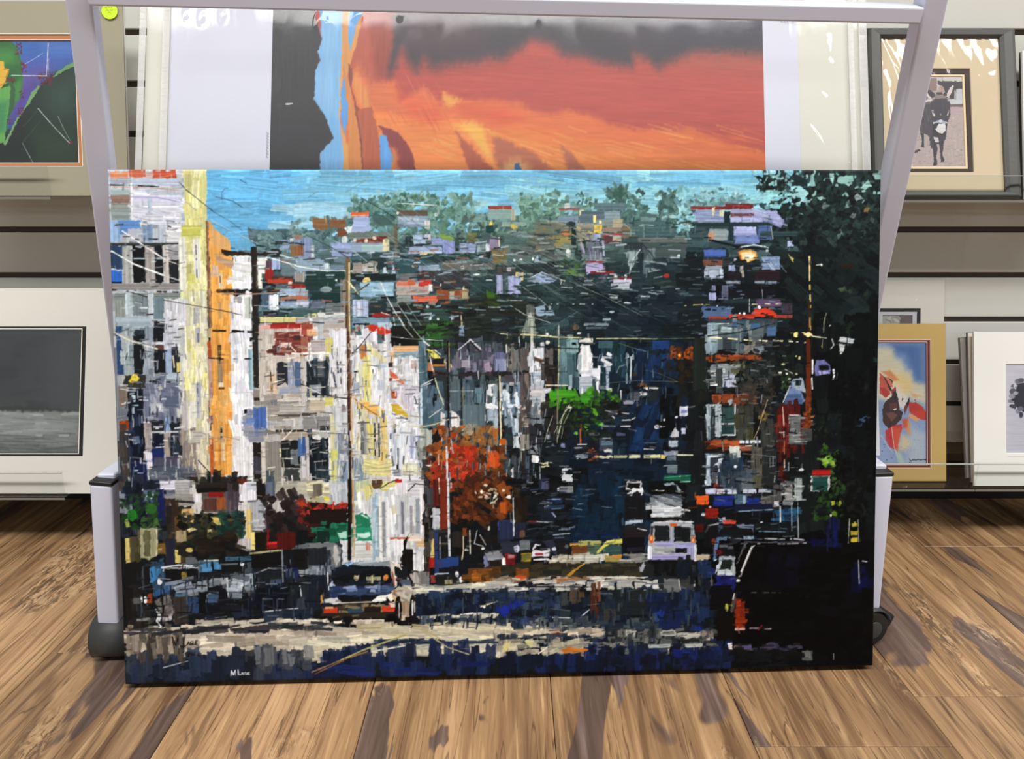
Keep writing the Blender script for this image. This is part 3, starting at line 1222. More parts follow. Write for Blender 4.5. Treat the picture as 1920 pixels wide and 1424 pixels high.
f 740 400 920 560 20 70 26 0 d8dce4 b4bcc8 e4e4e8 8c98a4
p e0e4ec 840,420 910,425 920,500 840,480
r 720 480 840 600 b0b8c4
r 720 560 830 640 98a8b4
p e0e0e4 740,560 770,640 740,640
p e4e4e4 860,520 890,520 890,650 870,650
r 835 500 860 660 404c5c
r 890 530 960 590 6c7480
f 900 200 1100 560 26 130 40 90 1c3c48 24485a 163038
r 880 180 1010 240 40606c
d e0e4ec 26 925,270 990,300
d dce0e4 26 920,340 990,380
r 915 310 1000 330 b0b8c4
r 930 370 990 400 c8ccd4
r 945 400 990 440 a8b4c0
r 950 440 975 600 a0b0c0
r 960 580 1000 610 c8d0c8
l 788890 8 1040,450 1060,400 1110,385
r 640 460 665 580 88a4ac
r 630 560 660 600 b0c0c0
l d0dce0 9 1135,295 1138,320
l d0dce0 11 1160,320 1158,430 1150,540
l d0dce0 8 1176,300 1178,340
l c0ccd0 8 1258,370 1250,540
l 7c8c90 14 1125,290 1122,540
p 1c3c78 1330,180 1480,180 1480,250 1340,260
p 163060 1260,330 1490,310 1480,480 1300,500
f 1220 280 1500 560 20 120 60 100 142c50 183864 102440
b 1490 240 1691 340 24 50 7c3c14 a04c14 5c2c14
e 1565 310 16 10 f0a040
b 1400 340 1691 560 30 60 141412 1c1a14 281e10
e 1610 410 40 50 2c2010
r 1170 450 1210 480 4c3020
b 1210 550 1300 590 8 40 6c4c20 8c5c20
f 1050 560 1250 900 24 90 30 0 0c1014 141a20 0a0c10
b 480 590 830 730 60 60 3c8c18 4a9c1c 2c7014 347c18
p 409818 470,620 540,590 700,600 720,650 560,660 480,700
p 3c9420 730,640 790,640 830,700 800,720 740,700
b 820 610 1060 700 26 50 3c7418 4c8c1c 2c5814
b 560 700 1000 1000 90 60 1c2c14 283c18 141c12 203014
b 680 640 900 900 30 50 2c5414 387018 1e3c14
p 5ca020 820,740 850,750 890,810 860,830
e 905 885 24 14 5cac24
e 690 960 14 18 78c030
p 60a828 760,900 800,920 790,950
f 900 700 1080 830 20 60 30 60 10140e 181e14
f 900 680 1240 900 40 60 14 0 20242a 34383e 14161a
l c86028 10 728,930 730,1050
r 1140 615 1230 690 545860
r 1090 685 1190 720 8c90a0
p e0e0e0 1230,620 1300,615 1320,580 1270,580 1300,600 1290,655 1230,650
l e0e4dc 10 1265,585 1380,588
l d8d8d8 9 1072,605 1072,680
d b0b4c0 9 1060,790 1130,800 1210,790
d d0d4d8 9 1000,820 1030,850
l c8ccd4 9 1080,855 1150,853
l b8bcc4 9 1150,855 1200,830
l d0d0d8 11 1070,905 1145,905
l 9ca4ac 7 910,900 1020,905
r 960 770 1050 810 3c4048
d a0a4ac 8 940,770 1040,800
r 800 960 890 980 50585c
r 1030 955 1110 985 48546c
p 0e2236 1240,720 1400,640 1420,700 1340,1130 800,1180 830,1424 1440,1424 1440,1100 1120,1120 1160,950
f 1160 720 1400 1130 40 130 60 110 0e2440 12305a 0c1c30 16365c
f 800 1180 1440 1424 50 140 60 0 0a1a2a 0d2034 10243a 091522
r 1300 600 1385 700 242c30
f 1390 560 1560 1110 20 120 60 90 04070a 080c10 020406
l 707468 5 1060,200 1170,240 1290,275
l 4c5c60 5 1280,430 1390,460 1540,530
l 647478 4 930,540 1200,520 1691,540
r 680 1055 800 1180 181c24
l c8d0d8 10 705,1055 780,1055
l b0b8c4 9 680,1085 800,1082
p 7c8894 690,1150 740,1130 800,1120 790,1175 700,1180
e 710 1160 18 12 d0dce0
r 890 1000 1000 1130 3c4450
r 900 1030 1000 1065 5c7488
r 910 1000 985 1012 8890a0
p c0c4cc 920,1100 990,1090 990,1130 930,1120
r 800 1020 880 1110 14181e
b 320 900 700 1130 40 40 14181c 1e2226 0e1012
r 448 970 472 1010 98a0b8
e 498 1060 12 12 8c98c0
p 7c88b0 560,1045 600,1045 600,1085 570,1075
l 8c8c68 8 560,60 552,300 550,520 540,760 535,1040
l c8cc98 7 558,150 554,420 548,540
l d8dcb8 7 640,720 580,820 540,1000
l b0b49c 5 660,740 590,880 570,1000
l c8ccb4 5 500,810 460,920 430,1030
l a8a890 5 620,730 540,900 510,960
e 640 742 14 12 d8dcc8
l e0dcb0 11 60,470 60,700 66,900 62,1050
l 1c1814 12 48,420 50,1000
e 78 1020 30 30 c8641c
l d8d49c 9 30,105 330,122 560,145 740,150
l c0c48c 8 870,160 1180,163 1380,168
l 6c7c60 5 1380,168 1691,165
r 725 155 845 188 d8d8d0
e 462 116 12 11 e8ecec
e 462 188 20 14 e0e4e0
l d8d8c8 8 128,100 126,155
l e0e4e4 8 116,200 124,390
l d0d4cc 6 558,40 558,130
l 20201c 10 390,220 560,235 740,245
e 635 122 12 8 d0d8d8
e 722 112 14 10 d8e0e0
r 780 30 980 50 788c94
r 800 60 960 76 54686e
e 700 60 20 24 6c5844
l e0e0c8 9 630,555 440,550
p c8c8a8 880,1158 900,1150 1000,1160 1000,1178 880,1170
r 1005 1152 1120 1174 a8ac88
r 1130 1148 1230 1176 c8cca8
r 1255 1150 1400 1178 d0d0a0
r 1400 1150 1440 1185 d8c060
l e0e0c0 10 1540,1155 1665,1158
e 860 1160 22 11 e8e0c8
b 800 1100 870 1220 10 40 6c3018 8c4018
p e0e0b8 380,1205 460,1205 465,1240 400,1240 430,1225
l c8ccb8 8 470,1205 500,1210
e 415 1240 18 8 d8d8a8
p c8ccd4 570,1330 575,1260 650,1245 660,1260 600,1280 660,1310 660,1370 590,1360
r 600 1275 680 1310 0c1014
r 570 1350 670 1420 50545c
r 565 1355 620 1370 e8e8ec
r 535 1410 660 1424 c8ccd4
r 680 1250 790 1424 0a0c10
e 252 1395 24 10 d0d4a0
e 155 1270 12 14 d8d0c0
e 155 1325 12 12 e0dcd4
r 1260 1045 1370 1110 0c141e
l 50687c 7 1265,1050 1365,1050
l b0b8c0 8 1260,1100 1345,1105
r 1560 740 1630 830 c0c4d8
r 1570 775 1625 800 7c88c0
e 1435 857 9 9 f0f0f0
e 1535 835 9 9 e0e0e0
e 1368 915 20 18 d8dce0
p d0d4dc 1390,900 1445,915 1395,925
r 1575 925 1610 980 b8c4d8
p b8bcc4 1480,1000 1520,920 1550,960 1550,1010
r 1465 1030 1550 1085 a8b8c8
r 1480 1005 1550 1030 1c2024
p 8c98a8 1420,1120 1540,1120 1540,1160 1440,1165
r 1440 1160 1540 1250 20303c
r 1450 1165 1530 1200 5c6c78
r 1420 1240 1540 1250 8c98a0
r 1450 1250 1540 1310 687880
r 1420 1325 1650 1384 186048
l 38a078 8 1430,1345 1640,1330
p d8dce0 1105,1380 1240,1375 1240,1424 1225,1395 1120,1395 1110,1424
r 1420 1395 1520 1424 a8b4b8
l e0e8e8 9 1420,1400 1500,1388 1525,1405
o 1280 600 4.45
f 0 180 240 700 26 120 50 90 10161a 181c1a 0c1012 24201a
b 0 240 140 340 20 50 8c3c10 b05414 5c2c10
b 0 350 160 560 20 60 1c1810 14140f 2c2010
e 10 310 12 12 f8b040
r 120 160 240 620 1e2622
r 240 40 330 280 88a0ac
f 240 60 330 280 10 90 36 90 98b0bc 7c949c a8b8c0
r 330 40 450 270 5c6c70
r 350 70 450 120 98acb0
r 370 160 450 270 343c44
r 450 30 560 310 485c68
f 450 40 700 300 26 130 40 90 4c6470 5c6c70 384c58 7c8484
r 450 30 510 80 38608c
r 600 50 690 100 406890
r 740 80 820 160 4c6a90
r 610 90 720 200 586468
r 540 200 700 310 808078
r 640 200 790 250 404850
p 788894 630,250 720,240 700,310 660,290
l 1c2020 10 250,150 450,130 620,100 800,50
f 560 200 1060 500 40 80 40 30 141c1e 1c2426 202a28
l f0ecb0 11 245,160 360,170
l f0ecb0 11 415,172 490,180
l f0ecc0 10 550,186 612,194
l f0ecc0 10 676,192 740,198
l f0ecc0 10 795,195 870,200
d f0f0d8 10 920,204 1000,210
e 1060 216 9 7 f0f0e0
p 98481c 230,330 420,310 680,320 700,350 460,355 330,375 250,370
f 230 315 690 365 14 90 24 0 a04c20 8c3c18 b05828
r 285 305 308 370 30180c
r 255 395 490 570 788488
f 255 400 480 580 24 100 26 0 8c9898 a8b0b0 586468 c8ccd0
r 365 480 465 590 a8b0c4
r 310 420 365 640 3c4444
r 260 555 325 572 e0e4e4
l e0e0d8 8 470,530 475,630
b 470 370 620 520 16 60 4c4c34 5c5c3c 3c3c2c
b 560 360 800 520 26 70 28302e 343a38 1c2222
f 480 510 800 640 24 80 40 20 2c2e2c 363632 20201e
r 275 650 355 716 c0562c
r 355 645 520 720 8c4020
f 270 640 620 730 14 80 40 0 a04c28 6c3018 7c4428
r 500 660 620 760 5c3420
b 540 600 800 820 40 70 2c2c26 3a342c 1e1e1c 443a30
p 98a8a8 410,700 440,680 450,720 420,740
r 225 728 355 750 a8b4b8
r 230 740 262 1020 98a8b0
f 230 740 265 1020 8 90 26 90 b0c0c8 7c8c94
r 300 745 352 1010 b0bcc4
f 300 750 352 1010 8 90 30 90 c0c8cc 98a8b0 a8b0b4
r 262 750 300 1020 283438
r 355 750 470 1000 203c3c
r 360 750 460 890 30504c
r 350 890 470 902 d8dce0
r 350 985 470 998 c8d0d4
l d8dcdc 11 470,730 465,860 466,990
r 475 740 620 1030 3c3c30
f 475 760 620 1030 16 130 40 90 44442c 3c443c 505040 34383c
r 620 850 680 1030 101010
b 670 800 750 870 10 50 6c5c2c 7c6834
r 680 900 810 1100 343634
f 680 900 810 1140 14 120 40 90 3c3c3a 2c302e
l b8a888 8 740,700 690,850 660,950 625,1020
r 250 1035 505 1090 b05024
f 250 1035 510 1110 12 100 30 0 8c3c1c b0582c 6c3018
r 500 1038 680 1064 d0d8e4
r 500 1064 680 1080 14181c
r 545 1080 610 1092 d0c0b8
r 510 1090 610 1130 8c5038
p c8ccc8 415,1080 505,1085 510,1180 500,1215 425,1215
r 222 1150 355 1180 c0d0dc
r 222 1160 255 1415 b0c0d0
r 318 1160 350 1415 a8b4c4
f 222 1160 255 1415 6 60 30 0 c8d8e4 8c9cac
f 318 1160 350 1415 6 60 30 0 b8c4d4 8c98a8
r 255 1180 318 1300 343c44
p c0c8cc 270,1265 310,1230 345,1210 340,1240 300,1250
r 265 1300 318 1400 4c545c
r 290 1395 350 1424 a02c20
r 355 1180 530 1424 1e3044
f 355 1200 540 1424 14 120 50 90 1c2c3c 243c54 2c3c48
e 466 1258 14 14 f0f0f0
r 540 1130 610 1190 100c0a
r 540 1190 610 1330 1c2224
r 610 1090 690 1424 5c5a50
f 610 1090 690 1424 10 130 34 90 686458 4c4a42
r 690 1100 810 1424 24282a
l 707878 6 530,1150 800,1180
l 606868 5 690,1230 800,1235
r 520 1340 620 1424 5c6464
f 800 640 1060 760 16 80 30 0 1c2424 141c1c 28302e
b 830 300 1060 560 50 50 141c14 1c281c 0c120e
d e0e0b0 14 965,330 985,330
r 1003 330 1018 360 e0d890
e 873 398 14 9 e8e0b0
e 850 468 14 9 e8ecd8
e 903 478 10 10 e0e0c8
l d0d0b8 8 890,440 950,475
e 985 480 14 9 c8c8a0
e 875 556 9 9 e0e0d0
e 925 522 12 8 d0d8d0
e 990 524 14 7 c0ccc8
b 860 500 920 600 12 40 2c4420 1c3418
p 6c84ac 880,720 900,650 960,520 1020,620 1050,720 980,740
p 98a8b8 960,520 1040,515 1060,640 960,600
r 975 530 1020 580 141c1c
r 880 650 1040 740 48608c
d e0e0d8 8 930,580 870,720 860,760
p 581410 815,780 870,740 1010,750 1020,920 915,920 910,1140 820,1140
f 815 760 1040 1130 24 120 40 90 641814 4c1410 7c2018 3c100c
f 830 1140 910 1400 8 120 40 90 581c10 2c0c08
d e0c8b8 9 866,760 874,900 874,1030
d d87858 8 876,1040 876,1160
d e8c8a8 9 876,1180 874,1330
r 915 825 1010 1078 707474
f 915 830 1110 1075 30 110 12 0 a8acac 888c8c 50565a c8cccc 5c5c5c
l d8d8dc 8 925,830 1000,830
r 1020 940 1110 1060 545454 .7
l 5c2410 36 1085,200 1090,420
l 6c2c10 44 1085,420 1085,700
l 7c3414 50 1080,700 1075,920
b 1030 780 1130 930 16 40 8c3c10 a04c14 5c2008
r 1095 0 1110 90 a07c3c
p f0e088 965,135 1000,130 1000,170 965,165
p f4e4a0 1030,130 1110,130 1130,165 1070,165
l e8e8c8 8 1130,165 1240,180
d a89850 8 1210,180 1200,250 1215,310
l 8c8c7c 6 1225,0 1215,110
l f4f4ec 13 1120,365 1118,480
l f0f0ec 12 1112,520 1116,610
p 6c70a8 1140,370 1220,360 1270,420 1270,480 1140,500
r 1170 410 1260 450 0c0c14
p a0a0d4 1170,460 1265,455 1260,485 1180,490
l e8ecf0 12 1295,450 1300,500 1290,530
p c8ccd0 1345,170 1415,175 1405,220 1345,210
p b8c0c4 1420,180 1475,190 1465,230 1420,225
p c0c4c4 1340,230 1395,235 1370,310 1350,320
l a8b0b4 10 1285,190 1300,240 1275,270
e 1268 78 7 6 e0e8e8
p 344c70 1500,880 1560,840 1590,860 1550,900
p 2c3c54 1470,930 1530,900 1530,930
b 1120 800 1340 1020 30 50 14201c 1e2c1c 101610
b 1180 1090 1330 1170 14 44 2c4c1c 385c20 1c3414
b 1180 1180 1300 1280 16 50 6c9c34 8cb83c 3c6820
p 98c448 1190,1210 1230,1190 1250,1240 1210,1250
e 1280 1240 18 20 88a838
b 1260 1280 1340 1424 14 46 24401c 385c24 162814
r 1100 1295 1262 1345 b01c14
r 1105 1345 1258 1424 d0d4d0
r 1120 1355 1240 1424 1c5048
e 1020 1295 22 11 f0f0f0
r 880 1390 930 1424 a8a8a4
r 958 1360 1018 1424 989c98
b 1340 520 1620 1400 60 60 080c0c 0c100e 101612 060808
o 220 900 3.65
f 40 0 340 340 40 110 60 90 16202c 1c2434 0e1420 2c3040
r 300 0 410 50 d8d8e4
r 400 0 510 80 a8a8a8
r 180 50 285 130 5c6c84
f 180 50 285 130 6 60 20 0 b0bcd0 4c5c78
r 285 40 330 260 16205c
r 330 80 540 162 888890
r 400 85 540 165 909088
d 2c2c2c 14 405,130 530,140
r 530 80 580 140 d8d8dc
r 345 160 520 560 2c2824
f 340 170 450 560 16 140 50 90 382c20 4c3824 242020
r 450 180 530 300 c8a868
r 400 230 450 340 5c4424
r 550 0 860 75 2c2420
r 550 40 760 70 141210
r 845 10 890 80 6c3418
r 580 75 850 210 5c5050
r 630 70 740 105 901c14
r 600 110 690 200 583830
r 690 105 750 200 a0582c
r 750 60 845 260 585058
f 750 60 850 260 8 140 40 90 646068 484048
r 845 0 970 140 dcdce4
r 890 0 970 60 c8d0d8
r 965 0 1030 130 1a1816
r 840 140 900 430 d0ccc8
r 890 190 930 480 d8c070
r 830 240 890 360 a8a098
r 920 350 950 480 e0d080
r 930 130 1030 345 a8acb4
f 930 130 1030 345 10 80 20 0 b8bcc4 80848c c8c8c8 5c6068
r 1025 0 1090 130 5c6878
r 1090 0 1387 110 a8a898
r 1240 10 1387 90 b8b4a0
p d8cc50 1330,110 1350,80 1387,110 1360,140
f 1030 90 1280 380 50 80 50 60 2c2424 241c1e 382c2c 1e1818
b 1250 120 1387 330 36 60 8c2c20 a0382c 6c2018 3c1c18
p c0401c 1255,160 1280,140 1310,170 1290,200
p 8c1818 1030,340 1050,330 1040,420 1100,430 1160,415 1160,470 1030,470
r 1030 420 1170 436 c02c24
r 1100 350 1230 480 541410
r 820 390 920 490 b8b4b4
r 950 350 1030 490 18150f
r 1240 340 1387 430 0c1414
b 40 60 290 320 50 50 1c4020 245024 16301c 2c3c2c
p 1c7020 80,190 130,180 150,240 110,270 75,240
e 240 180 40 36 2c6824
b 150 220 290 330 18 46 34582c 4c6c3c 24481e
p 8ca048 50,260 80,250 100,300 70,310
r 60 380 95 560 c8b468
r 90 370 165 550 4c4830
f 90 370 165 550 8 120 30 90 403c24 5c5838
p a0a07c 165,320 280,310 285,500 220,540 165,520
p 5c5c40 185,330 235,330 230,510 190,510
l d0ccb0 8 275,315 280,440 270,510
r 285 330 350 400 2c3438
r 280 420 335 500 7c5c24
r 340 380 400 580 24283c
r 400 465 440 560 c8b868
f 440 240 860 560 70 70 40 20 24241e 34301f 1c1c1a 1a2c24 12140f
b 450 210 860 380 50 60 24342c 38382c 1c2420 50482c
b 690 220 860 370 36 60 163c34 1c4c40 12302c
p c8b05c 650,240 700,250 720,300 680,290
p e0d090 480,330 530,315 550,335 500,345
p d8c884 620,330 650,330 660,350 630,350
e 575 445 12 14 e0d090
e 500 470 26 16 c8b868
r 410 330 480 420 a89870
r 470 520 560 580 5c6068
f 570 360 820 500 30 90 40 0 181410 221c16 2c2418
r 60 550 230 720 181818
r 60 700 240 1060 1c1b1a
f 60 700 240 1060 14 110 60 90 222020 161615 2a2624
p 2c4a64 230,570 320,520 340,680 390,690 380,780 250,790
p 3c7cb0 225,590 270,570 310,620 250,690 230,690
p 28506c 250,560 320,530 330,560 270,600
e 292 690 14 22 f4f4f4
p 2c5888 245,770 380,695 385,740 250,800
p e8ecf0 160,790 205,780 215,830 170,830
r 205 770 240 840 8c4018
r 110 790 160 840 5c5c5c
e 206 865 9 18 e8e8e8
e 208 930 14 18 d0d8dc
r 130 940 230 960 8c8c8c
r 135 850 230 940 242424
p 6c6864 255,820 380,780 385,920 320,980 290,890
f 260 800 385 960 10 110 26 -20 7c7470 50504c 8c8884
p b8b4b4 320,940 375,920 378,945 325,965
e 285 950 24 60 1c1c1e
l e4e8e8 9 265,880 285,920 270,960 300,1000 280,1015
e 290 930 12 36 d8dce0
e 402 915 18 70 2c2c2c
l e4e4e4 10 395,855 395,960
l d8d8d8 7 412,870 412,965
p b0b4bc 305,600 500,580 640,600 540,610 320,615
r 320 600 560 690 121416
r 445 620 480 670 8c7c28
l d0d8dc 12 310,590 420,575 520,580
r 560 540 650 690 4c6478
p 4c8cbc 580,570 640,560 650,620 590,620
p 4c90c0 660,550 710,560 720,610 670,610
l c8d4d8 9 600,545 700,545
r 720 540 870 640 141618
r 740 520 930 550 38647c
r 860 550 930 640 48545c
e 860 570 14 16 d0d8dc
r 560 625 870 690 1c2024
p 8c9498 400,760 560,690 740,660 780,690 560,760 420,800
f 400 680 780 780 16 120 30 -12 a0a4a8 6c747c 8490a0
p 4c6478 390,770 470,760 500,800 400,800
r 490 790 560 920 2c4468
r 390 790 490 990 38342f
r 560 760 620 960 0c0e12
p 6c7884 610,780 710,760 700,840 610,840
r 620 780 700 840 3c5878
r 700 740 760 940 101218
l c8ccd0 10 755,670 765,800
r 770 680 860 820 5c646c
p 9ca8b0 780,660 900,630 950,650 940,720 800,720
f 780 660 950 800 12 90 40 10 7c8890 505c64 a0acb4
e 860 725 14 12 d8dce0
p d0d4d8 930,740 960,710 985,710 970,740
p 5c5860 890,760 960,750 960,840 920,840
r 860 780 900 920 121418
f 600 840 1010 960 24 120 50 0 101218 181c26 20283c 14161a
r 920 490 1140 600 101010
l a8a478 14 920,500 1060,485 1130,480
r 945 610 1140 740 1a2028
l 98a0a8 9 945,640 1040,605 1130,605
r 1050 680 1130 740 3c4c64
l 7c8894 10 1135,480 1140,700
r 950 740 1190 890 0a0c14
f 950 740 1190 890 10 90 50 90 0c1020 101828
r 1150 500 1240 600 14181e
r 1165 600 1245 690 1c2c64
e 1160 620 10 12 d0d8e0
p 606870 1200,480 1250,440 1387,430 1387,470 1240,480
r 1210 470 1387 600 141414
r 1310 520 1387 600 44423c
p 8c9498 1240,620 1387,600 1387,660 1250,660
r 1190 670 1387 900 242c34
f 1190 660 1387 880 14 120 50 90 2c343c 1c242c 343c48
l b0b4b8 12 1255,730 1265,800
r 1000 890 1280 980 2c3848
l c0c4c8 8 1000,905 1120,895 1240,885
r 1130 890 1350 960 1c2838
o 580 900 3.65
r 0 0 30 110 a8a08c
f 0 0 160 170 20 100 30 0 c8c494 b4b49c d8d4b0 a0a08c
r 40 20 100 110 6c6458
p d8cc50 100,110 160,110 150,140 110,140
r 160 0 290 190 b4bcc4
f 160 0 290 200 12 130 30 90 c4c8cc a0acb8 d0d4d8
r 310 0 360 230 a0b0bc
r 330 0 450 130 c0c8a0
p d8d080 360,60 440,20 440,130 380,150
r 440 0 520 60 5c4428
p d8d084 500,60 520,10 640,0 600,50
r 600 0 650 20 c02420
r 600 20 690 110 dcdce0
r 680 0 820 120 d0d0d4
l 34383c 7 500,60 560,20 620,0
l 404448 7 690,80 740,30 820,40
f 320 130 800 540 80 150 26 90 d8dce0 c4c8cc e4e4e2 b4b8bc ccd0c8
r 440 120 490 540 9cb4c4
f 440 120 490 540 10 150 20 90 a8bcc8 8ca4b8
r 490 110 510 540 dcd8d0
r 510 150 535 540 8c9098
r 535 150 560 540 e4e4e4
p d0c8b0 570,180 600,170 610,230 580,240
r 640 150 660 380 7c7c8c
r 700 180 720 380 98949c
r 620 130 640 380 c8ccd0
r 740 130 770 380 8c949c
r 770 60 800 400 e8e4e4
f 0 170 280 380 40 80 40 10 2c1818 1c1212 3c1c18
b 0 165 280 220 24 50 b02c20 8c2018 c84030
r 0 200 280 300 201514
r 150 290 280 420 1c7858
f 60 290 280 420 14 100 50 0 1c7c5c 18684c 0e4c38
p 1c7c58 325,240 380,225 430,260 430,360 330,400
r 330 330 440 420 208c68
p b8dcd0 340,370 420,360 430,385 400,400 340,395
p a8d4c4 200,360 270,355 265,400 220,400
l e4f0ec 9 370,240 415,265
r 60 350 150 430 0c2c24
r 320 430 450 550 c8ccc8
r 395 430 425 490 d09078
l 9ca8b0 7 400,430 460,470 530,520
r 240 440 270 520 d0d4d8
r 0 430 240 620 30383e
p 707478 0,430 180,430 230,470 220,600 160,600 150,480 0,470
p b0b0ac 180,450 200,450 220,560 190,600 170,520
r 0 460 130 590 20262c
r 0 590 160 660 7c8490
f 0 590 170 700 12 60 20 90 9ca4ac 5c6870
r 0 650 130 900 18202c
r 560 400 740 416 d07058
r 590 410 660 530 e4e4e8
p 101010 660,420 680,400 690,380 670,480 720,480 725,620 690,640 670,640 630,560 650,500
r 670 480 725 640 141210
r 720 420 800 640 dadcdc
f 720 420 800 640 10 120 30 90 e8e8e8 c4c8cc
r 740 410 830 470 d8b488
r 690 380 780 430 e0d0c4
r 795 480 830 640 2c2820
r 835 410 865 560 d8c070
r 830 540 870 620 a82418
r 800 0 830 400 2c2e30
r 800 40 870 200 44464a
f 800 100 870 480 14 120 40 90 2c2c2c 1c1c1c 484440
r 800 300 830 400 18160e
r 855 195 910 345 b8bcc4
f 855 195 910 345 6 50 16 0 c8ccd4 98a0a8
r 865 350 895 660 283c6c
r 895 350 950 580 1c1c1e
f 895 350 960 580 10 60 14 0 343434 0e0e0e 50504c
r 860 0 900 190 5c1c14
r 905 0 960 350 7c2c14
l d0d4d8 16 965,0 965,240 970,540
l b8bcc0 9 985,0 985,60
d e0e4e4 7 905,0 905,100
l c8ccd0 8 905,400 905,560
f 990 0 1387 300 70 90 50 40 3c2010 4c2812 2c1a0e 5c3014
b 990 0 1240 300 50 70 6c3014 4c2410 803c18
r 1330 160 1370 250 b85018
f 980 280 1387 560 40 90 30 0 0e0c0a 161210 1c1814
b 1140 40 1320 180 14 30 d8d4c0 b8a888
e 1285 125 20 9 e0e0cc -60
e 1270 170 20 7 e0d8b0
e 1195 90 8 14 e8e0c8
l c8bca0 8 1065,370 1065,500 1055,560
r 1060 340 1090 400 7c4018
l d8d8cc 7 1110,360 1112,520
l b0bcbc 7 1160,360 1140,450 1200,470
l b0b8bc 7 1180,390 1220,460
e 1085 495 16 8 d0d4cc
e 1200 485 14 8 d8dcdc
e 1240 345 8 16 c8ccb8
r 1300 290 1387 360 2c4484
r 1300 360 1387 450 20283c
r 990 360 1060 480 282420
r 1205 500 1340 620 3c3c3c
p 8c9098 1210,520 1320,500 1345,560 1240,570
p 7880a8 1205,540 1230,540 1235,600 1210,620
r 1330 550 1355 605 e0e0e0
r 1350 520 1387 580 a02420
r 1240 570 1330 610 241c14
r 900 570 1080 740 121620
p 24407c 880,560 960,540 1030,540 1030,600 890,620
l a8b8cc 14 870,660 960,655
r 870 660 1040 740 20201e
e 1020 660 12 18 e8e8e8
e 1045 700 12 22 f0f0f0
r 930 700 990 730 a09878
r 840 660 870 720 8c3838
r 730 640 830 750 7c7a78
p b0a8a4 690,650 740,640 760,680 770,720 720,720
r 1090 620 1387 720 6c4018
f 1090 620 1387 710 16 130 30 0 7c4c1c 94581c 583410 4c3c24
r 1115 660 1190 710 a8601c
p c0bca8 720,760 1387,700 1387,760 720,800
f 720 735 1387 790 40 110 20 0 ccc8b0 b4b4a8 d8d4bc a0a09c
l 2c4068 12 950,770 1100,765
l e8e8e0 9 740,770 900,765
r 730 790 1387 950 121c30
f 720 800 1387 940 60 80 70 90 14223c 1c2c48 0e1626 243858 101a2c
e 1340 910 40 40 1c2c98
p 182890 1290,890 1387,860 1387,950 1320,960
f 735 940 1300 965 26 110 16 0 c8c4b0 b4b0a0 dcd8c8
f 735 965 1387 1050 50 50 50 90 3c4858 2c3a4c 505c68 5c6870
l d8d0b0 8 1180,890 1290,855 1387,830
p dcd8c0 1170,880 1215,885 1205,900
l c8c8a0 9 910,1010 955,985
r 60 960 760 1040 14161a
p 26303e 130,700 180,620 220,590 560,590 600,740 580,800 130,790
p 0e1218 160,730 230,600 550,600 575,690 560,740 200,740
f 200 600 550 730 16 120 40 0 0c1016 141c26 182434
l 5c7c9c 14 260,580 400,575
p 8c98a0 300,580 360,560 560,570 620,590 560,600 340,595
l b8c8d0 9 350,575 500,562
p 9cbce0 250,580 290,560 310,580 270,600
p e0d8cc 570,560 620,590 690,690 710,740 670,690 640,640 600,600
r 580 600 680 740 141a20
p d0c8bc 560,570 590,590 610,740 590,750 575,680
l a05038 9 575,640 590,740
p 505c6c 620,700 690,690 710,730 650,760
e 530 678 18 22 e08c3c
r 395 672 500 696 a8a884
r 430 660 445 720 b0ac80
p b8b088 310,660 350,660 340,700 320,700
p b0c0d8 130,730 160,690 190,740 180,770
r 140 735 580 805 34466c
f 150 740 570 800 18 70 24 0 7890b8 4c648c 24345c 98a8c8
p 101418 200,800 480,800 440,850 230,850
p d8d8dc 100,820 200,810 230,850 190,860 100,850
p e4e4e0 430,850 480,800 550,800 520,840
p e0dcd8 540,800 580,790 590,830 550,840
l b8b0a0 8 210,852 430,846
l 1c1c1c 12 110,868 550,862
p c89444 80,800 100,780 110,830 85,860
r 110 872 520 940 3c342c
f 100 870 560 930 20 80 26 0 4c4030 2c2824 8c7c5c
r 90 882 200 924 c83c1c
r 110 878 170 890 e8b088
r 265 892 372 936 2c5068
r 380 880 500 930 241c18
p c84020 500,880 580,870 600,900 560,935 510,930
p d8c8b8 550,850 600,850 600,890 560,880
e 565 820 16 24 e4dcc8
p c8a070 570,780 620,740 640,800 610,880 590,860
r 80 920 600 960 30261e
r 80 940 160 1040 0c0c0e
r 230 940 300 1030 121214
r 530 930 640 1040 08080a
p e8dcc8 170,975 230,970 230,990 180,998
r 300 968 520 996 c8bca8
f 300 968 530 1000 8 60 20 0 d8ccb8 a89c8c
p c0b4a4 600,760 700,730 720,760 700,860 640,960 620,840
r 630 840 690 980 a08870
f 600 740 710 840 14 70 26 30 d0c8b8 b0a898 8c8478
e 615 900 24 90 141214
e 714 880 18 80 1a1816
l e8e8e8 9 712,840 712,940
l c8c8c8 8 726,850 728,920
l d0d0d0 7 620,860 620,960
r 640 950 720 1040 141012
p c8b8a8 640,940 670,940 660,980 640,980
l d8d8dc 9 130,640 140,760
f 0 960 90 990 8 70 20 0 d0c8b4 b4ac9c
o 0 0 1
p b4ac9c 350,1180 560,1166 600,1180 800,1182 1340,1190 1340,1240 700,1236 250,1246 245,1200
f 250 1180 700 1236 120 60 14 -2 c4b8a4 b0a492 d0c6b2 9c9282 bcb4a4 dcd2be
f 340 1165 600 1182 26 60 8 -3 c8c0ac b0a898 d8d0bc
f 700 1178 1010 1206 60 60 10 3 ccc4a8 b8b09a d8d0b4 c4b890
f 560 1200 960 1238 70 60 12 2 c0bca8 b0b0a0 ccc8b0 d4ccb0
f 940 1185 1130 1236 50 40 10 0 98948a 7c7c78 b4aca0 5c6068
f 240 1190 340 1250 34 40 12 90 6c6458 887c6c 504a42 3c3834 a09484
f 700 1206 1140 1214 22 50 7 1 28344c 1c2840 3c4858
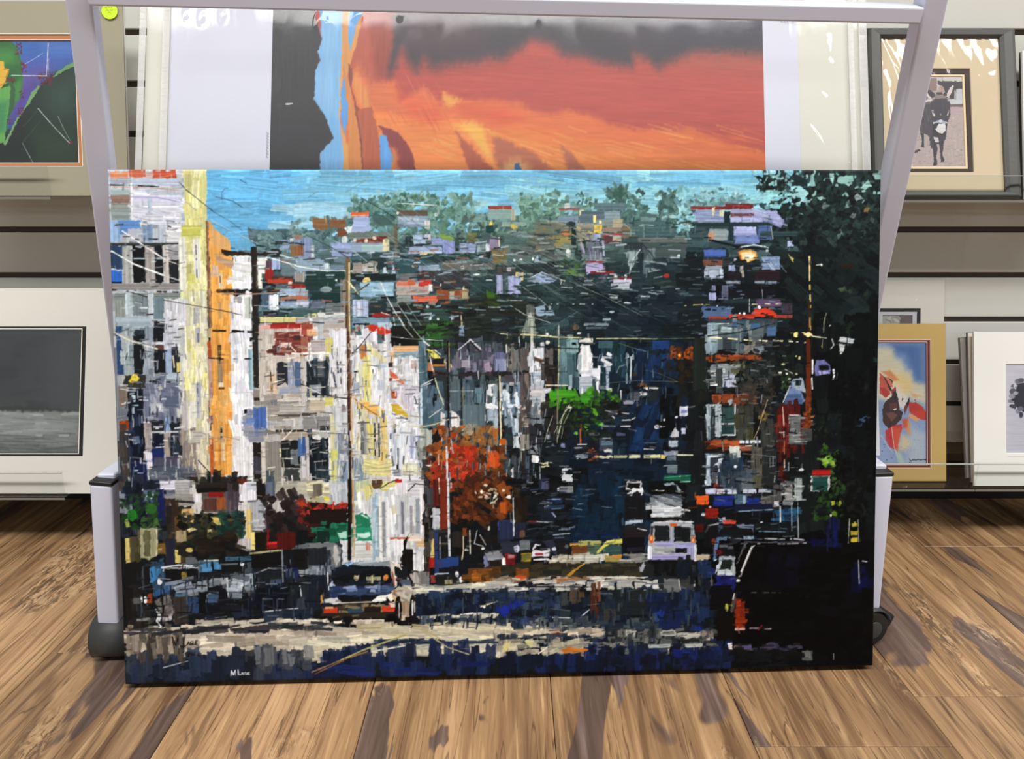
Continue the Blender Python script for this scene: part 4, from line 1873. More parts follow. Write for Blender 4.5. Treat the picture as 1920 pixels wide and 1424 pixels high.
f 1130 1180 1340 1240 70 40 12 0 3c4248 20262c 5c6060 14181c
f 235 1240 560 1280 60 40 26 90 1c2430 24304a 2c3644 141a24 3c4450
f 520 1232 960 1278 80 50 22 90 18264a 141f40 1e2e56 101a34 263450
f 940 1232 1380 1274 90 50 22 90 121a30 0e1628 162444 182654
f 620 1250 900 1274 12 40 8 0 1a2a68 16245c
f 480 1225 580 1250 20 30 16 90 707478 484c54 303844
p 1c2434 290,1236 460,1230 460,1262 300,1270
f 290 1234 460 1266 24 40 24 90 202a3c 1a2232 2a3850
l a8b0b8 2 306,1252 352,1240
l 8c6c44 3 585,1264 640,1242 690,1226
l a8a468 3 640,1242 680,1224 720,1210 760,1196
l 7c5438 2.4 590,1268 650,1240
l b0a880 2 790,1186 840,1220 880,1234
l b8a460 2 800,1188 830,1206
l d8d4c0 3 700,1226 760,1216
p d0cc98 945,1208 960,1206 950,1228 942,1228
o 940 900 3.65
f 0 0 110 280 24 70 40 60 3c1c0e 6c300f 281408 8c4818
r 5 160 55 250 b05018
e 65 130 20 14 e8ece0
e 30 85 10 10 d8d0c0
f 100 0 520 440 60 100 40 0 0c0f13 13171c 080a0d 1a2028
f 100 100 180 320 10 120 40 90 24180f 34281a
r 270 0 340 90 24283c
r 290 20 340 80 505470
r 430 0 510 30 c8ccd0
r 400 70 510 92 d0d4d8
r 410 60 510 100 808488
r 330 140 440 180 1c2c4c
r 310 190 450 215 243c5c
l 8ca4c0 8 330,148 420,150
r 280 240 390 300 182030
l 98a8c0 9 360,240 385,270
l b0bcc8 8 310,200 340,195
r 180 300 370 350 242c34
l a0a8b0 8 250,302 370,312
r 190 320 350 350 0a0c10
r 420 350 490 362 5c6c88
r 360 390 510 440 18202e
l 98a4b8 9 370,396 480,388
l b8c0cc 9 500,400 520,380
p 0a2032 520,70 860,0 1000,0 870,420 480,440
f 520 60 870 430 60 150 60 100 0a2034 0b263c 081826 0e2c42
f 500 380 860 440 16 90 30 0 0e1e3c 10284c
l 7c2424 10 200,300 250,305
r 100 300 180 420 24283c
r 0 290 100 430 283050
e 100 300 8 12 f0f0f0
l c0c8cc 9 96,140 98,400
r 130 430 210 500 6c787c
e 155 390 20 30 6c4c3c
r 0 440 140 520 2c3444
e 118 490 20 24 c0c4d8
r 30 530 110 600 7c1418
r 55 530 100 555 b87878
r 15 555 38 605 f0f0f0
r 145 520 220 580 a88c20
p 6c6830 145,530 220,530 215,560 150,580
p c8c8cc 225,490 240,460 330,460 345,500 340,545 220,545
p 0a0a0c 235,500 250,470 320,470 330,505
r 220 510 345 560 d0d0d8
r 240 520 300 540 a84050
r 220 545 350 600 0c0c0e
l d8dce0 12 235,568 330,564
r 280 440 390 490 10141c
p 2c3040 290,440 370,430 400,520 390,550 350,500
e 375 495 14 16 c8d0dc
r 390 450 480 530 1c1c1e
e 460 480 14 14 606864
r 480 455 560 475 c89030
r 490 470 620 540 6c4020
r 540 440 690 475 a8a858
r 600 450 700 540 4c6450
r 700 450 840 540 34504c
p d0c858 730,440 840,430 840,460 760,465 680,525 660,525
r 620 440 700 470 b0b060
r 840 390 1000 540 0c0c10
r 870 490 990 520 20202c
f 350 535 740 600 40 90 22 0 c4c0a8 b0ac9c d8d4c4 a8a08c
r 500 540 720 580 c8c8bc
r 720 545 840 590 a09048
r 770 540 840 560 c88838
f 840 535 1000 600 20 70 22 0 8c8c84 787874 a0a098
r 0 600 1000 690 2c2a20
f 0 600 1000 690 50 110 40 0 34301f 282620 3c3828 22241f
r 110 620 200 710 7c4418
e 140 690 40 20 c05020
l c8962c 9 440,700 500,650 580,600
p c88c2c 430,700 540,620 580,600 470,690
f 0 690 1000 720 50 90 16 0 b0aca0 98948a c4c0b4 8c6c48
r 360 700 540 730 a86838
l e4e0d4 10 620,700 720,700
l e0e0d4 9 740,698 990,702
f 0 720 780 780 70 80 24 0 b8b8ac a0a09c ccc8bc 8c8c8c d8d8d0
l 1c1c20 9 100,750 480,760 600,762
r 800 720 915 782 b8b8b8
p a8a8a4 800,720 900,715 915,780 800,780
r 920 718 1090 790 b0b0aa
p c8c8c4 980,720 1085,720 1090,780 1000,790
f 1090 700 1387 820 20 80 50 90 24282a 1c2024 343838
p 6c7070 1120,710 1230,715 1240,800 1130,805
r 1230 720 1340 800 383c3c
l b8b8b4 8 1225,715 1240,800
l c8c8c4 9 1330,720 1338,800
f 0 790 1387 1010 130 80 70 90 142034 1c2c40 0e1826 243648 182838 2c3c44
f 0 780 420 900 30 70 40 0 20304c 2c3c58 384860
p 182a90 30,900 120,840 170,860 90,910
e 30 920 30 40 1a2c9c
f 430 770 560 860 12 80 40 90 50402c 5c5038 404448
r 620 790 670 950 5c3020
f 620 780 680 950 6 110 30 90 704028 482818
r 710 910 790 1000 3c3a36
r 790 780 1090 960 1e2426
f 1040 830 1387 1040 40 120 70 0 101c38 142450 0e1830
p 1c3490 1060,950 1100,920 1130,940 1110,980
p 2c4878 1040,1010 1060,940 1090,1010
p 182c80 1300,1020 1387,980 1387,1080 1310,1070
l c8ccd8 8 550,970 610,920
p c8d0dc 480,1025 520,1000 515,1025 490,1035
l c8ccd4 8 360,970 480,975
f 0 970 480 1000 20 60 24 0 303c54 404c60 1c2844
f 380 980 1050 1060 50 70 30 0 2c3844 384450 485458 1c2838
f 150 960 420 1050 20 50 30 90 6c7478 50585c 34446c
f 0 1050 700 1110 60 90 26 -4 c4b8a0 b0a48c d8ccac 98907c e0d0b0
p d89068 340,1070 420,1065 430,1085 350,1095
l ece0d0 8 400,1100 460,1060
f 0 1090 600 1140 30 100 26 0 28303c 343c48 1c2430
f 0 1130 600 1220 50 90 30 -6 b0a890 98907c c8c0a0 8c8878
p d8cc88 20,1150 70,1130 60,1180 10,1210
p ccc88c 160,1130 230,1130 210,1180
p c87428 415,1190 480,1180 600,1190 590,1210 430,1218
l ece4d8 10 260,1220 320,1175
r 830 1070 935 1110 a8a8a0
f 700 1060 1100 1180 50 60 26 90 30363a 4c5050 1c2226 686864
p b0b0a4 1090,1080 1110,1068 1190,1068 1210,1090 1195,1110 1100,1105
r 1110 1078 1190 1098 686a68
r 1210 1085 1280 1115 b8b0a4
p b4b4a8 1265,1090 1370,1095 1365,1125 1290,1130
r 1010 1165 1165 1190 a8b0ac
r 1275 1165 1380 1195 b8bcb4
f 640 1150 820 1200 16 80 14 0 8c847c 70706a
f 600 1190 1387 1300 60 80 50 90 101628 0e1424 141e38 16224c
p 16226c 1180,1200 1240,1200 1250,1260 1180,1250
r 1010 30 1290 300 0a0c0e
p d8d8c0 1045,95 1130,100 1270,110 1130,108
p 8c9ca4 1130,50 1200,40 1250,100 1230,110 1210,60 1140,70
r 1130 65 1210 110 0a0c0e
r 1030 130 1260 225 808890
f 1030 130 1260 240 26 110 14 12 a8b0b4 586068 c8ccd0 3c444c
r 1040 215 1255 280 c8ccd0
f 1040 215 1255 285 10 90 18 0 d8dce0 a0a8b0
r 1060 285 1300 310 1c1c1c
p a8acb4 1040,330 1100,312 1300,312 1335,340 1350,500 1340,590 1010,575 1015,500
r 1055 340 1170 450 1c2022
r 1195 345 1310 462 14181a
r 1168 345 1196 470 a8acb8
p 3c3c40 1040,350 1062,340 1050,440 1030,440
r 1310 340 1330 450 8c98a0
e 1040 436 14 30 d86020
e 1040 430 6 14 f8c068
e 1328 446 16 30 d86c24
e 1326 446 6 14 ffd080
r 1168 328 1222 350 c85818
l d8d8d8 9 1060,320 1180,312 1330,320
r 1070 455 1195 490 a0a0d0
r 1195 465 1340 505 9898c8
r 1040 490 1200 545 a0a4a4
f 1040 490 1200 540 8 100 14 0 c0c0b8 848c90
r 1200 500 1288 532 0c0c10
r 1285 490 1345 580 9a9cc0
r 1040 540 1290 580 9490bc
r 1015 480 1042 575 e0e4ec
r 1335 475 1350 595 e4e8f0
r 1010 580 1340 690 0c0e10
f 1010 585 1340 690 12 90 40 90 14181a 202426
p a8acb8 955,630 990,590 1000,620 980,660 960,660
r 1320 620 1340 670 606870
r 865 20 985 140 181a1c
p d0d4d8 868,40 880,28 980,32 985,130 970,130 968,48 885,45 875,75
p d8dce0 870,75 985,80 980,110 960,110 940,95 910,130 880,120
r 890 45 970 75 101214
e 880 100 16 12 101214
e 915 160 9 9 e8e8e8
r 860 140 1000 300 14161a
p 98a8b8 862,310 980,298 985,320 920,325 870,345
r 860 330 1000 390 1e2228
r 850 360 1020 420 241c20
l b0b8c0 9 950,360 1010,375
r 890 300 985 315 c0c8d4
o 1280 900 3.65
f 0 600 200 1080 40 100 60 90 121c28 16263c 0e161e 1c3054
r 0 0 75 40 1c6048
l 8cc8b0 6 0,40 70,38
r 180 0 210 65 a8b8cc
r 250 0 275 70 a0acc0
f 280 0 520 90 20 110 50 90 2c3c48 3c4c58 20303c 4c5860
r 230 60 280 90 8c2420
r 420 20 510 95 606c70
r 500 0 560 90 50503f
r 170 90 250 128 b8c4dc
r 250 92 390 128 c0c8d4
d 485468 30 270,112 380,112
r 430 95 525 124 b0b4c8
r 535 95 630 122 b0b4c0
r 640 65 700 190 545454
r 720 45 768 190 8c8c8c
f 720 45 768 190 8 60 14 0 b0b0b0 686868
r 785 20 836 185 909898
f 785 20 836 185 8 60 16 0 b8c0bc 6c7474
r 640 180 680 220 c8c8cc
r 700 170 780 210 808484
r 890 10 1032 118 b8c0bc
r 905 14 1022 112 1c4c48
r 905 0 1030 10 901810
r 225 140 370 212 1c2e8c
r 370 130 460 200 48647c
l 98b0c4 20 440,150 440,190
r 455 160 550 215 1c2e88
r 555 140 640 230 50504c
f 555 140 640 230 6 80 12 0 787874 383c3c
r 110 135 200 200 d85018
p e86020 105,140 190,138 190,190 130,195
r 165 225 265 295 8c1c10
e 205 216 9 7 e8a890
e 158 270 14 12 c0c8d8
r 100 335 160 390 4c100c
r 370 200 640 260 141c38
l 7c98a8 9 400,250 640,240
p 0c1014 390,260 540,250 540,340 380,340
r 550 250 660 400 0a0c0e
p 1c4c6c 640,240 790,230 800,310 700,320 660,290
f 650 230 800 320 10 80 30 0 1c4868 245c80 12304c
l d8dce0 9 686,220 686,385
l 9cacb4 7 764,200 764,390
l 98a4a8 7 806,190 808,440
e 556 328 9 9 d8dcdc
r 540 330 720 400 12181c
l 78a0b4 7 540,390 720,396
p a8b0c0 260,290 310,290 310,330 270,320
r 290 310 385 338 d04838
r 240 335 510 430 101418
p 6c7c94 380,340 500,345 505,400 490,370 400,365
p 3c4c5c 240,400 260,340 290,345 260,410
r 160 335 260 500 101014
l 98a0a8 8 190,345 260,335
p 404448 165,390 195,345 205,350 180,395
e 225 455 14 24 7c2c18
p 5878a0 240,430 330,425 320,445 265,450 245,560 230,590 220,585
l b8c8d8 8 230,590 245,580
r 260 470 420 560 14161a
r 330 430 420 480 20242c
r 430 420 505 445 8ca0b8
l 7c8ca0 8 330,432 420,440
r 260 480 330 500 5c6068
p 5c1414 240,520 275,510 290,540 250,548
r 320 490 400 510 505860
r 260 560 400 590 98a4ac
p c0ccd4 240,640 265,590 285,590 265,650 225,690
p 182420 265,650 285,585 370,585 360,650
p b8c0c4 260,650 360,650 365,700 250,695
p 98a0a4 355,580 395,575 370,700 355,690
r 230 695 370 790 181c68
f 230 695 370 800 10 70 40 0 1c206c 14184c
r 195 640 235 690 1c2c6c
p 5c5c60 200,720 215,680 220,760 205,760
p b8a890 100,545 200,548 200,575 110,590
r 190 760 360 930 08080a
l c8c8ac 12 1,1 1,1
p 030304 360,480 430,450 880,460 1290,500 1310,1290 350,1190 330,1000 380,740
f 360 470 1300 1290 110 120 60 0 030304 050507 020203 06070a
d 989ca0 10 575,440 660,445
d a0a4b0 10 670,448 780,445 870,458
d 8c8c90 9 530,475 700,480 860,475
l 50505c 8 440,460 600,470 870,465
p 605c60 430,480 460,470 410,560 390,620 380,620
l 8c8c88 14 490,495 460,570 430,640 410,700
d d8d8d8 12 505,490 480,510 400,700
r 380 720 405 740 d0d4d0
e 355 650 12 30 a8acb0
f 620 580 860 780 14 100 90 90 04040e 060618 08081c
f 1170 600 1300 820 14 120 40 90 080c30 0a1040 060820
l 989cac 7 1218,600 1222,760
l b8bcc0 8 1245,605 1275,610
r 900 480 1110 500 0c1240
f 890 440 1120 510 10 70 30 0 080c34 0e1450
f 1000 330 1090 480 12 100 20 90 0c1248 101858 181c40
r 1170 340 1215 370 8c8020
r 1165 395 1220 425 a89424
r 1165 440 1215 472 b09c28
l 98a08c 7 1160,310 1150,480
l 90988c 6 1218,320 1222,470
p b0a030 1185,330 1200,330 1210,360 1180,365
b 880 60 1130 320 40 46 142814 1e3c18 101c10 284c1c
b 1040 60 1120 130 10 40 24401a 2c4c1c
p a8b030 1035,190 1060,180 1060,215 1040,220
e 1095 205 9 22 a0a430
e 1055 275 20 18 5c7c24
b 955 160 1020 210 8 40 20401a 284c18
e 925 295 14 26 2c5418
e 1030 285 6 10 d8e0c0
r 370 868 436 1060 7c2408
f 370 865 436 1060 14 56 36 0 9c3010 6c1c08 8c2c0c
r 365 1058 436 1076 c09888
l a89898 9 470,1062 530,1062
l 908890 8 570,1068 612,1068
l 8c1c24 9 525,1075 550,1045
p 504c48 340,900 370,820 380,830 360,930 350,1060 340,1050
l c8c8c8 8 365,820 355,860
e 312 915 12 26 b8b440
d 40443f 7 480,815 680,818 860,850
r 240 940 360 1150 0a0806
p d8d0cc 318,1165 345,1165 350,1205 325,1205
e 380 1190 24 16 6c5c58
f 400 1170 820 1220 22 80 20 0 302c48 3c3850 24222c 50485c
r 410 1178 480 1204 58507c
r 820 1222 900 1290 505450
p 686c68 825,1225 890,1228 885,1270 830,1268
l 808480 7 1040,1245 1040,1285
f 340 1210 820 1300 24 90 50 0 101214 16181c 0c0d0f
f 0 1080 240 1200 30 60 26 0 4c504c 20241f 686860
p b8b4a8 0,1090 100,1085 120,1120 30,1125
r 20 1165 145 1195 b4b8b0
e 150 1095 24 20 8c8078
e 200 1100 20 26 787068
f 0 1200 240 1300 24 60 60 90 121c40 0e1830 162658
r 0 1195 60 1230 1c2c68
b 1150 0 1310 300 24 60 0a0c0c 12140f 0e1010 1c1c18
f 1100 860 1310 1280 20 80 50 0 040405 060707
o 0 0 1
f 500 1172 612 1183 16 40 6 0 20262c 2c3238 343a40
f 245 1177 500 1187 26 50 6 -3 2c2c34 3c3a40 24262e
f 245 1186 345 1240 14 30 10 90 4c4640 6c6458 38342f
f 490 640 800 900 220 16 2.4 90 7c8490 5c646c b8b490 9ca4ac 444a52 d8d8d8
f 490 640 800 900 160 18 2.2 0 8c8c8c c8c8bc 5c5c5c e0dcc8 a09888
f 330 640 400 900 60 18 2.2 90 e4e0c0 a8a490 c8c8c0
f 230 400 345 900 140 14 2.4 0 c0c8d0 5c6470 8c949c 30343c d4d8dc
f 240 640 345 900 80 16 2.6 90 9ca0ac 4c5464 202834 b4b8c0
f 490 440 960 600 260 18 2.6 0 8ca0b4 2c3e42 6c8488 b0bcc8 1c2c30 9c6048 7c98a0
f 960 410 1320 560 200 18 2.6 0 6c8488 2c3c3e 8c9ca0 4c5e5c a8b4b8 3c4c4c
f 950 540 1320 640 140 16 2.2 0 1c2c30 34484c 0e181c 4c6064
f 1320 440 1480 640 110 14 2.2 0 1c2830 4c6078 0c1418 6c7c94 2c3844
f 1330 640 1500 940 150 14 2.4 0 0c1012 3c4448 6c7478 1c2224 54504a
f 1330 640 1500 940 90 16 2.2 90 0c1012 3c4448 8c9498 1c2224
f 830 640 1030 900 140 20 2.2 90 2c3840 7c8c98 4c5c68 b4c0c8 1c2428
f 990 780 1200 1010 130 16 2.2 0 0a0c10 2c343e 1c2430 5c6874 121820 0c1016
f 990 900 1130 1040 50 18 2 0 3c4c60 0c1018 202c40 7c8894
f 250 1050 620 1160 130 20 3 90 0c1016 1c2636 343e4c 0e1420 4c5864
f 250 1050 620 1160 70 24 2.2 0 0a0c12 2c3440 6c747c
f 780 1120 1330 1180 130 18 3.5 90 141e32 1e2c3e 2c3a44 0e1826 384450
f 780 1100 1320 1190 30 30 2 0 3c444c 1c2838 5c6064
f 1340 900 1500 1030 70 16 2.2 0 0a0c10 1c2c40 54606c 0e1014
f 1140 660 1260 760 50 18 2 90 24404c 0e2230 4c6870
f 830 560 990 650 70 22 2.4 0 1c201e 2c342e 141818 384030
o 210 600 4.45
r 1205 700 1308 905 4a6eb4
l e4e4e0 7 1312,700 1312,860
r 1205 880 1300 950 6c7ca4 .6
o 580 900 3.65
l 14100c 24 288,0 286,300 283,545
l c89c54 10 310,0 314,300 316,545
l 3c2c20 8 300,0 302,300
o 220 900 3.65
l 1c1814 26 990,0 992,120
q 9000 .38
o 220 900 3.65
l 14100e 6 376,1072 388,1152
l 14100e 6 378,1076 402,1136
l 14100e 6 402,1136 418,1062
l 14100e 5 418,1062 420,1188
e 434 1138 6 6 14100e
l 14100e 6 468,1040 450,1145
l 14100e 5 450,1145 480,1128
l 14100e 5 480,1130 487,1108 494,1130
l 14100e 4 480,1122 494,1122
l 14100e 5 510,1106 500,1112 500,1130 512,1130 512,1120 505,1120
l 14100e 5 518,1106 520,1128 532,1128 534,1106
l 14100e 5 552,1106 540,1106 541,1132 554,1132
l 14100e 4 541,1119 552,1119
l 14100e 4 538,1096 542,1096
l 14100e 4 548,1096 552,1096
l 14100e 5 484,1184 482,1212
l 14100e 5 498,1180 484,1215
l 14100e 5 510,1186 500,1188 510,1196 504,1206
e 520 1198 5 7 14100e
l 14100e 4 530,1200 540,1200
l 14100e 4 546,1206 552,1188 558,1206
l 14100e 4 566,1206 566,1188 574,1192 568,1197
l e4e8ec 6 778,1345 780,1312
l e4e8ec 6 780,1312 794,1340 806,1308
l e4e8ec 6 806,1308 808,1345
l e4e8ec 6 826,1305 828,1340 844,1340
l e4e8ec 5 848,1340 853,1326 858,1340
l e4e8ec 5 874,1326 864,1330 866,1340 874,1338
l e4e8ec 5 880,1326 881,1338 889,1338 889,1326
l e4e8ec 5 904,1326 894,1328 896,1340 905,1339
'''
ORANGE = '''
o 480 0 3.69
p b8483c -200,-300 4000,-300 4000,2000 -200,2000
x 800 300 3400 900 160 420 10 4 .35 a83c34 c4544a b0483c c85c44
g 1 16 38323c 930,-300 3700,-300 3700,390 3480,390 3300,365 3050,365 2850,430 2790,470 2700,400 2620,380 2600,460 2450,440 2330,410 2230,380 2130,380 2060,310 1900,262 1830,330 1720,400 1620,400 1500,425 1300,440 1230,470 1160,390 1110,490 1060,440 1010,330 960,460 925,520 905,470 940,250
g .7 40 4a3036 1000,-300 1560,-300 1560,330 1300,410 1150,380 1050,250
g .6 60 34344a 2700,-300 3700,-300 3700,300 3200,330 2800,200
g .6 30 2c2a30 1600,180 2400,150 2500,330 2300,330 2000,180 1700,330
g .7 20 b85a40 3000,380 3500,380 3500,470 3200,480 2900,470
g 1 8 e0703a 560,560 700,430 800,600 960,560 1000,700 1160,600 1280,720 1290,640 1440,690 1650,690 1780,720 1800,700 1900,760 2050,790 2150,760 2300,790 2450,860 2600,890 2750,900 2900,910 2980,885 3100,930 3300,1000 3550,1060 3700,1080 3700,2000 500,2000
g .8 20 e8863c 800,760 1000,820 1200,880 1500,840 1700,900 1900,880 2100,960 2400,1000 3000,1100 3700,1200 3700,2000 700,2000
g .7 12 e05a38 1000,640 1250,730 1300,830 1180,860 1050,780
g .6 16 d84e36 1400,720 1700,740 1850,820 1700,860 1450,800
g .8 14 f08a44 820,760 960,800 1100,900 1250,860 1350,830 1500,900 1900,1000 2300,1300 800,1300
x 1500 850 3500 1300 160 260 9 15 .4 ec7c38 f09a4c e06834 f4a854
x 1100 860 2200 1200 70 220 9 20 .4 f0a850 e88c40 f4b45c
x 700 500 1300 850 50 140 8 62 .35 d8683c e48c48 c04c34
g .8 6 f0b050 1300,640 1420,690 1340,740 1290,700
g .8 4 a04838 1380,905 1480,1000 1560,1090 1640,1160 1640,1260 1500,1260 1440,1080
g .9 6 f0b44c 1360,860 1460,920 1560,1040 1640,1120 1600,1000 1580,900 1700,950 1500,840
g .8 5 a85a44 1640,940 1720,960 1800,1010 1870,1030 1920,1060 2060,1180 1700,1200 1650,1100
g .8 5 a05848 2110,1010 2180,1050 2230,1120 2290,1180 2160,1180
g .8 10 e8b878 1720,1130 1800,1100 1900,1160 1800,1260 1680,1260
p 3c6898 1790,1160 1800,1130 1820,1125 1840,1165 1840,1260 1780,1260
g 1 8 9c4434 700,-300 930,-300 940,250 905,470 860,560 800,480 790,300 760,200
g 1 10 b85840 640,420 700,160 760,90 800,400 830,560 780,800 700,620
g .9 8 d87040 660,600 700,430 800,580 870,560 950,640 960,760 820,780 780,620
g .8 8 e89850 660,560 690,480 740,580 780,620 800,760 770,800 700,700
p 6ca8e0 640,-300 740,-300 735,110 690,200 660,340 640,360 630,260
p dc9850 590,-300 650,-300 640,200 645,360 700,170 740,100 720,200 660,420 620,560 570,700 580,400
p 8a4434 640,440 670,480 660,600 700,740 780,800 800,740 830,860 850,1260 740,1260 720,1000 680,700 640,560
p d88848 600,450 640,560 680,740 720,960 740,1260 640,1260 640,900 610,700
p e0a058 570,560 590,700 580,850 640,1000 640,1260 610,1260 590,1000 560,700
p b85c3c 700,760 800,740 830,860 860,1000 870,1260 740,1260 740,1020
p 5ca0e0 600,540 620,540 625,700 640,740 620,940 590,860 590,640
p 8c3434 840,870 960,900 1040,980 1090,1090 1120,1260 1000,1260 940,1100 900,960
p 5ca4e4 852,930 900,940 950,1090 965,1150 940,1120 930,1260 868,1260
g .9 4 d87c44 930,1000 980,1050 1000,1260 960,1260
p 7ab6e6 408,-300 600,-300 592,300 582,600 572,800 600,1000 620,2000 440,2000 440,1060 540,955 500,870 480,800 400,690 405,650 415,480 445,410 430,350 455,260
g .6 20 98c4ea 470,-300 560,-300 550,800 480,760 420,640 460,400
p 2b2c30 -100,-300 412,-300 410,130 455,260 430,350 445,410 415,480 405,650 400,690 480,800 500,870 540,955 440,1060 440,2000 -100,2000
x 110 0 400 900 40 300 8 90 .4 34353a 26272b 3a3b40
'''
CACTUS = '''
o 0 50 5.088
p 2c3f34 -1200,-200 1200,-200 1200,1600 -1200,1600
p 3c70c0 -300,60 760,60 760,420 480,420 380,560 100,980 -300,980
g .9 40 4a66c0 200,300 740,200 740,330 520,420 400,480 200,440
g .9 40 7058ac 180,400 460,380 380,560 240,720 120,900 60,900
g .8 30 5a3a98 160,600 320,560 230,740 110,900
g .6 20 5c84d0 380,140 740,130 740,260 420,260
p 1c3028 20,1110 220,770 360,560 500,450 740,340 1000,330 1000,1600 -1200,1600 -1200,1250
g .8 60 3a5850 420,560 740,420 740,800 560,860 420,760
g .8 50 28442f 300,1000 720,980 740,1290 320,1300
g .7 40 1a2024 -100,1120 200,900 300,1300 -100,1300
p 74a868 490,470 560,410 640,350 735,318 735,362 640,396 560,440 500,478
p 7cac74 20,1110 150,860 220,770 290,620 350,555 372,560 300,680 230,770 160,880 50,1110 30,1130
p 2f6e38 -300,110 70,115 150,190 190,330 205,480 190,640 130,740 60,900 40,1000 -300,1000
g .8 20 4c9c44 -300,220 120,200 160,330 -20,380
g .9 10 4c9448 100,560 200,480 195,640 130,740
p 356840 80,520 130,580 125,740 60,880 60,700
p 6cb45c -300,560 70,520 85,600 70,800 40,960 30,1100 -300,1130
g .8 12 3c8c5c -300,760 60,700 40,1000 -300,1060
p 2c5c34 -300,560 20,540 80,520 70,560 10,580 -300,620
p f0c040 -300,330 20,320 30,390 76,400 50,480 20,560 -20,590 -300,600
l c87828 10 20,400 70,410 40,480
l c84c28 8 -20,560 50,520
b 130 150 195 260 30 30 7c2430 6c1c28
b 190 330 240 430 30 30 6c2030 7c2838
b 50 480 140 530 24 30 7c2c30 6c2028
b 355 430 490 550 60 36 6c2434 5c1c2c 7c2c38
b 160 770 215 850 26 30 5c2030 6c2438
b 170 610 220 680 16 24 602040
b 50 880 90 930 16 24 6c2028
e 660 1100 26 20 5c2c40
l eceef4 9 95,458 430,464
l f0f0f8 10 447,150 430,460
l c8d4ec 5 452,300 446,440
l dce4f4 6 225,350 340,285 395,245
l c4ccd0 11 350,775 430,870 520,970 650,1105
l 8c989c 9 540,850 590,960 655,1080
l 9ca4a8 10 200,1105 250,1200 300,1290
l 3c5850 6 210,945 290,860 330,800
l 3c5850 6 200,1100 300,980 380,880
'''
SEASCAPE = '''
o 0 380 2.455
p 464b4d -900,500 400,500 400,1200 -900,1200
f -700 560 360 950 60 200 70 0 44494b 4a4f51 404547
g .6 60 50555a 230,600 360,600 360,950 200,950
g .5 60 30363a -700,600 180,600 150,940 -700,940
g 1 6 868c8c -900,950 360,955 360,1160 -900,1160
g .8 4 2c3030 -900,940 120,940 360,952 360,960 -900,965
f -700 970 360 1150 90 160 14 2 a4aaaa 8e9494 b8bebe 6e7474 7c8282
x -700 965 200 1150 120 200 6 2 .5 a8aeae 505656 98a0a0
g .6 20 a4aaa8 -300,985 120,985 340,1000 340,1050 100,1070 -300,1050
g .7 30 4c5252 -200,1100 360,1130 360,1170 -300,1170
'''
DONKEY = '''
o 1690 110 6.475
p b8a8a4 0,100 900,100 900,1400 0,1400
p a89c9c 0,100 900,100 900,560 0,560
p c8bcbc 380,180 560,180 480,360 380,360
p d0c8c4 560,170 840,170 840,240 560,240
p 5c5458 100,170 380,200 370,480 250,520 120,640 100,640
p 383438 290,190 380,210 370,240 300,240
p 3a3438 280,250 370,270 360,460 280,470
p 705c58 200,480 420,460 330,560 200,640
p 8c7470 370,200 480,200 480,350 370,360
p 2c2a30 490,230 840,240 840,300 700,320 690,450 600,440 560,300 490,270
p 2c2428 690,300 840,280 840,560 800,560
p c0c4cc 720,330 800,330 800,460 720,460
p c8ccd0 630,460 800,455 800,510 650,520
p 6c5854 640,515 840,515 840,550 640,550
p b8a4a4 640,550 840,550 840,700 640,640
f 600 640 840 1280 60 90 26 0 b4a8a0 a89c98 c4b4b0 9c9890
f 120 650 420 1280 60 90 26 0 b0a4a0 9c908c c0b4b0 a8a098
f 130 1040 840 1290 80 70 20 0 b4a4a4 c4b4b4 a49894
f 140 820 280 960 20 24 12 0 4c4444 6c6060
p e0d8d4 270,485 420,450 420,475 280,505
p e4dcd8 180,665 260,630 260,650 190,690
p 3c3430 145,1115 270,1060 285,1085 150,1135
p 423c44 330,540 420,480 640,480 650,640 610,760 600,880 570,960 500,980 440,960 380,900 300,860 260,800 245,720 260,620
f 260 560 400 860 20 110 36 80 4c464e 3c363e 58525a
p 35303a 400,560 440,460 520,420 600,440 645,520 630,600 610,720 600,760 430,760 420,640
f 420 450 630 720 20 90 30 80 302c34 3c3640 44404a
p 8c7c7c 440,430 480,400 560,410 600,440 560,445 480,450
p 2c282e 350,350 400,340 465,400 450,430 420,440 340,350
p dcd0c8 310,320 330,340 420,440 400,450 360,420
p 2a262c 555,410 580,370 640,280 650,280 610,380 590,420
p d8ccc8 600,420 610,370 670,280 690,290 650,400 630,445
p 3a2c30 470,370 540,370 560,400 480,400
p c07858 540,300 552,300 552,380 540,380
p c8c0c0 485,280 500,290 505,350 490,340
p 201c24 600,740 430,740 430,900 470,930 560,950 600,880
p e4e0e0 470,830 455,815 480,810 500,760 580,750 592,790 590,840 550,880 500,860
p 9cb0c0 440,740 500,710 530,700 600,735 600,750 520,745 445,752
e 525 720 22 18 d4e0e8
e 445 742 10 8 e8ecec
e 602 742 8 8 e8ecec
p d0c4c0 415,580 440,590 465,650 450,665 430,640
p d0c4c0 640,580 615,600 605,655 620,655
p 1c1a20 425,590 455,610 450,630 430,610
p 1c1a20 640,585 612,605 610,630
e 530 640 8 14 8c8088
p 34303a 380,900 600,900 580,960 540,1000 460,1000 410,960
p d8d0d0 440,910 500,930 510,980 470,990
p 302c34 420,960 480,980 490,1080 475,1160 490,1250 440,1262 445,1160 430,1060
p 302c34 510,980 570,960 560,1060 555,1150 575,1210 535,1218 525,1150 520,1060
p 2a262c 440,1230 490,1225 485,1265 435,1265
p 28242a 530,1195 575,1195 570,1225 535,1222
p 2c282e 290,870 325,870 325,1020 330,1045 290,1045 300,960
p 3c363e 390,930 420,940 430,1050 410,1060
'''
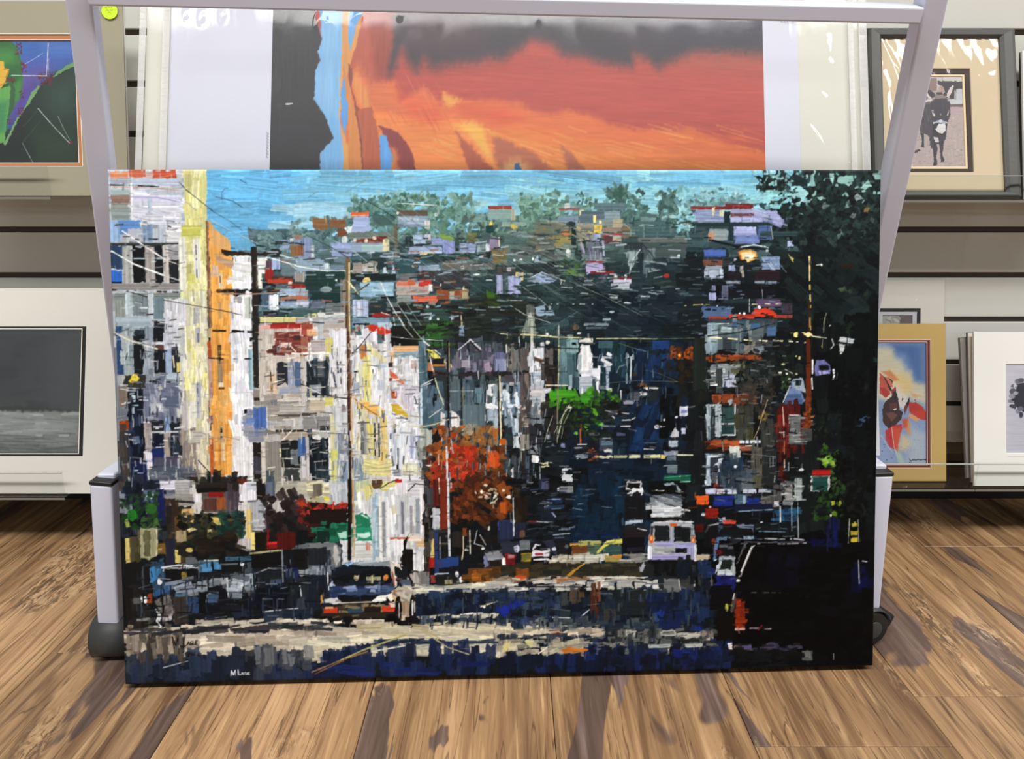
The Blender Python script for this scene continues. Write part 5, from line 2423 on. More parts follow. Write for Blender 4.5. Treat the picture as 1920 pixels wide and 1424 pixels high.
WATERCOLOUR = '''
o 1640 600 4.45
p 8ca4cc -700,150 500,150 500,1250 -700,1250
g .9 30 3c64a0 150,190 440,190 440,540 360,540 300,400 260,300 160,280
g .6 30 6c8cbc 380,200 440,200 440,540 380,520
g .9 16 dcd4b0 -700,230 100,230 160,240 180,320 230,340 270,420 310,430 330,520 440,540 440,700 280,660 60,660 -700,660
g .8 20 ece4d0 20,420 200,440 260,600 200,720 60,640
g .8 16 e8cc88 140,420 300,480 330,560 260,620 160,520
g .9 6 d88850 60,430 140,425 210,500 160,510
g .9 6 d8b080 300,600 400,640 330,650
p c85844 50,440 95,480 140,610 100,650 50,620
p b83830 45,560 90,570 140,620 90,650
p d8785c 90,470 150,500 160,560 120,570
p 302024 80,470 100,490 150,580 140,600
p 302024 120,480 160,510 155,530
p a8403c 140,590 180,560 190,590 160,640
g .9 6 e8e0d8 190,600 280,640 280,740 210,740
p c83c30 290,690 350,690 410,730 440,790 440,840 380,830 300,770
g .6 10 b02820 300,700 360,700 420,760 300,760
p e0a070 300,780 390,830 350,850 290,810
p 3c2424 70,760 90,690 150,640 165,600 185,590 210,690 215,750 240,770 230,830 170,890 130,920 80,860
p 2c1c20 160,640 185,590 205,660 200,700
p 6c3c38 250,740 290,660 300,650 290,720 260,790
p 28181c 270,700 298,648 300,680 285,720
p 5c3430 130,700 190,690 200,740 140,760
p 704840 100,780 160,770 200,800 150,850
e 178 748 14 7 e8e0d0 -20
p 2c2024 235,680 240,640 250,660
e 345 672 5 5 3c2424
p c02c34 95,930 160,880 230,870 240,900 210,1000 200,1100 130,1060 100,1000
g .8 8 d85838 150,900 160,1060 200,1100 230,900
p e08848 240,860 290,820 320,980 280,940
g .8 6 c84838 235,830 280,820 280,900 250,900
g .8 16 e4d098 230,960 300,980 330,1040 260,1100 210,1080
g .9 20 98acd0 -700,900 60,900 120,1080 180,1210 -700,1230
g .8 20 b8c4cc 300,880 440,960 440,1210 260,1210 300,1060
g .8 8 b8d4b4 180,1080 230,1120 260,1210 210,1210
l e8e4e0 8 150,900 160,980 170,1060 200,1150
l e0d8d0 6 60,960 120,1060 160,1110
b 40 1040 200 1210 16 18 3c4860 2c3c58
b 220 880 430 1120 26 12 6c5848 4c5060 8c7048
l 28303c 9 295,1160 310,1180 330,1165
l 28303c 10 330,1172 380,1168 438,1166
l 28303c 6 295,1190 315,1190
l 28303c 6 340,1165 350,1180 370,1164 390,1178 410,1166 432,1174
'''
SMALLFLOWER = '''
o 1640 500 11.87
p 584c50 -1400,1070 900,1070 900,3000 -1400,3000
g .9 30 6c5c60 560,1080 830,1080 830,1260 700,1260
p 9a9a94 180,1100 480,1090 600,1140 560,1280 180,2000
p b4b4ac 400,1130 500,1160 590,1230 560,1255 480,1230
p b0b0a8 280,1140 380,1120 420,1200 330,1190
p a8a8a0 270,1200 360,1230 350,1260 280,1260
l 242424 14 270,1190 340,1200 400,1260
l 343434 10 400,1130 440,1250
l 2c2c2c 10 440,1120 520,1140 600,1220
p 8c8c80 480,1110 560,1090 580,1120 530,1140
'''
FLOWER = '''
o 1790 600 4.315
p d2d2de 300,300 2000,300 2000,1200 300,1200
g .7 60 c6c8d6 420,700 2000,700 2000,1100 420,1100
b 470 520 760 740 60 60 3a3c4a 2c2e3a 4c4e5c
p 2c2e3a 520,520 700,490 800,600 740,760 600,770 500,700 470,640
e 520 500 26 22 7a7c8a
e 480 580 30 26 5c5e6c
e 470 620 26 20 9c9eac
e 462 660 26 16 8a8c9a
e 480 700 30 16 3c3e4c
e 520 740 22 20 8c8e9c
e 545 770 16 24 3a3c48
e 545 490 24 20 5a5c6a
e 500 595 20 14 b0b2be
e 490 650 24 9 24262f
e 540 720 24 20 6c6e7c
e 700 620 120 120 23252e
'''

# ------------------------------------------------------------------ helpers
def lin(h):
    c = hexcol(h)
    return tuple(np.where(c <= 0.04045, c / 12.92, ((c + 0.055) / 1.055) ** 2.4))
def srgb2lin(a):
    return np.where(a <= 0.04045, a / 12.92, ((a + 0.055) / 1.055) ** 2.4)

CT, ST = math.cos(TILT), math.sin(TILT)
def ray(px, py):
    a, u = (px - 960) / F, (712 - py) / F
    return Vector((a, CT + u * ST, -ST + u * CT))
def at(px, py, dist):                       # point seen at a pixel, at a given distance along the floor
    r = ray(px, py); k = dist / r.y
    return Vector((r.x * k, dist, CAM_Z + r.z * k))

class Plane:                                # a board that stands at distance d0, height z0 and leans back
    def __init__(self, d0, z0, lean_deg):
        self.d0, self.z0, self.a = d0, z0, math.radians(lean_deg)
    def hit(self, px, py):
        r = ray(px, py); o = Vector((0, 0, CAM_Z))
        n = Vector((0, -math.cos(self.a), math.sin(self.a))); p = Vector((0, self.d0, self.z0))
        k = (p - o).dot(n) / r.dot(n); q = o + r * k
        return q.x, (q - p).dot(Vector((0, math.sin(self.a), math.cos(self.a))))

MATS = {}
def mat(name, col, rough=0.5, spec=0.5, metal=0.0, bump=None, var=None, coat=0.0):
    if name in MATS: return MATS[name]
    m = bpy.data.materials.new(name); m.use_nodes = True; nt = m.node_tree
    b = nt.nodes['Principled BSDF']; c = lin(col) if isinstance(col, str) else col
    b.inputs['Base Color'].default_value = (*c, 1); b.inputs['Roughness'].default_value = rough
    b.inputs['Specular IOR Level'].default_value = spec; b.inputs['Metallic'].default_value = metal
    b.inputs['Coat Weight'].default_value = coat
    tc = nt.nodes.new('ShaderNodeTexCoord')
    if var:                                  # (scale, strength): a faint mottling of the colour
        n = nt.nodes.new('ShaderNodeTexNoise'); n.inputs['Scale'].default_value = var[0]; n.inputs['Detail'].default_value = 5
        nt.links.new(tc.outputs['Object'], n.inputs['Vector'])
        mx = nt.nodes.new('ShaderNodeMix'); mx.data_type = 'RGBA'
        mx.inputs['A'].default_value = (*[q * (1 - var[1]) for q in c], 1); mx.inputs['B'].default_value = (*[min(1, q * (1 + var[1])) for q in c], 1)
        nt.links.new(n.outputs['Fac'], mx.inputs['Factor']); nt.links.new(mx.outputs['Result'], b.inputs['Base Color'])
    if bump:                                 # (scale, strength)
        n = nt.nodes.new('ShaderNodeTexNoise'); n.inputs['Scale'].default_value = bump[0]; n.inputs['Detail'].default_value = 4
        nt.links.new(tc.outputs['Object'], n.inputs['Vector'])
        bp = nt.nodes.new('ShaderNodeBump'); bp.inputs['Strength'].default_value = bump[1]; bp.inputs['Distance'].default_value = 0.002
        nt.links.new(n.outputs['Fac'], bp.inputs['Height']); nt.links.new(bp.outputs['Normal'], b.inputs['Normal'])
    MATS[name] = m
    return m

def clear_mat(name, tint=(1, 1, 1), rough=0.05, wrinkle=None, haze=0.0, ior=1.45):
    """thin clear plastic: straight through, plus its gloss"""
    if name in MATS: return MATS[name]
    m = bpy.data.materials.new(name); m.use_nodes = True; nt = m.node_tree
    for n in list(nt.nodes):
        if n.type != 'OUTPUT_MATERIAL': nt.nodes.remove(n)
    out = [n for n in nt.nodes if n.type == 'OUTPUT_MATERIAL'][0]
    tr = nt.nodes.new('ShaderNodeBsdfTransparent'); tr.inputs['Color'].default_value = (*tint, 1)
    gl = nt.nodes.new('ShaderNodeBsdfGlossy'); gl.inputs['Roughness'].default_value = rough
    fr = nt.nodes.new('ShaderNodeFresnel'); fr.inputs['IOR'].default_value = ior
    mx = nt.nodes.new('ShaderNodeMixShader')
    ge = nt.nodes.new('ShaderNodeNewGeometry'); inv = nt.nodes.new('ShaderNodeMath'); inv.operation = 'SUBTRACT'; inv.inputs[0].default_value = 1.0
    mu = nt.nodes.new('ShaderNodeMath'); mu.operation = 'MULTIPLY'        # gloss on the outer side only
    nt.links.new(ge.outputs['Backfacing'], inv.inputs[1]); nt.links.new(inv.outputs[0], mu.inputs[0]); nt.links.new(fr.outputs['Fac'], mu.inputs[1])
    nt.links.new(mu.outputs[0], mx.inputs['Fac']); nt.links.new(tr.outputs[0], mx.inputs[1]); nt.links.new(gl.outputs[0], mx.inputs[2])
    last = mx
    if haze:
        df = nt.nodes.new('ShaderNodeBsdfDiffuse'); df.inputs['Color'].default_value = (.9, .9, .9, 1)
        m2 = nt.nodes.new('ShaderNodeMixShader'); m2.inputs['Fac'].default_value = haze
        nt.links.new(mx.outputs[0], m2.inputs[1]); nt.links.new(df.outputs[0], m2.inputs[2]); last = m2
    nt.links.new(last.outputs[0], out.inputs['Surface'])
    if wrinkle:                              # (scale x, scale z, strength)
        tc = nt.nodes.new('ShaderNodeTexCoord'); mp = nt.nodes.new('ShaderNodeMapping')
        mp.inputs['Scale'].default_value = (wrinkle[0], 1, wrinkle[1])
        n = nt.nodes.new('ShaderNodeTexNoise'); n.inputs['Scale'].default_value = 1; n.inputs['Detail'].default_value = 3; n.inputs['Distortion'].default_value = 1.2
        bp = nt.nodes.new('ShaderNodeBump'); bp.inputs['Strength'].default_value = wrinkle[2]; bp.inputs['Distance'].default_value = 0.01
        nt.links.new(tc.outputs['Object'], mp.inputs['Vector']); nt.links.new(mp.outputs[0], n.inputs['Vector'])
        nt.links.new(n.outputs['Fac'], bp.inputs['Height'])
        for q in (gl, fr): nt.links.new(bp.outputs['Normal'], q.inputs['Normal'])
    MATS[name] = m
    return m

def print_mat(name, rough=0.55, spec=0.3):   # colours of the print come from the strokes stored on the mesh
    if name in MATS: return MATS[name]
    m = bpy.data.materials.new(name); m.use_nodes = True; nt = m.node_tree
    b = nt.nodes['Principled BSDF']; b.inputs['Roughness'].default_value = rough; b.inputs['Specular IOR Level'].default_value = spec
    a = nt.nodes.new('ShaderNodeVertexColor'); a.layer_name = 'paint'
    nt.links.new(a.outputs['Color'], b.inputs['Base Color'])
    MATS[name] = m
    return m

def link(o, parent=None):
    scene.collection.objects.link(o)
    if parent is not None: o.parent = parent
    return o
def tag(o, label=None, cat=None, group=None, kind=None):
    for k, v in (('label', label), ('category', cat), ('group', group), ('kind', kind)):
        if v: o[k] = v
    return o
def empty(name, loc=(0, 0, 0), rot=(0, 0, 0)):
    o = bpy.data.objects.new(name, None); o.location = loc; o.rotation_euler = rot; o.empty_display_size = 0.05
    return link(o)
def mesh_obj(name, bm, m, parent=None, smooth=False):
    me = bpy.data.meshes.new(name); bm.to_mesh(me); bm.free()
    if smooth:
        for p in me.polygons: p.use_smooth = True
    me.materials.append(m)
    return link(bpy.data.objects.new(name, me), parent)
def box_bm(x0, x1, y0, y1, z0, z1, bevel=0.0, seg=2):
    bm = bmesh.new()
    v = [bm.verts.new((x, y, z)) for x in (x0, x1) for y in (y0, y1) for z in (z0, z1)]
    for f in ((0, 1, 3, 2), (4, 6, 7, 5), (0, 4, 5, 1), (2, 3, 7, 6), (0, 2, 6, 4), (1, 5, 7, 3)):
        bm.faces.new([v[i] for i in f])
    bmesh.ops.recalc_face_normals(bm, faces=bm.faces)
    if bevel: bmesh.ops.bevel(bm, geom=bm.edges[:], offset=bevel, segments=seg, affect='EDGES', profile=0.5)
    return bm
def box(name, x0, x1, y0, y1, z0, z1, m, parent=None, bevel=0.0, seg=2):
    return mesh_obj(name, box_bm(x0, x1, y0, y1, z0, z1, bevel, seg), m, parent)
def ring_bm(X0, X1, Z0, Z1, x0, x1, z0, z1, yf, yb, slope=0.0):
    """flat ring (a mat): outer X0..Z1, opening x0..z1, front yf, back yb; the opening is cut on a slope"""
    bm = bmesh.new(); s = slope
    of = [bm.verts.new(p) for p in ((X0, yf, Z0), (X1, yf, Z0), (X1, yf, Z1), (X0, yf, Z1))]
    inf = [bm.verts.new(p) for p in ((x0, yf, z0), (x1, yf, z0), (x1, yf, z1), (x0, yf, z1))]
    ob = [bm.verts.new((v.co.x, yb, v.co.z)) for v in of]
    inb = [bm.verts.new(p) for p in ((x0 + s, yb, z0 + s), (x1 - s, yb, z0 + s), (x1 - s, yb, z1 - s), (x0 + s, yb, z1 - s))]
    for i in range(4):
        j = (i + 1) % 4
        bm.faces.new((of[i], of[j], inf[j], inf[i])); bm.faces.new((inf[i], inf[j], inb[j], inb[i]))
        bm.faces.new((ob[j], ob[i], inb[i], inb[j])); bm.faces.new((of[j], of[i], ob[i], ob[j]))
    bmesh.ops.recalc_face_normals(bm, faces=bm.faces)
    return bm
def beam(name, p0, p1, w, d, m, parent, up=(0, -1, 0), bevel=0.003, origin=(0, 0, 0)):
    """square tube from p0 to p1; w across, d along the direction nearest to 'up'"""
    p0, p1, o = Vector(p0), Vector(p1), Vector(origin)
    ax = (p1 - p0).normalized(); f = Vector(up); f = (f - ax * f.dot(ax)).normalized(); s = ax.cross(f)
    bm = box_bm(-w / 2, w / 2, -d / 2, d / 2, 0, (p1 - p0).length, bevel, 3)
    bmesh.ops.transform(bm, matrix=Matrix.Translation(p0 - o) @ Matrix((s, f, ax)).transposed().to_4x4(), verts=bm.verts)
    return mesh_obj(name, bm, m, parent)
def fast_mesh(name, co, quads, colors=None):
    me = bpy.data.meshes.new(name); n = len(quads)
    me.vertices.add(len(co)); me.vertices.foreach_set('co', np.ascontiguousarray(co, np.float32).ravel())
    me.loops.add(n * 4); me.loops.foreach_set('vertex_index', np.ascontiguousarray(quads, np.int32).ravel())
    me.polygons.add(n); me.polygons.foreach_set('loop_start', np.arange(0, n * 4, 4, dtype=np.int32))
    me.polygons.foreach_set('use_smooth', np.ones(n, bool))
    me.update(calc_edges=True)
    if colors is not None:
        a = me.color_attributes.new('paint', 'FLOAT_COLOR', 'POINT')
        c4 = np.ones((len(co), 4), np.float32); c4[:, :3] = colors
        a.data.foreach_set('color', c4.ravel())
    return me
def grid_quads(nx, ny):
    i = np.arange((nx - 1) * (ny - 1)); x = i % (nx - 1); y = i // (nx - 1); a = y * nx + x
    return np.stack([a, a + 1, a + nx + 1, a + nx], 1)
def picture(name, painter, x0, x1, z0, z1, y, nx, ny, m, parent, relief=0.0, gain=1.0):
    col, hg = painter.sample(nx, ny)
    X, Z = np.meshgrid(np.linspace(x0, x1, nx), np.linspace(z0, z1, ny))
    co = np.stack([X, y - hg * relief, Z], -1).reshape(-1, 3)
    me = fast_mesh(name, co, grid_quads(nx, ny), np.clip(srgb2lin(np.clip(col, 0, 1)).reshape(-1, 3) * PRINT_GAIN * gain, 0, .95))
    me.materials.append(m)
    return link(bpy.data.objects.new(name, me), parent)
def paint_on(plane, xc, x0, x1, z0, z1, W, H, text, seed=2, streak=.03, base='808080', rough=.4):
    """painter whose lists are in photo pixels, for a picture x0..x1, z0..z1 (local) on a leaning plane"""
    src, dst = [], []
    for px, py in PROBE:
        X, s = plane.hit(px, py); src.append((px, py)); dst.append(((X - xc - x0) / (x1 - x0) * W, (z1 - s) / (z1 - z0) * H))
    p = Painter(W, H, homography(src, dst), seed, streak, rough, base)
    p.run(text)
    return p
PROBE = ((300, 100), (1700, 130), (1650, 900), (260, 860))
def cyl_bm(r, depth, seg=24, axis='x', bevel=0.0, a0=None, a1=None, r_in=0.0):
    """cylinder along an axis; with a0..a1 an arc-shaped shell of inner radius r_in (angles from +z towards -y)"""
    bm = bmesh.new()
    if a0 is None:
        bmesh.ops.create_cone(bm, cap_ends=True, segments=seg, radius1=r, radius2=r, depth=depth)
        if bevel:
            es = [e for e in bm.edges if any(len(f.verts) > 4 for f in e.link_faces)]
            bmesh.ops.bevel(bm, geom=es, offset=bevel, segments=3, affect='EDGES', profile=.5)
        if axis == 'x': bmesh.ops.rotate(bm, verts=bm.verts, matrix=Matrix.Rotation(math.pi / 2, 3, 'Y'))
        if axis == 'y': bmesh.ops.rotate(bm, verts=bm.verts, matrix=Matrix.Rotation(math.pi / 2, 3, 'X'))
        return bm
    prev = None
    for i in range(seg + 1):
        a = a0 + (a1 - a0) * i / seg; y, z = -math.sin(a), math.cos(a)
        cur = [bm.verts.new((sx * depth / 2, y * q, z * q)) for sx, q in ((-1, r), (1, r), (1, r_in), (-1, r_in))]
        if prev:
            for k in range(4): bm.faces.new((prev[k], prev[(k + 1) % 4], cur[(k + 1) % 4], cur[k]))
        else: bm.faces.new(cur[::-1])
        prev = cur
    bm.faces.new(prev)
    bmesh.ops.recalc_face_normals(bm, faces=bm.faces)
    return bm
def sleeve(name, x0, x1, z0, z1, y, m, parent, nx=40, ny=40, amp=0.0006, seed=1, creases=()):
    """loose clear sleeve: a thin sheet with shallow buckles and a few sharp creases"""
    rng = np.random.default_rng(seed)
    X, Z = np.meshgrid(np.linspace(x0, x1, nx), np.linspace(z0, z1, ny))
    h = smooth_noise(rng, ny, nx, ny / 5, nx / 9) * amp + smooth_noise(rng, ny, nx, ny / 14, nx / 30) * amp * .35
    for cx, cz, ln, ang, w, a in creases:
        dx, dz = X - cx, Z - cz; c, s = math.cos(ang), math.sin(ang)
        u, v = dx * c + dz * s, -dx * s + dz * c
        h += a * np.exp(-(v / w) ** 2) * np.clip(1.2 - np.abs(u) / ln, 0, 1)
    co = np.stack([X, y - np.abs(h), Z], -1).reshape(-1, 3)
    me = fast_mesh(name, co, grid_quads(nx, ny)); me.materials.append(m)
    return link(bpy.data.objects.new(name, me), parent)

# ------------------------------------------------------------------ floor of wood planks
def wood_material():
    m = bpy.data.materials.new('plank_wood'); m.use_nodes = True; nt = m.node_tree; N = nt.nodes.new; L = nt.links.new
    b = nt.nodes['Principled BSDF']; b.inputs['Roughness'].default_value = .42; b.inputs['Specular IOR Level'].default_value = .35
    tc = N('ShaderNodeTexCoord'); oi = N('ShaderNodeObjectInfo')
    sc = N('ShaderNodeVectorMath'); sc.operation = 'SCALE'; sc.inputs[0].default_value = (17, 31, 5); L(oi.outputs['Random'], sc.inputs['Scale'])
    ad = N('ShaderNodeVectorMath'); ad.operation = 'ADD'; L(tc.outputs['Object'], ad.inputs[0]); L(sc.outputs[0], ad.inputs[1])
    def mp(s, rz=0.0):
        q = N('ShaderNodeMapping'); q.inputs['Scale'].default_value = s; q.inputs['Rotation'].default_value = (0, 0, rz); L(ad.outputs[0], q.inputs['Vector']); return q.outputs[0]
    def noise(v, scale, det=4, dis=0.0, rough=.5):
        q = N('ShaderNodeTexNoise'); q.inputs['Scale'].default_value = scale; q.inputs['Detail'].default_value = det
        q.inputs['Distortion'].default_value = dis; q.inputs['Roughness'].default_value = rough; L(v, q.inputs['Vector']); return q.outputs['Fac']
    def ramp(f, *st):
        q = N('ShaderNodeValToRGB'); e = q.color_ramp.elements
        while len(e) < len(st): e.new(.5)
        for k, (p, c) in enumerate(st): e[k].position = p; e[k].color = (*c, 1) if not isinstance(c, float) else (c, c, c, 1)
        L(f, q.inputs['Fac']); return q.outputs['Color']
    def mix(f, a, bb, mode='MIX', fac=None):
        q = N('ShaderNodeMix'); q.data_type = 'RGBA'; q.blend_type = mode
        if f is None: q.inputs['Factor'].default_value = fac
        else: L(f, q.inputs['Factor'])
        for s, v in (('A', a), ('B', bb)):
            if isinstance(v, tuple): q.inputs[s].default_value = (*v, 1)
            else: L(v, q.inputs[s])
        return q.outputs['Result']
    def math_(op, a, bb):
        q = N('ShaderNodeMath'); q.operation = op
        for k, v in ((0, a), (1, bb)):
            if isinstance(v, float): q.inputs[k].default_value = v
            else: L(v, q.inputs[k])
        return q.outputs[0]
    base = ramp(noise(mp((16, 1.6, 1)), 1, 5, 1.0), (.28, lin('75563a')), (.5, lin('9c784f')), (.72, lin('bd9468')))
    wv = N('ShaderNodeTexWave'); wv.wave_type = 'BANDS'; wv.bands_direction = 'X'; wv.inputs['Scale'].default_value = 3.2
    wv.inputs['Distortion'].default_value = 11.0; wv.inputs['Detail'].default_value = 3; wv.inputs['Detail Scale'].default_value = .7
    L(mp((2.6, .36, 1)), wv.inputs['Vector'])
    c = mix(ramp(wv.outputs['Fac'], (.0, .4), (.22, .0), (1.0, .0)), base, lin('6e4a2c'))
    strk = noise(mp((34, 2.4, 1)), 1, 4, 1.6, .55)
    c = mix(ramp(strk, (.34, .7), (.44, .0)), c, lin('5c3f28'))
    c = mix(ramp(strk, (.56, .0), (.70, .5)), c, lin('caa376'))
    fine = noise(mp((170, 7, 1)), 1, 4, .4, .6)
    c = mix(ramp(fine, (.3, .55), (.5, .0)), c, lin('5e4029'))
    c = mix(ramp(fine, (.58, .0), (.75, .45)), c, lin('e0b880'))
    crk = noise(mp((38, 1.5, 1)), 1, 3, 1.0, .5)
    c = mix(ramp(crk, (.488, .0), (.50, .75), (.512, .0)), c, lin('4a3220'))
    plum_f = noise(mp((7.5, 1.9, 1)), 1, 4, 1.2, .55)
    plum_m = ramp(plum_f, (.575, .0), (.592, .88))
    plum = ramp(noise(mp((80, 5, 1)), 1, 4), (.3, lin('372a26')), (.55, lin('5c4a44')), (.75, lin('84706a')))
    c = mix(plum_m, c, plum)
    worn = noise(mp((6, 3.2, 1), .2), 1.3, 4, .8)
    wm = ramp(worn, (.585, .0), (.66, .85))
    chip = noise(mp((120, 40, 1)), 1, 3, 1.4, .65)
    cm = math_('MULTIPLY', ramp(chip, (.52, .0), (.57, .9)), wm)
    c = mix(cm, c, lin('54402f'))
    cm2 = math_('MULTIPLY', ramp(chip, (.40, .4), (.46, .0)), wm)
    c = mix(cm2, c, lin('d8c098'))
    tone = N('ShaderNodeHueSaturation'); tone.inputs['Saturation'].default_value = .94; L(c, tone.inputs['Color'])
    tv = N('ShaderNodeMapRange'); tv.inputs['To Min'].default_value = .80; tv.inputs['To Max'].default_value = 1.08; L(oi.outputs['Random'], tv.inputs['Value']); L(tv.outputs[0], tone.inputs['Value'])
    L(tone.outputs[0], b.inputs['Base Color'])
    bp = N('ShaderNodeBump'); bp.inputs['Strength'].default_value = .25; bp.inputs['Distance'].default_value = .002
    L(fine, bp.inputs['Height']); L(bp.outputs['Normal'], b.inputs['Normal'])
    return m
WOOD = wood_material()
floor = box('floor', -2.3, 2.3, -1.7, 1.40, -0.05, -0.004, mat('floor_gap', '2a1d14', .8), None); tag(floor, kind='structure')
tag(floor, label='floor of honey brown wood planks with dark plum patches', cat='floor')
FZ = -.0075                                 # the canvas stands on its rear edge, this much below its front edge
floor.location.z = FZ
PW, PL = 0.215, 1.22
proto = {}
for i in range(-10, 11):
    x0 = 0.047 + PW * i
    first = {-3: .839, -4: .839 - .30, 1: .673}.get(i, (i * 0.377) % PL)
    y = first - math.ceil((first + 1.7) / PL) * PL
    while y < 1.33:
        ya, yb = max(y, -1.7), min(y + PL, 1.33)
        if yb - ya > .02:
            key = round(yb - ya, 4)
            if key not in proto:
                bm = box_bm(.0004, PW - .0004, .0004, yb - ya - .0004, -.004, 0, .0006, 1)
                me = bpy.data.meshes.new('plank'); bm.to_mesh(me); bm.free(); me.materials.append(WOOD); proto[key] = me
            o = link(bpy.data.objects.new('plank', proto[key]), floor); o.location = (x0, ya, 0)
        y += PL

# ------------------------------------------------------------------ slatted wall
WALL_D = 1.262
G0 = at(1780, 834, WALL_D).z
wall = box('wall_back', -2.3, 2.3, WALL_D + .008, WALL_D + .03, G0 - .02, 2.5, mat('slat_groove', '4a4038', .7), None)
tag(wall, 'grey slatted display wall with dark horizontal grooves', 'wall', kind='structure')
SLAT = mat('slat_board', 'c6c6be', .5, .35, var=(2.5, .03), bump=(400, .05))
bm = box_bm(-2.3, 2.3, WALL_D, WALL_D + .0085, .0048, .0714, .0008, 1)
slat_me = bpy.data.meshes.new('slat'); bm.to_mesh(slat_me); bm.free(); slat_me.materials.append(SLAT)
for k in range(0, 31):
    o = link(bpy.data.objects.new('slat', slat_me), wall); o.location = (0, 0, G0 + .0762 * k)
tag(box('baseboard_back', -2.3, 2.3, 1.332, 1.345, FZ, G0 + .05, mat('rubber_base', '15130f', .7), None), 'black rubber base along the foot of the wall', 'baseboard', kind='structure')

# ------------------------------------------------------------------ rack on castors
WHITE = mat('white_steel', 'c9ccdc', .32, .5, var=(6, .02), bump=(60, .02))
BLACK = mat('black_plastic', '1b1b1c', .42, .4, bump=(200, .04))
GREYP = mat('grey_plastic', '3a3c3c', .5, .4, bump=(200, .05))
TW = .0262
rack = empty('rolling_print_rack', (0, .85, 0))
tag(rack, 'white square tube print rack on black casters behind the large street painting', 'rack')
RO = (0, .85, 0)
def rb(name, p0, p1, w=TW, d=TW, up=(0, -1, 0), m=None, bevel=.0028): return beam(name, p0, p1, w, d, m or WHITE, rack, up, bevel, RO)
LT, LM = at(154, 0, .875), at(190, 300, .935)
RT, RM = at(1745, 0, .892), at(1683, 300, .962)
def ext(a, b, z):                           # point of the line a-b at height z
    k = (z - a.z) / (b.z - a.z); return a + (b - a) * k
lf, rf = (LT - LM).normalized(), (RT - RM).normalized()
ll0, lr0 = ext(LT, LM, .066), ext(RT, RM, .066)
rb('leg', ll0, ext(LT, LM, .97), up=(.2, -1, 0)); rb('leg', lr0, ext(RT, RM, .97))
# the bar between the legs, turned with their lean
bl, br = at(150, -10, .872), at(1740, 26, .890)
dirx = (br - bl).normalized()
rb('top_bar', bl + dirx * .014, br - dirx * .014, .034, .0165, up=tuple(lf * 1.0), bevel=.002)
# front posts with caps
pl0, pl1 = at(212.5, 1163, .842), at(199, 903, .842)
pr0, pr1 = at(1622, 1133, .873), at(1646, 886, .873)
for p0, p1 in ((pl0, pl1), (pr0, pr1)):
    post = rb('post', p0, p1, .0266, .0266)
    d = (p1 - p0).normalized()
    beam('post_cap', p1 - d * .0005, p1 + d * .0045, .0276, .0276, BLACK, post, (0, -1, 0), .0015, RO)
    beam('foot_plate', p0 - d * .004, p0 + d * .0005, .0276, .0276, BLACK, post, (0, -1, 0), .001, RO)
# base rails from the posts to the feet of the legs, and the bars that carry the prints
for p0, e in ((pl0, ll0), (pr0, lr0)):
    a = Vector((p0.x, p0.y, .0835)); bq = Vector((e.x, e.y, .071))
    rb('base_rail', a, bq, .022, .022, up=(0, 0, 1))
ca, cb = Vector((pl1.x + .012, .935, .228)), Vector((pr1.x - .012, .955, .228))
rb('print_support', ca, cb, .022, .022, up=(0, 0, 1))
for q, p1, s in ((ca, pl1, -1), (cb, pr1, 1)):
    rb('side_arm', Vector((p1.x, p1.y, .228)), Vector((p1.x, q.y + .02, .228)), .022, .022, up=(0, 0, 1))
def caster(loc, turn, stem_top, brake=True):
    c = bpy.data.objects.new('caster', None); c.location = Vector(loc) - Vector(RO); c.rotation_euler = (0, 0, turn); c.empty_display_size = .03; link(c, rack)
    for s in (-1, 1):
        w = mesh_obj('wheel', cyl_bm(.0248, .0195, 32, 'x', .004), BLACK, c, True); w.location = (s * .0125, 0, .025)
        h = mesh_obj('hub', cyl_bm(.012, .003, 24, 'x', .001), GREYP, c, True); h.location = (s * .0232, 0, .025)
    hood = mesh_obj('hood', cyl_bm(.0285, .046, 26, a0=math.radians(-72), a1=math.radians(128), r_in=.0262), GREYP, c, True); hood.location = (0, 0, .025)
    st = mesh_obj('stem', cyl_bm(.0055, stem_top - .045, 16, 'z'), BLACK, c, True); st.location = (0, 0, (stem_top + .045) / 2)
    if brake:
        bk = mesh_obj('brake_lever', box_bm(-.014, .014, -.005, .005, -.010, .008, .003), BLACK, c); bk.location = (0, .034, .028); bk.rotation_euler = (math.radians(-25), 0, 0)
    return c
caster((pl0.x + .002, pl0.y + .0, FZ), math.radians(4), pl0.z - .003 - FZ, False)
caster((pr0.x - .002, pr0.y + .0, FZ), math.radians(-74), pr0.z - .003 - FZ)
caster((ll0.x, ll0.y, FZ), math.radians(30), .072); caster((lr0.x, lr0.y, FZ), math.radians(-40), .072)

# ------------------------------------------------------------------ the large street painting
CW, CH, CTK = .914, .610, .036
yaw, lean = .0394, .2056
cp = empty('canvas_painting', (-.0069, .7821, .0003), (0, 0, 0))
cp.rotation_euler = (Matrix.Rotation(yaw, 3, 'Z') @ Matrix.Rotation(-lean, 3, 'X')).to_euler()
tag(cp, 'large unframed canvas of a hilly city street with parked cars, leaning on the white rack', 'painting')
PWX, PHX = 1440, 960
def canvas_px(u, v):                        # photo pixel of a corner of the canvas
    M = Matrix.Translation(cp.location) @ cp.rotation_euler.to_matrix().to_4x4()
    q = M @ Vector((u, 0, v)) - Vector((0, 0, CAM_Z))
    z = q.y * CT - q.z * ST; w = q.y * ST + q.z * CT
    return 960 + F * q.x / z, 712 - F * w / z
hom = homography([(212, 305), (1662, 325), (1636, 1262), (237, 1280)], [(0, 0), (PWX, 0), (PWX, PHX), (0, PHX)])
sp = Painter(PWX, PHX, hom, 3)
sp.run(STREET)
lum = sp.img @ np.array([.3, .59, .11])
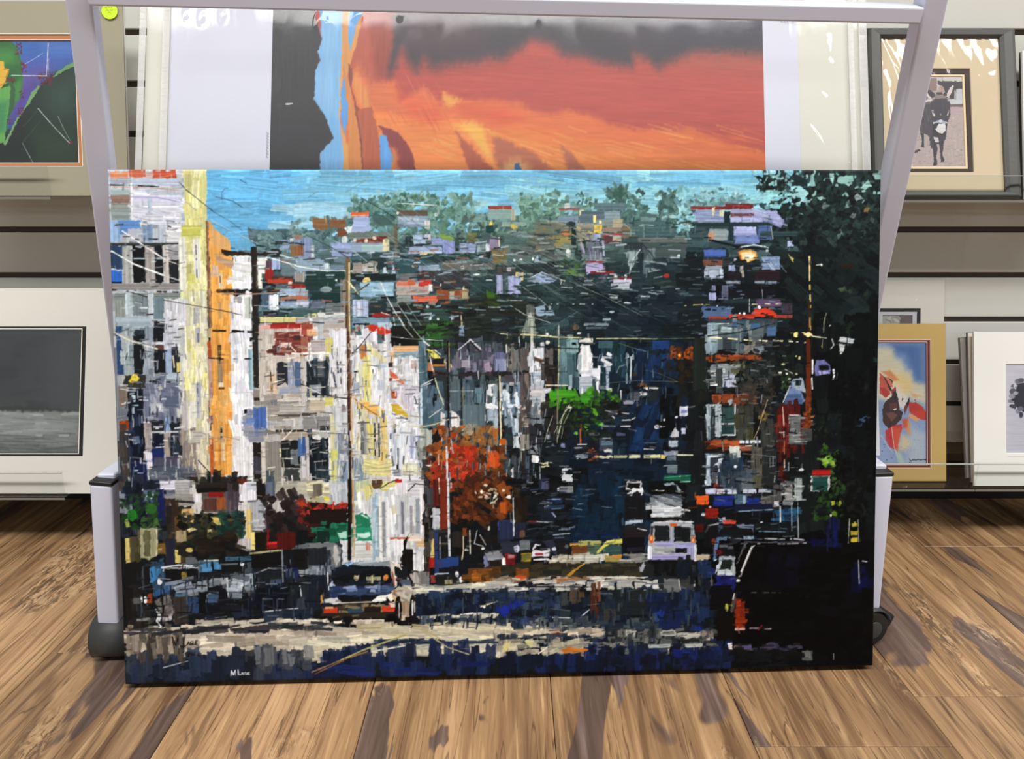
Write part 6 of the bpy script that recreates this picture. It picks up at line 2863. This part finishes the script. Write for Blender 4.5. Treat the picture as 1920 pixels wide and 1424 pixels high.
sp.img = np.clip(sp.img * .89 + lum[..., None] * .11, 0, 1) ** 1.10
def wrapped_canvas():
    nx, ny = 1081, 721
    col, hg = sp.sample(nx, ny)
    X, Z = np.meshgrid(np.linspace(-CW / 2 + .003, CW / 2 - .003, nx), np.linspace(.003, CH - .003, ny))
    rel = np.clip(hg, -1.2, 1.2) * .00012
    rel[[0, -1], :] = 0; rel[:, [0, -1]] = 0
    co = np.stack([X, -rel, Z], -1).reshape(-1, 3)
    c = np.clip(srgb2lin(np.clip(col, 0, 1)).reshape(-1, 3) * CANVAS_GAIN, 0, .95)
    q = grid_quads(nx, ny)
    loop = np.concatenate([np.arange(nx - 1), np.arange(ny - 1) * nx + nx - 1, np.arange(nx - 1, 0, -1) + (ny - 1) * nx, np.arange(ny - 1, 0, -1) * nx])
    n = len(loop); b0 = co[loop]; cc = np.array([0, 0, CH / 2]); prev = loop; allco, allc, allq = [co], [c], [q]
    cnt = len(co)
    for grow, dep in ((.00115, .00023), (.00212, .00088), (.00277, .00185), (.003, .003), (.003, CTK)):
        sgx = np.where(b0[:, 0] > CW / 2 - .0035, 1, np.where(b0[:, 0] < -CW / 2 + .0035, -1, 0))
        sgz = np.where(b0[:, 2] > CH - .0035, 1, np.where(b0[:, 2] < .0035, -1, 0))
        ring = b0 + np.stack([sgx * grow, np.full(n, dep), sgz * grow], 1)
        idx = np.arange(cnt, cnt + n); cnt += n
        allco.append(ring); allc.append(c[loop] * (.9 if dep > .01 else 1))
        allq.append(np.stack([prev, idx, np.roll(idx, -1), np.roll(prev, -1)], 1)); prev = idx
    me = fast_mesh('painted_canvas', np.concatenate(allco), np.concatenate(allq), np.concatenate(allc))
    me.materials.append(print_mat('canvas_print', .5, .10))
    return link(bpy.data.objects.new('painted_canvas', me), cp)
wrapped_canvas()
PINE = mat('pine', 'b89468', .6, .3, var=(20, .12))
for nm, a in (('stretcher_bar', (-CW / 2 + .003, CW / 2 - .003, .003, .043)), ('stretcher_bar', (-CW / 2 + .003, CW / 2 - .003, CH - .043, CH - .003)),
              ('stretcher_bar', (-CW / 2 + .003, -CW / 2 + .043, .044, CH - .044)), ('stretcher_bar', (CW / 2 - .043, CW / 2 - .003, .044, CH - .044))):
    box(nm, a[0], a[1], .017, CTK - .001, a[2], a[3], PINE, cp, .001, 1)

# ------------------------------------------------------------------ clear shelves on the wall
ACR = clear_mat('acrylic', (.96, .97, .965), .04, ior=1.49)
ACE = mat('acrylic_edge', 'a9aca8', .25, .6)
TRE = mat('tray_edge_grey', '77776f', .3, .5)
def shelf(label, px0, px1, top_y, bot_y, dist, refx):
    a, b_ = at(px0, bot_y, dist).x, at(px1, bot_y, dist).x
    zt, zb = at(refx, top_y, dist).z, at(refx, bot_y, dist).z
    t = .004
    r = empty('acrylic_shelf', ((a + b_) / 2, WALL_D, zb)); tag(r, label, 'shelf', 'clear shelves on the slatted wall')
    hw = (b_ - a) / 2; dy = dist - WALL_D
    box('lip', -hw, hw, dy, dy + t, 0, zt - zb - .001, ACR, r)
    box('lip_edge', -hw, hw, dy, dy + t, zt - zb - .001, zt - zb, ACE, r)
    box('tray', -hw, hw, dy + t, -.001, 0, t, ACR, r)
    box('tray_edge', -hw, hw, dy - .0004, dy, 0, t * .9, TRE, r)
    box('back_plate', -hw, hw, -.004, -.0005, t, .06, ACR, r)
    return zb + t, dist
def paper(name, hexc, rough=.75): return mat(name, hexc, rough, .2, var=(9, .025), bump=(700, .04))
SLV = clear_mat('sleeve_film', (.985, .985, .985), .06, (9, 4, .035), .012)
CREAM_CORE = paper('mat_core', 'ece6d6')

zl_up, _ = shelf('clear shelf under the cactus print on the left', -420, 95, 312, 374, 1.138, 40)
zl_lo, _ = shelf('clear shelf under the grey seascape print on the left', -420, 122, 888, 938, 1.108, 60)
zr_up, _ = shelf('clear shelf under the framed donkey photograph', 1615, 2300, 329, 380, 1.152, 1800)
zr_lo, _ = shelf('clear shelf under the gold matted print', 1600, 1827, 871, 922, 1.13, 1740)
shelf('clear shelf under the white matted flower print', 1828, 2300, 871, 922, 1.13, 1740)

def board(name, label, cat, plane, pxl, pxr, ytop, refx, yaw_roll=0.0, group=None):
    """empty for a leaning board; gives its local half width and height"""
    xl, xr = plane.hit(pxl, ytop)[0], plane.hit(pxr, ytop)[0]
    s1 = plane.hit(refx, ytop)[1]; xc = (xl + xr) / 2
    o = empty(name, (xc, plane.d0, plane.z0), (-plane.a, 0, 0)); tag(o, label, cat, group)
    return o, xc, (xr - xl) / 2, s1
def rect_on(plane, xc, pxl, pyt, pxr, pyb):
    (x0, z1), (x1, z0) = plane.hit(pxl, pyt), plane.hit(pxr, pyb)
    return x0 - xc, x1 - xc, z0, z1

# ---- cactus print
P1 = Plane(1.150, zl_up + .0015, 11)
o, xc, hw, s1 = board('matted_print', 'cactus print in a sage green mat with a copper inner border', 'print', P1, -240, 229, 2, 180)
ia = rect_on(P1, xc, -150, 74, 147, 305); ib = rect_on(P1, xc, -157, 63.5, 155, 312)
mesh_obj('mat_board', ring_bm(-hw, hw, 0, s1, ib[0], ib[1], ib[2], ib[3], 0, .0016, .001), paper('sage_mat', '9e9882'), o)
mesh_obj('inner_mat', ring_bm(ib[0] - .004, ib[1] + .004, ib[2] - .004, ib[3] + .004, ia[0], ia[1], ia[2], ia[3], .0016, .003, .001), paper('copper_mat', 'b87850'), o)
for (x0, x1, z0, z1, y) in ((ib[0], ib[1], ib[2], ib[3], -.0001), (ia[0], ia[1], ia[2], ia[3], .0015)):
    mesh_obj('bevel_cut', ring_bm(x0 - .0006, x1 + .0006, z0 - .0006, z1 + .0006, x0 + .0004, x1 - .0004, z0 + .0004, z1 - .0004, y - .0002, y + .0002), CREAM_CORE, o)
cpnt = paint_on(P1, xc, *ia, 420, 330, CACTUS, 4, .03, '24382c')
picture('picture', cpnt, *ia, .0031, 300, 236, print_mat('photo_print', .45, .3), o)
box('backing_board', -hw, hw, .0032, .0062, 0, s1, paper('white_backing', 'e2e0da'), o)
sleeve('sleeve', -hw - .004, hw + .006, .001, s1 + .004, -.0012, SLV, o, 50, 50, .0005, 3)
sx, sz = P1.hit(207, 22); st = mesh_obj('sticker', cyl_bm(.0118, .0006, 32, 'y'), mat('neon_sticker', 'c6ea2a', .6, .3), o); st.location = (sx - xc, -.0024, sz); st['label'] = 'round neon yellow green sticker with pencilled writing'
bm = bmesh.new()
def scribble(bm, pts, w, y):
    for (xa, za), (xb, zb) in zip(pts[:-1], pts[1:]):
        d = Vector((xb - xa, zb - za)); n = Vector((-d.y, d.x)).normalized() * w / 2
        vs_ = [bm.verts.new((xa + n.x, y, za + n.y)), bm.verts.new((xa - n.x, y, za - n.y)), bm.verts.new((xb - n.x, y, zb - n.y)), bm.verts.new((xb + n.x, y, zb + n.y))]
        bm.faces.new(vs_)
k = .0011
for pts in (((-6, 3), (-5, 5), (-4, 3), (-3, 5)), ((-2, 3), (-1, 5), (1, 4)), ((2, 4), (3, 5), (4, 3)), ((-5, 0), (-3, 2), (-2, 0), (0, 1)), ((1, 0), (2, 2), (3, 0), (5, 2)), ((-2, -3), (0, -1), (2, -4))):
    scribble(bm, [(a * k, c_ * k) for a, c_ in pts], .0006, -.0004)
mesh_obj('writing', bm, mat('olive_ink', '8a9a28', .7), st)

# ---- grey seascape print
P2 = Plane(1.120, zl_lo + .002, 17.4)
o, xc, hw, s1 = board('matted_print', 'black and white seascape print in a wide white mat on the left shelf', 'print', P2, -330, 240, 541, 100)
ia = rect_on(P2, xc, -250, 617, 146, 851); ib = rect_on(P2, xc, -256, 612, 155, 857)
mesh_obj('mat_board', ring_bm(-hw, hw, 0, s1, ib[0], ib[1], ib[2], ib[3], 0, .0016, .0008), paper('white_mat', 'dbd9d0'), o)
mesh_obj('inner_mat', ring_bm(ib[0] - .004, ib[1] + .004, ib[2] - .004, ib[3] + .004, ia[0], ia[1], ia[2], ia[3], .0016, .003, .0008), paper('black_mat', '141416'), o)
mesh_obj('bevel_cut', ring_bm(ia[0] - .001, ia[1] + .001, ia[2] - .001, ia[3] + .001, ia[0] + .0004, ia[1] - .0004, ia[2] + .0004, ia[3] - .0004, .0012, .0017), CREAM_CORE, o)
pn = paint_on(P2, xc, *ia, 420, 240, SEASCAPE, 5, .02, '3c4042')
picture('picture', pn, *ia, .0031, 280, 160, print_mat('photo_print'), o)
box('backing_board', -hw, hw, .0032, .006, 0, s1, paper('white_backing', 'e2e0da'), o)
sleeve('sleeve', -hw - .002, hw + .002, .001, s1 + .003, -.0012, SLV, o, 40, 40, .0004, 8)

# ---- donkey photograph in a grey frame
P3 = Plane(1.161, zr_up + .0042, 18)
o, xc, hw, s1 = board('framed_photograph', 'donkey photograph in a grey wooden frame with a tan mat', 'picture frame', P3, 1630, 1904, 52, 1760)
io = rect_on(P3, xc, 1654, 68, 1889, 375)
io = (io[0], io[1], .009, io[3])
GREYW = mat('grey_wood', '4e4e4b', .5, .4, var=(30, .10), bump=(120, .15))
def mitre(X0, X1, Z0, Z1, x0, x1, z0, z1, side):
    bm = bmesh.new(); yf, yb = -.002, .0125
    O = [(X0, Z0), (X1, Z0), (X1, Z1), (X0, Z1)]; I = [(x0, z0), (x1, z0), (x1, z1), (x0, z1)]
    i, j = side, (side + 1) % 4
    prof = ((0.0, yb), (0.0, yf + .004), (.12, yf + .001), (.30, yf), (.8, yf + .001), (1.0, yf + .005), (1.0, yb))
    A = [bm.verts.new((O[i][0] + (I[i][0] - O[i][0]) * t, y, O[i][1] + (I[i][1] - O[i][1]) * t)) for t, y in prof]
    B = [bm.verts.new((O[j][0] + (I[j][0] - O[j][0]) * t, y, O[j][1] + (I[j][1] - O[j][1]) * t)) for t, y in prof]
    for q in range(len(prof)):
        r_ = (q + 1) % len(prof); bm.faces.new((A[q], A[r_], B[r_], B[q]))
    bm.faces.new(A[::-1]); bm.faces.new(B)
    bmesh.ops.recalc_face_normals(bm, faces=bm.faces)
    return bm
for s_ in range(4): mesh_obj('frame_rail', mitre(-hw, hw, 0, s1, *io, s_), GREYW, o)
ph = rect_on(P3, xc, 1711.5, 137, 1818.5, 308); im = rect_on(P3, xc, 1708, 133, 1823, 313); bm_ = rect_on(P3, xc, 1702.5, 124, 1832, 320)
mesh_obj('mat_board', ring_bm(io[0] - .003, io[1] + .003, io[2] - .003, io[3] + .003, *bm_, .007, .0086, .0005), paper('tan_mat', 'c6b698'), o)
mesh_obj('inner_mat', ring_bm(bm_[0] - .002, bm_[1] + .002, bm_[2] - .002, bm_[3] + .002, *im, .0086, .0100, .0005), paper('brown_mat', '40342f'), o)
mesh_obj('inner_mat', ring_bm(im[0] - .002, im[1] + .002, im[2] - .002, im[3] + .002, *ph, .0100, .0112, .0004), paper('cream_mat', 'ddc9a4'), o)
pn = paint_on(P3, xc, *ph, 220, 350, DONKEY, 6, .03, 'b0a49c')
picture('photograph', pn, *ph, .0113, 140, 222, print_mat('photo_print'), o)
box('backing_board', io[0] - .002, io[1] + .002, .0114, .0123, io[2] - .003, io[3] + .003, paper('white_backing', 'e2e0da'), o)
sleeve('cover_film', io[0], io[1], io[2], io[3], .0052, SLV, o, 90, 90, .00025, 11,
       [(io[0] + .018, io[3] - .05, .06, 1.9, .004, .0022), (io[0] + .03, io[3] - .06, .05, 2.0, .003, .002), (io[0] + .008, io[3] - .13, .07, 1.6, .006, .002)])

# ---- gold matted watercolour and the small print behind it
P4 = Plane(1.160, zr_lo + .0018, 15)
o, xc, hw, s1 = board('matted_print', 'red flower watercolour in a gold mat with a dark red inner border', 'print', P4, 1596, 1773, 607, 1700)
ia = rect_on(P4, xc, 1630, 642, 1739, 872); ib = rect_on(P4, xc, 1624, 638, 1745, 878)
mesh_obj('mat_board', ring_bm(-hw, hw, 0, s1, *ib, 0, .0016, .0006), paper('gold_mat', 'b4985a'), o)
mesh_obj('inner_mat', ring_bm(ib[0] - .004, ib[1] + .004, ib[2] - .004, ib[3] + .004, *ia, .0016, .003, .0006), paper('wine_mat', '5e1620'), o)
for (x0, x1, z0, z1, y) in ((*ib, -.0001), (*ia, .0015)):
    mesh_obj('bevel_cut', ring_bm(x0 - .0012, x1 + .0012, z0 - .0012, z1 + .0012, x0, x1, z0, z1, y - .0003, y + .0002), paper('pink_core', 'd8b4a8'), o)
pn = paint_on(P4, xc, *ia, 220, 440, WATERCOLOUR, 7, .02, 'a9b4c8')
picture('picture', pn, *ia, .0031, 150, 294, print_mat('photo_print'), o)
box('backing_board', -hw, hw, .0032, .0055, 0, s1, paper('white_backing', 'e2e0da'), o)
sleeve('sleeve', -hw - .002, hw + .001, .001, s1 + .002, -.0012, SLV, o, 40, 40, .0004, 13)
P5 = Plane(1.1795, zr_lo + .002, 13.2)
o, xc, hw, s1 = board('matted_print', 'black and white flower print in a pale mat behind the gold matted one', 'print', P5, 1596, 1771, 525, 1700)
ia = rect_on(P5, xc, 1656, 591, 1711, 730); ib = rect_on(P5, xc, 1648, 584, 1719, 740); ic = rect_on(P5, xc, 1642.5, 578, 1724.5, 746)
mesh_obj('mat_board', ring_bm(-hw, hw, 0, s1, *ic, 0, .0014, .0004), paper('pale_mat', 'bcb9b0'), o)
mesh_obj('inner_mat', ring_bm(ic[0] - .003, ic[1] + .003, ic[2] - .003, ic[3] + .003, *ib, .0014, .0024, .0004), paper('black_mat', '141416'), o)
mesh_obj('inner_mat', ring_bm(ib[0] - .003, ib[1] + .003, ib[2] - .003, ib[3] + .003, *ia, .0024, .003, .0004), paper('silver_mat', 'a8a8ac'), o)
pn = paint_on(P5, xc, *ia, 130, 260, SMALLFLOWER, 8, .02, '4a4444')
picture('picture', pn, *ia, .0031, 90, 170, print_mat('photo_print'), o)
box('backing_board', -hw, hw, .0032, .005, 0, s1, paper('white_backing', 'e2e0da'), o)
wx, wz = P5.hit(1735, 545)
sleeve('sleeve', -hw - .002, hw + .002, .001, s1 + .003, -.0012, SLV, o, 110, 110, .0005, 17,
       [(wx - xc, wz, .022, .72, .0035, .0016), (wx - xc - .025, wz - .006, .03, .65, .004, .0009)])

# ---- white matted flower print and the prints stacked behind it
P6 = Plane(1.140, zr_lo + .0018, 15)
o, xc, hw, s1 = board('matted_print', 'dark flower photograph in a wide bright white mat at the right edge', 'print', P6, 1826, 2180, 622, 1900)
ia = rect_on(P6, xc, 1886, 683, 2120, 851)
mesh_obj('mat_board', ring_bm(-hw, hw, 0, s1, *ia, 0, .0018, .0010), paper('bright_mat', 'e4e4de'), o)
pn = paint_on(P6, xc, *ia, 420, 320, FLOWER, 9, .02, 'd2d2de')
picture('picture', pn, *ia, .0019, 260, 190, print_mat('photo_print'), o)
box('backing_board', -hw, hw, .0021, .0046, 0, s1, paper('white_backing', 'e2e0da'), o)
bm = bmesh.new(); cx, cz = P6.hit(1891, 857)
for q in range(14):
    a = cx - xc + .003 * q; scribble(bm, [(a, cz + .0004), (a + .001, cz + .0012 * (q % 3 == 0) + .0006), (a + .0018, cz - .0003), (a + .0026, cz + .0005)], .0003, -.0003)
wr = mesh_obj('pencil_writing', bm, mat('pencil', 'a8a8a4', .7), o)
sleeve('sleeve', -hw - .001, hw + .001, .001, s1 + .002, -.0012, SLV, o, 30, 30, .0003, 19)
for k_, (pl, pr, yt, d0, ln, roll, hx, lab) in enumerate(((1817, 2150, 622, 1.150, 16, -.010, 'cfc6b4', 'cream edged print directly behind the white matted flower print'),
                                                   (1808, 2160, 627, 1.160, 16.0, -.035, '8f8a84', 'grey edged print leaning rearmost behind the white matted flower print'))):
    Pk = Plane(d0, zr_lo + (.0125 if k_ else .0045), ln)
    o, xc, hw, s1 = board('stacked_print', lab, 'print', Pk, pl, pr, yt, 1860, group='prints stacked behind the flower print')
    o.rotation_euler = (Matrix.Rotation(-Pk.a, 3, 'X') @ Matrix.Rotation(roll, 3, 'Y')).to_euler()
    box('backing_board', -hw, hw, .002, .0045, 0, s1, paper('grey_backing', '6a655f'), o)
    mesh_obj('mat_board', ring_bm(-hw + .001, hw - .001, .001, s1 - .001, -hw + .06, hw - .06, .06, s1 - .06, .0002, .0019, .0008), paper('stack_mat%d' % k_, hx), o)
    box('picture', -hw + .061, hw - .061, .0018, .0022, .061, s1 - .061, paper('stack_picture', '9a9c9c'), o)

# ---- prints at the right edge of the upper shelf
P7 = Plane(1.163, zr_up + .0016, 16)
o, xc, hw, s1 = board('sleeved_print', 'white sleeved print at the right end of the upper shelf', 'print', P7, 1917, 2150, 95, 1917)
box('mat_board', -hw, hw, 0, .004, 0, s1, paper('bright_mat', 'e4e4de'), o)
box('picture', -hw + .05, hw - .05, -.0006, -.0001, .05, s1 - .05, paper('stack_picture', '9a9c9c'), o)
sleeve('sleeve', -hw - .003, hw + .003, .001, s1 + .003, -.0014, SLV, o, 40, 40, .0006, 23)
P8 = Plane(1.180, zr_up + .0014, 15)
o, xc, hw, s1 = board('sleeved_print', 'dark edged print between the donkey frame and the white sleeved print', 'print', P8, 1913, 2100, 98, 1913)
box('mat_board', -hw + .005, hw, 0, .003, 0, s1, paper('pale_mat', 'bcb9b0'), o)
box('dark_border', -hw, -hw + .005, 0, .003, 0, s1, paper('dark_border', '55524e'), o)

# ------------------------------------------------------------------ wide orange print standing in the rack
PB = Plane(.9035, .2402, 18.3)
(bx0, _), (bx1, _) = PB.hit(259, 180), PB.hit(1627, 180); xc = (bx0 + bx1) / 2; hw = (bx1 - bx0) / 2
top = PB.hit(960, -70)[1]
big = empty('sleeved_print', (xc, PB.d0, PB.z0), (-PB.a, 0, 0))
tag(big, 'wide orange and red print with white margins in a clear sleeve in the rack', 'print')
def lx(px, py=180): return PB.hit(px, py)[0] - xc
box('backing_board', lx(270), lx(1617), .002, .006, .003, top - .004, paper('cream_backing', 'c9c9be'), big)
box('paper_sheet', lx(316), lx(1499), .001, .0019, .012, top - .012, paper('print_paper', 'c6c8d4'), big)
ia = (lx(508), lx(1433), .03, top - .02)
pn = paint_on(PB, xc, *ia, 960, 700, ORANGE, 10, .035, 'c86a38')
picture('picture', pn, *ia, .0008, 560, 400, print_mat('photo_print'), big)
bm = bmesh.new()
qx, qz = PB.hit(500, 296)
for q in range(9):
    b0 = qz + .004 * q; scribble(bm, [(qx - xc - .001, b0), (qx - xc + .002, b0 + .0012), (qx - xc - .001, b0 + .0022), (qx - xc + .0015 * (q % 2), b0 + .0036)], .0004, .0006)
mesh_obj('pencil_signature', bm, mat('pencil_grey', '8c8c94', .7), big); bm = bmesh.new()
qx, qz = PB.hit(1464, 42)
for q in range(7):
    b0 = qx - xc + .004 * q; scribble(bm, [(b0, qz), (b0 + .0012, qz + .002 - .0003 * q), (b0 + .0022, qz - .001), (b0 + .0036, qz - .0004 * q)], .0004, .0006)
mesh_obj('pencil_signature', bm, mat('pencil_grey', '8c8c94', .7), big)
crs = []
for px, py, ln, ang, w, a in ((1530, 255, .022, -1.0, .0022, .0016), (1553, 90, .016, 1.5, .0018, .0010), (1556, 118, .006, -1.0, .002, .0012), (1545, 182, .007, -.9, .002, .0012),
                              (1590, 308, .012, -1.0, .0015, .0012), (600, 40, .014, 1.5, .005, .0016), (615, 45, .010, 1.6, .003, .0012), (350, 30, .010, 1.6, .003, .001), (380, 34, .012, 1.55, .004, .0012), (420, 30, .010, 1.6, .003, .001),
                              (670, 30, .008, 1.3, .004, .0012), (750, 30, .008, 1.6, .002, .001), (1010, 36, .010, 1.57, .0015, .0009), (985, 50, .02, 1.57, .0015, .0006), (1158, 190, .02, 1.57, .0012, .0005), (540, 200, .012, .1, .002, .0007)):
    X_, s_ = PB.hit(px, py); crs.append((X_ - xc, s_, ln, ang, w, a))
sleeve('sleeve', -hw, hw, 0, top, -.001, clear_mat('big_sleeve_film', (.985, .985, .985), .07, (14, 3, .04), .02, 1.34), big, 420, 240, .00025, 29, crs)
SEAM = clear_mat('sleeve_seam', (.93, .93, .92), .18, (30, 160, .9), .34)
for p0, p1 in ((259, 271), (303, 316), (1592, 1602), (1612, 1627)):
    box('sleeve_seam', lx(p0), lx(p1), -.0026, -.0018, 0, top, SEAM, big)
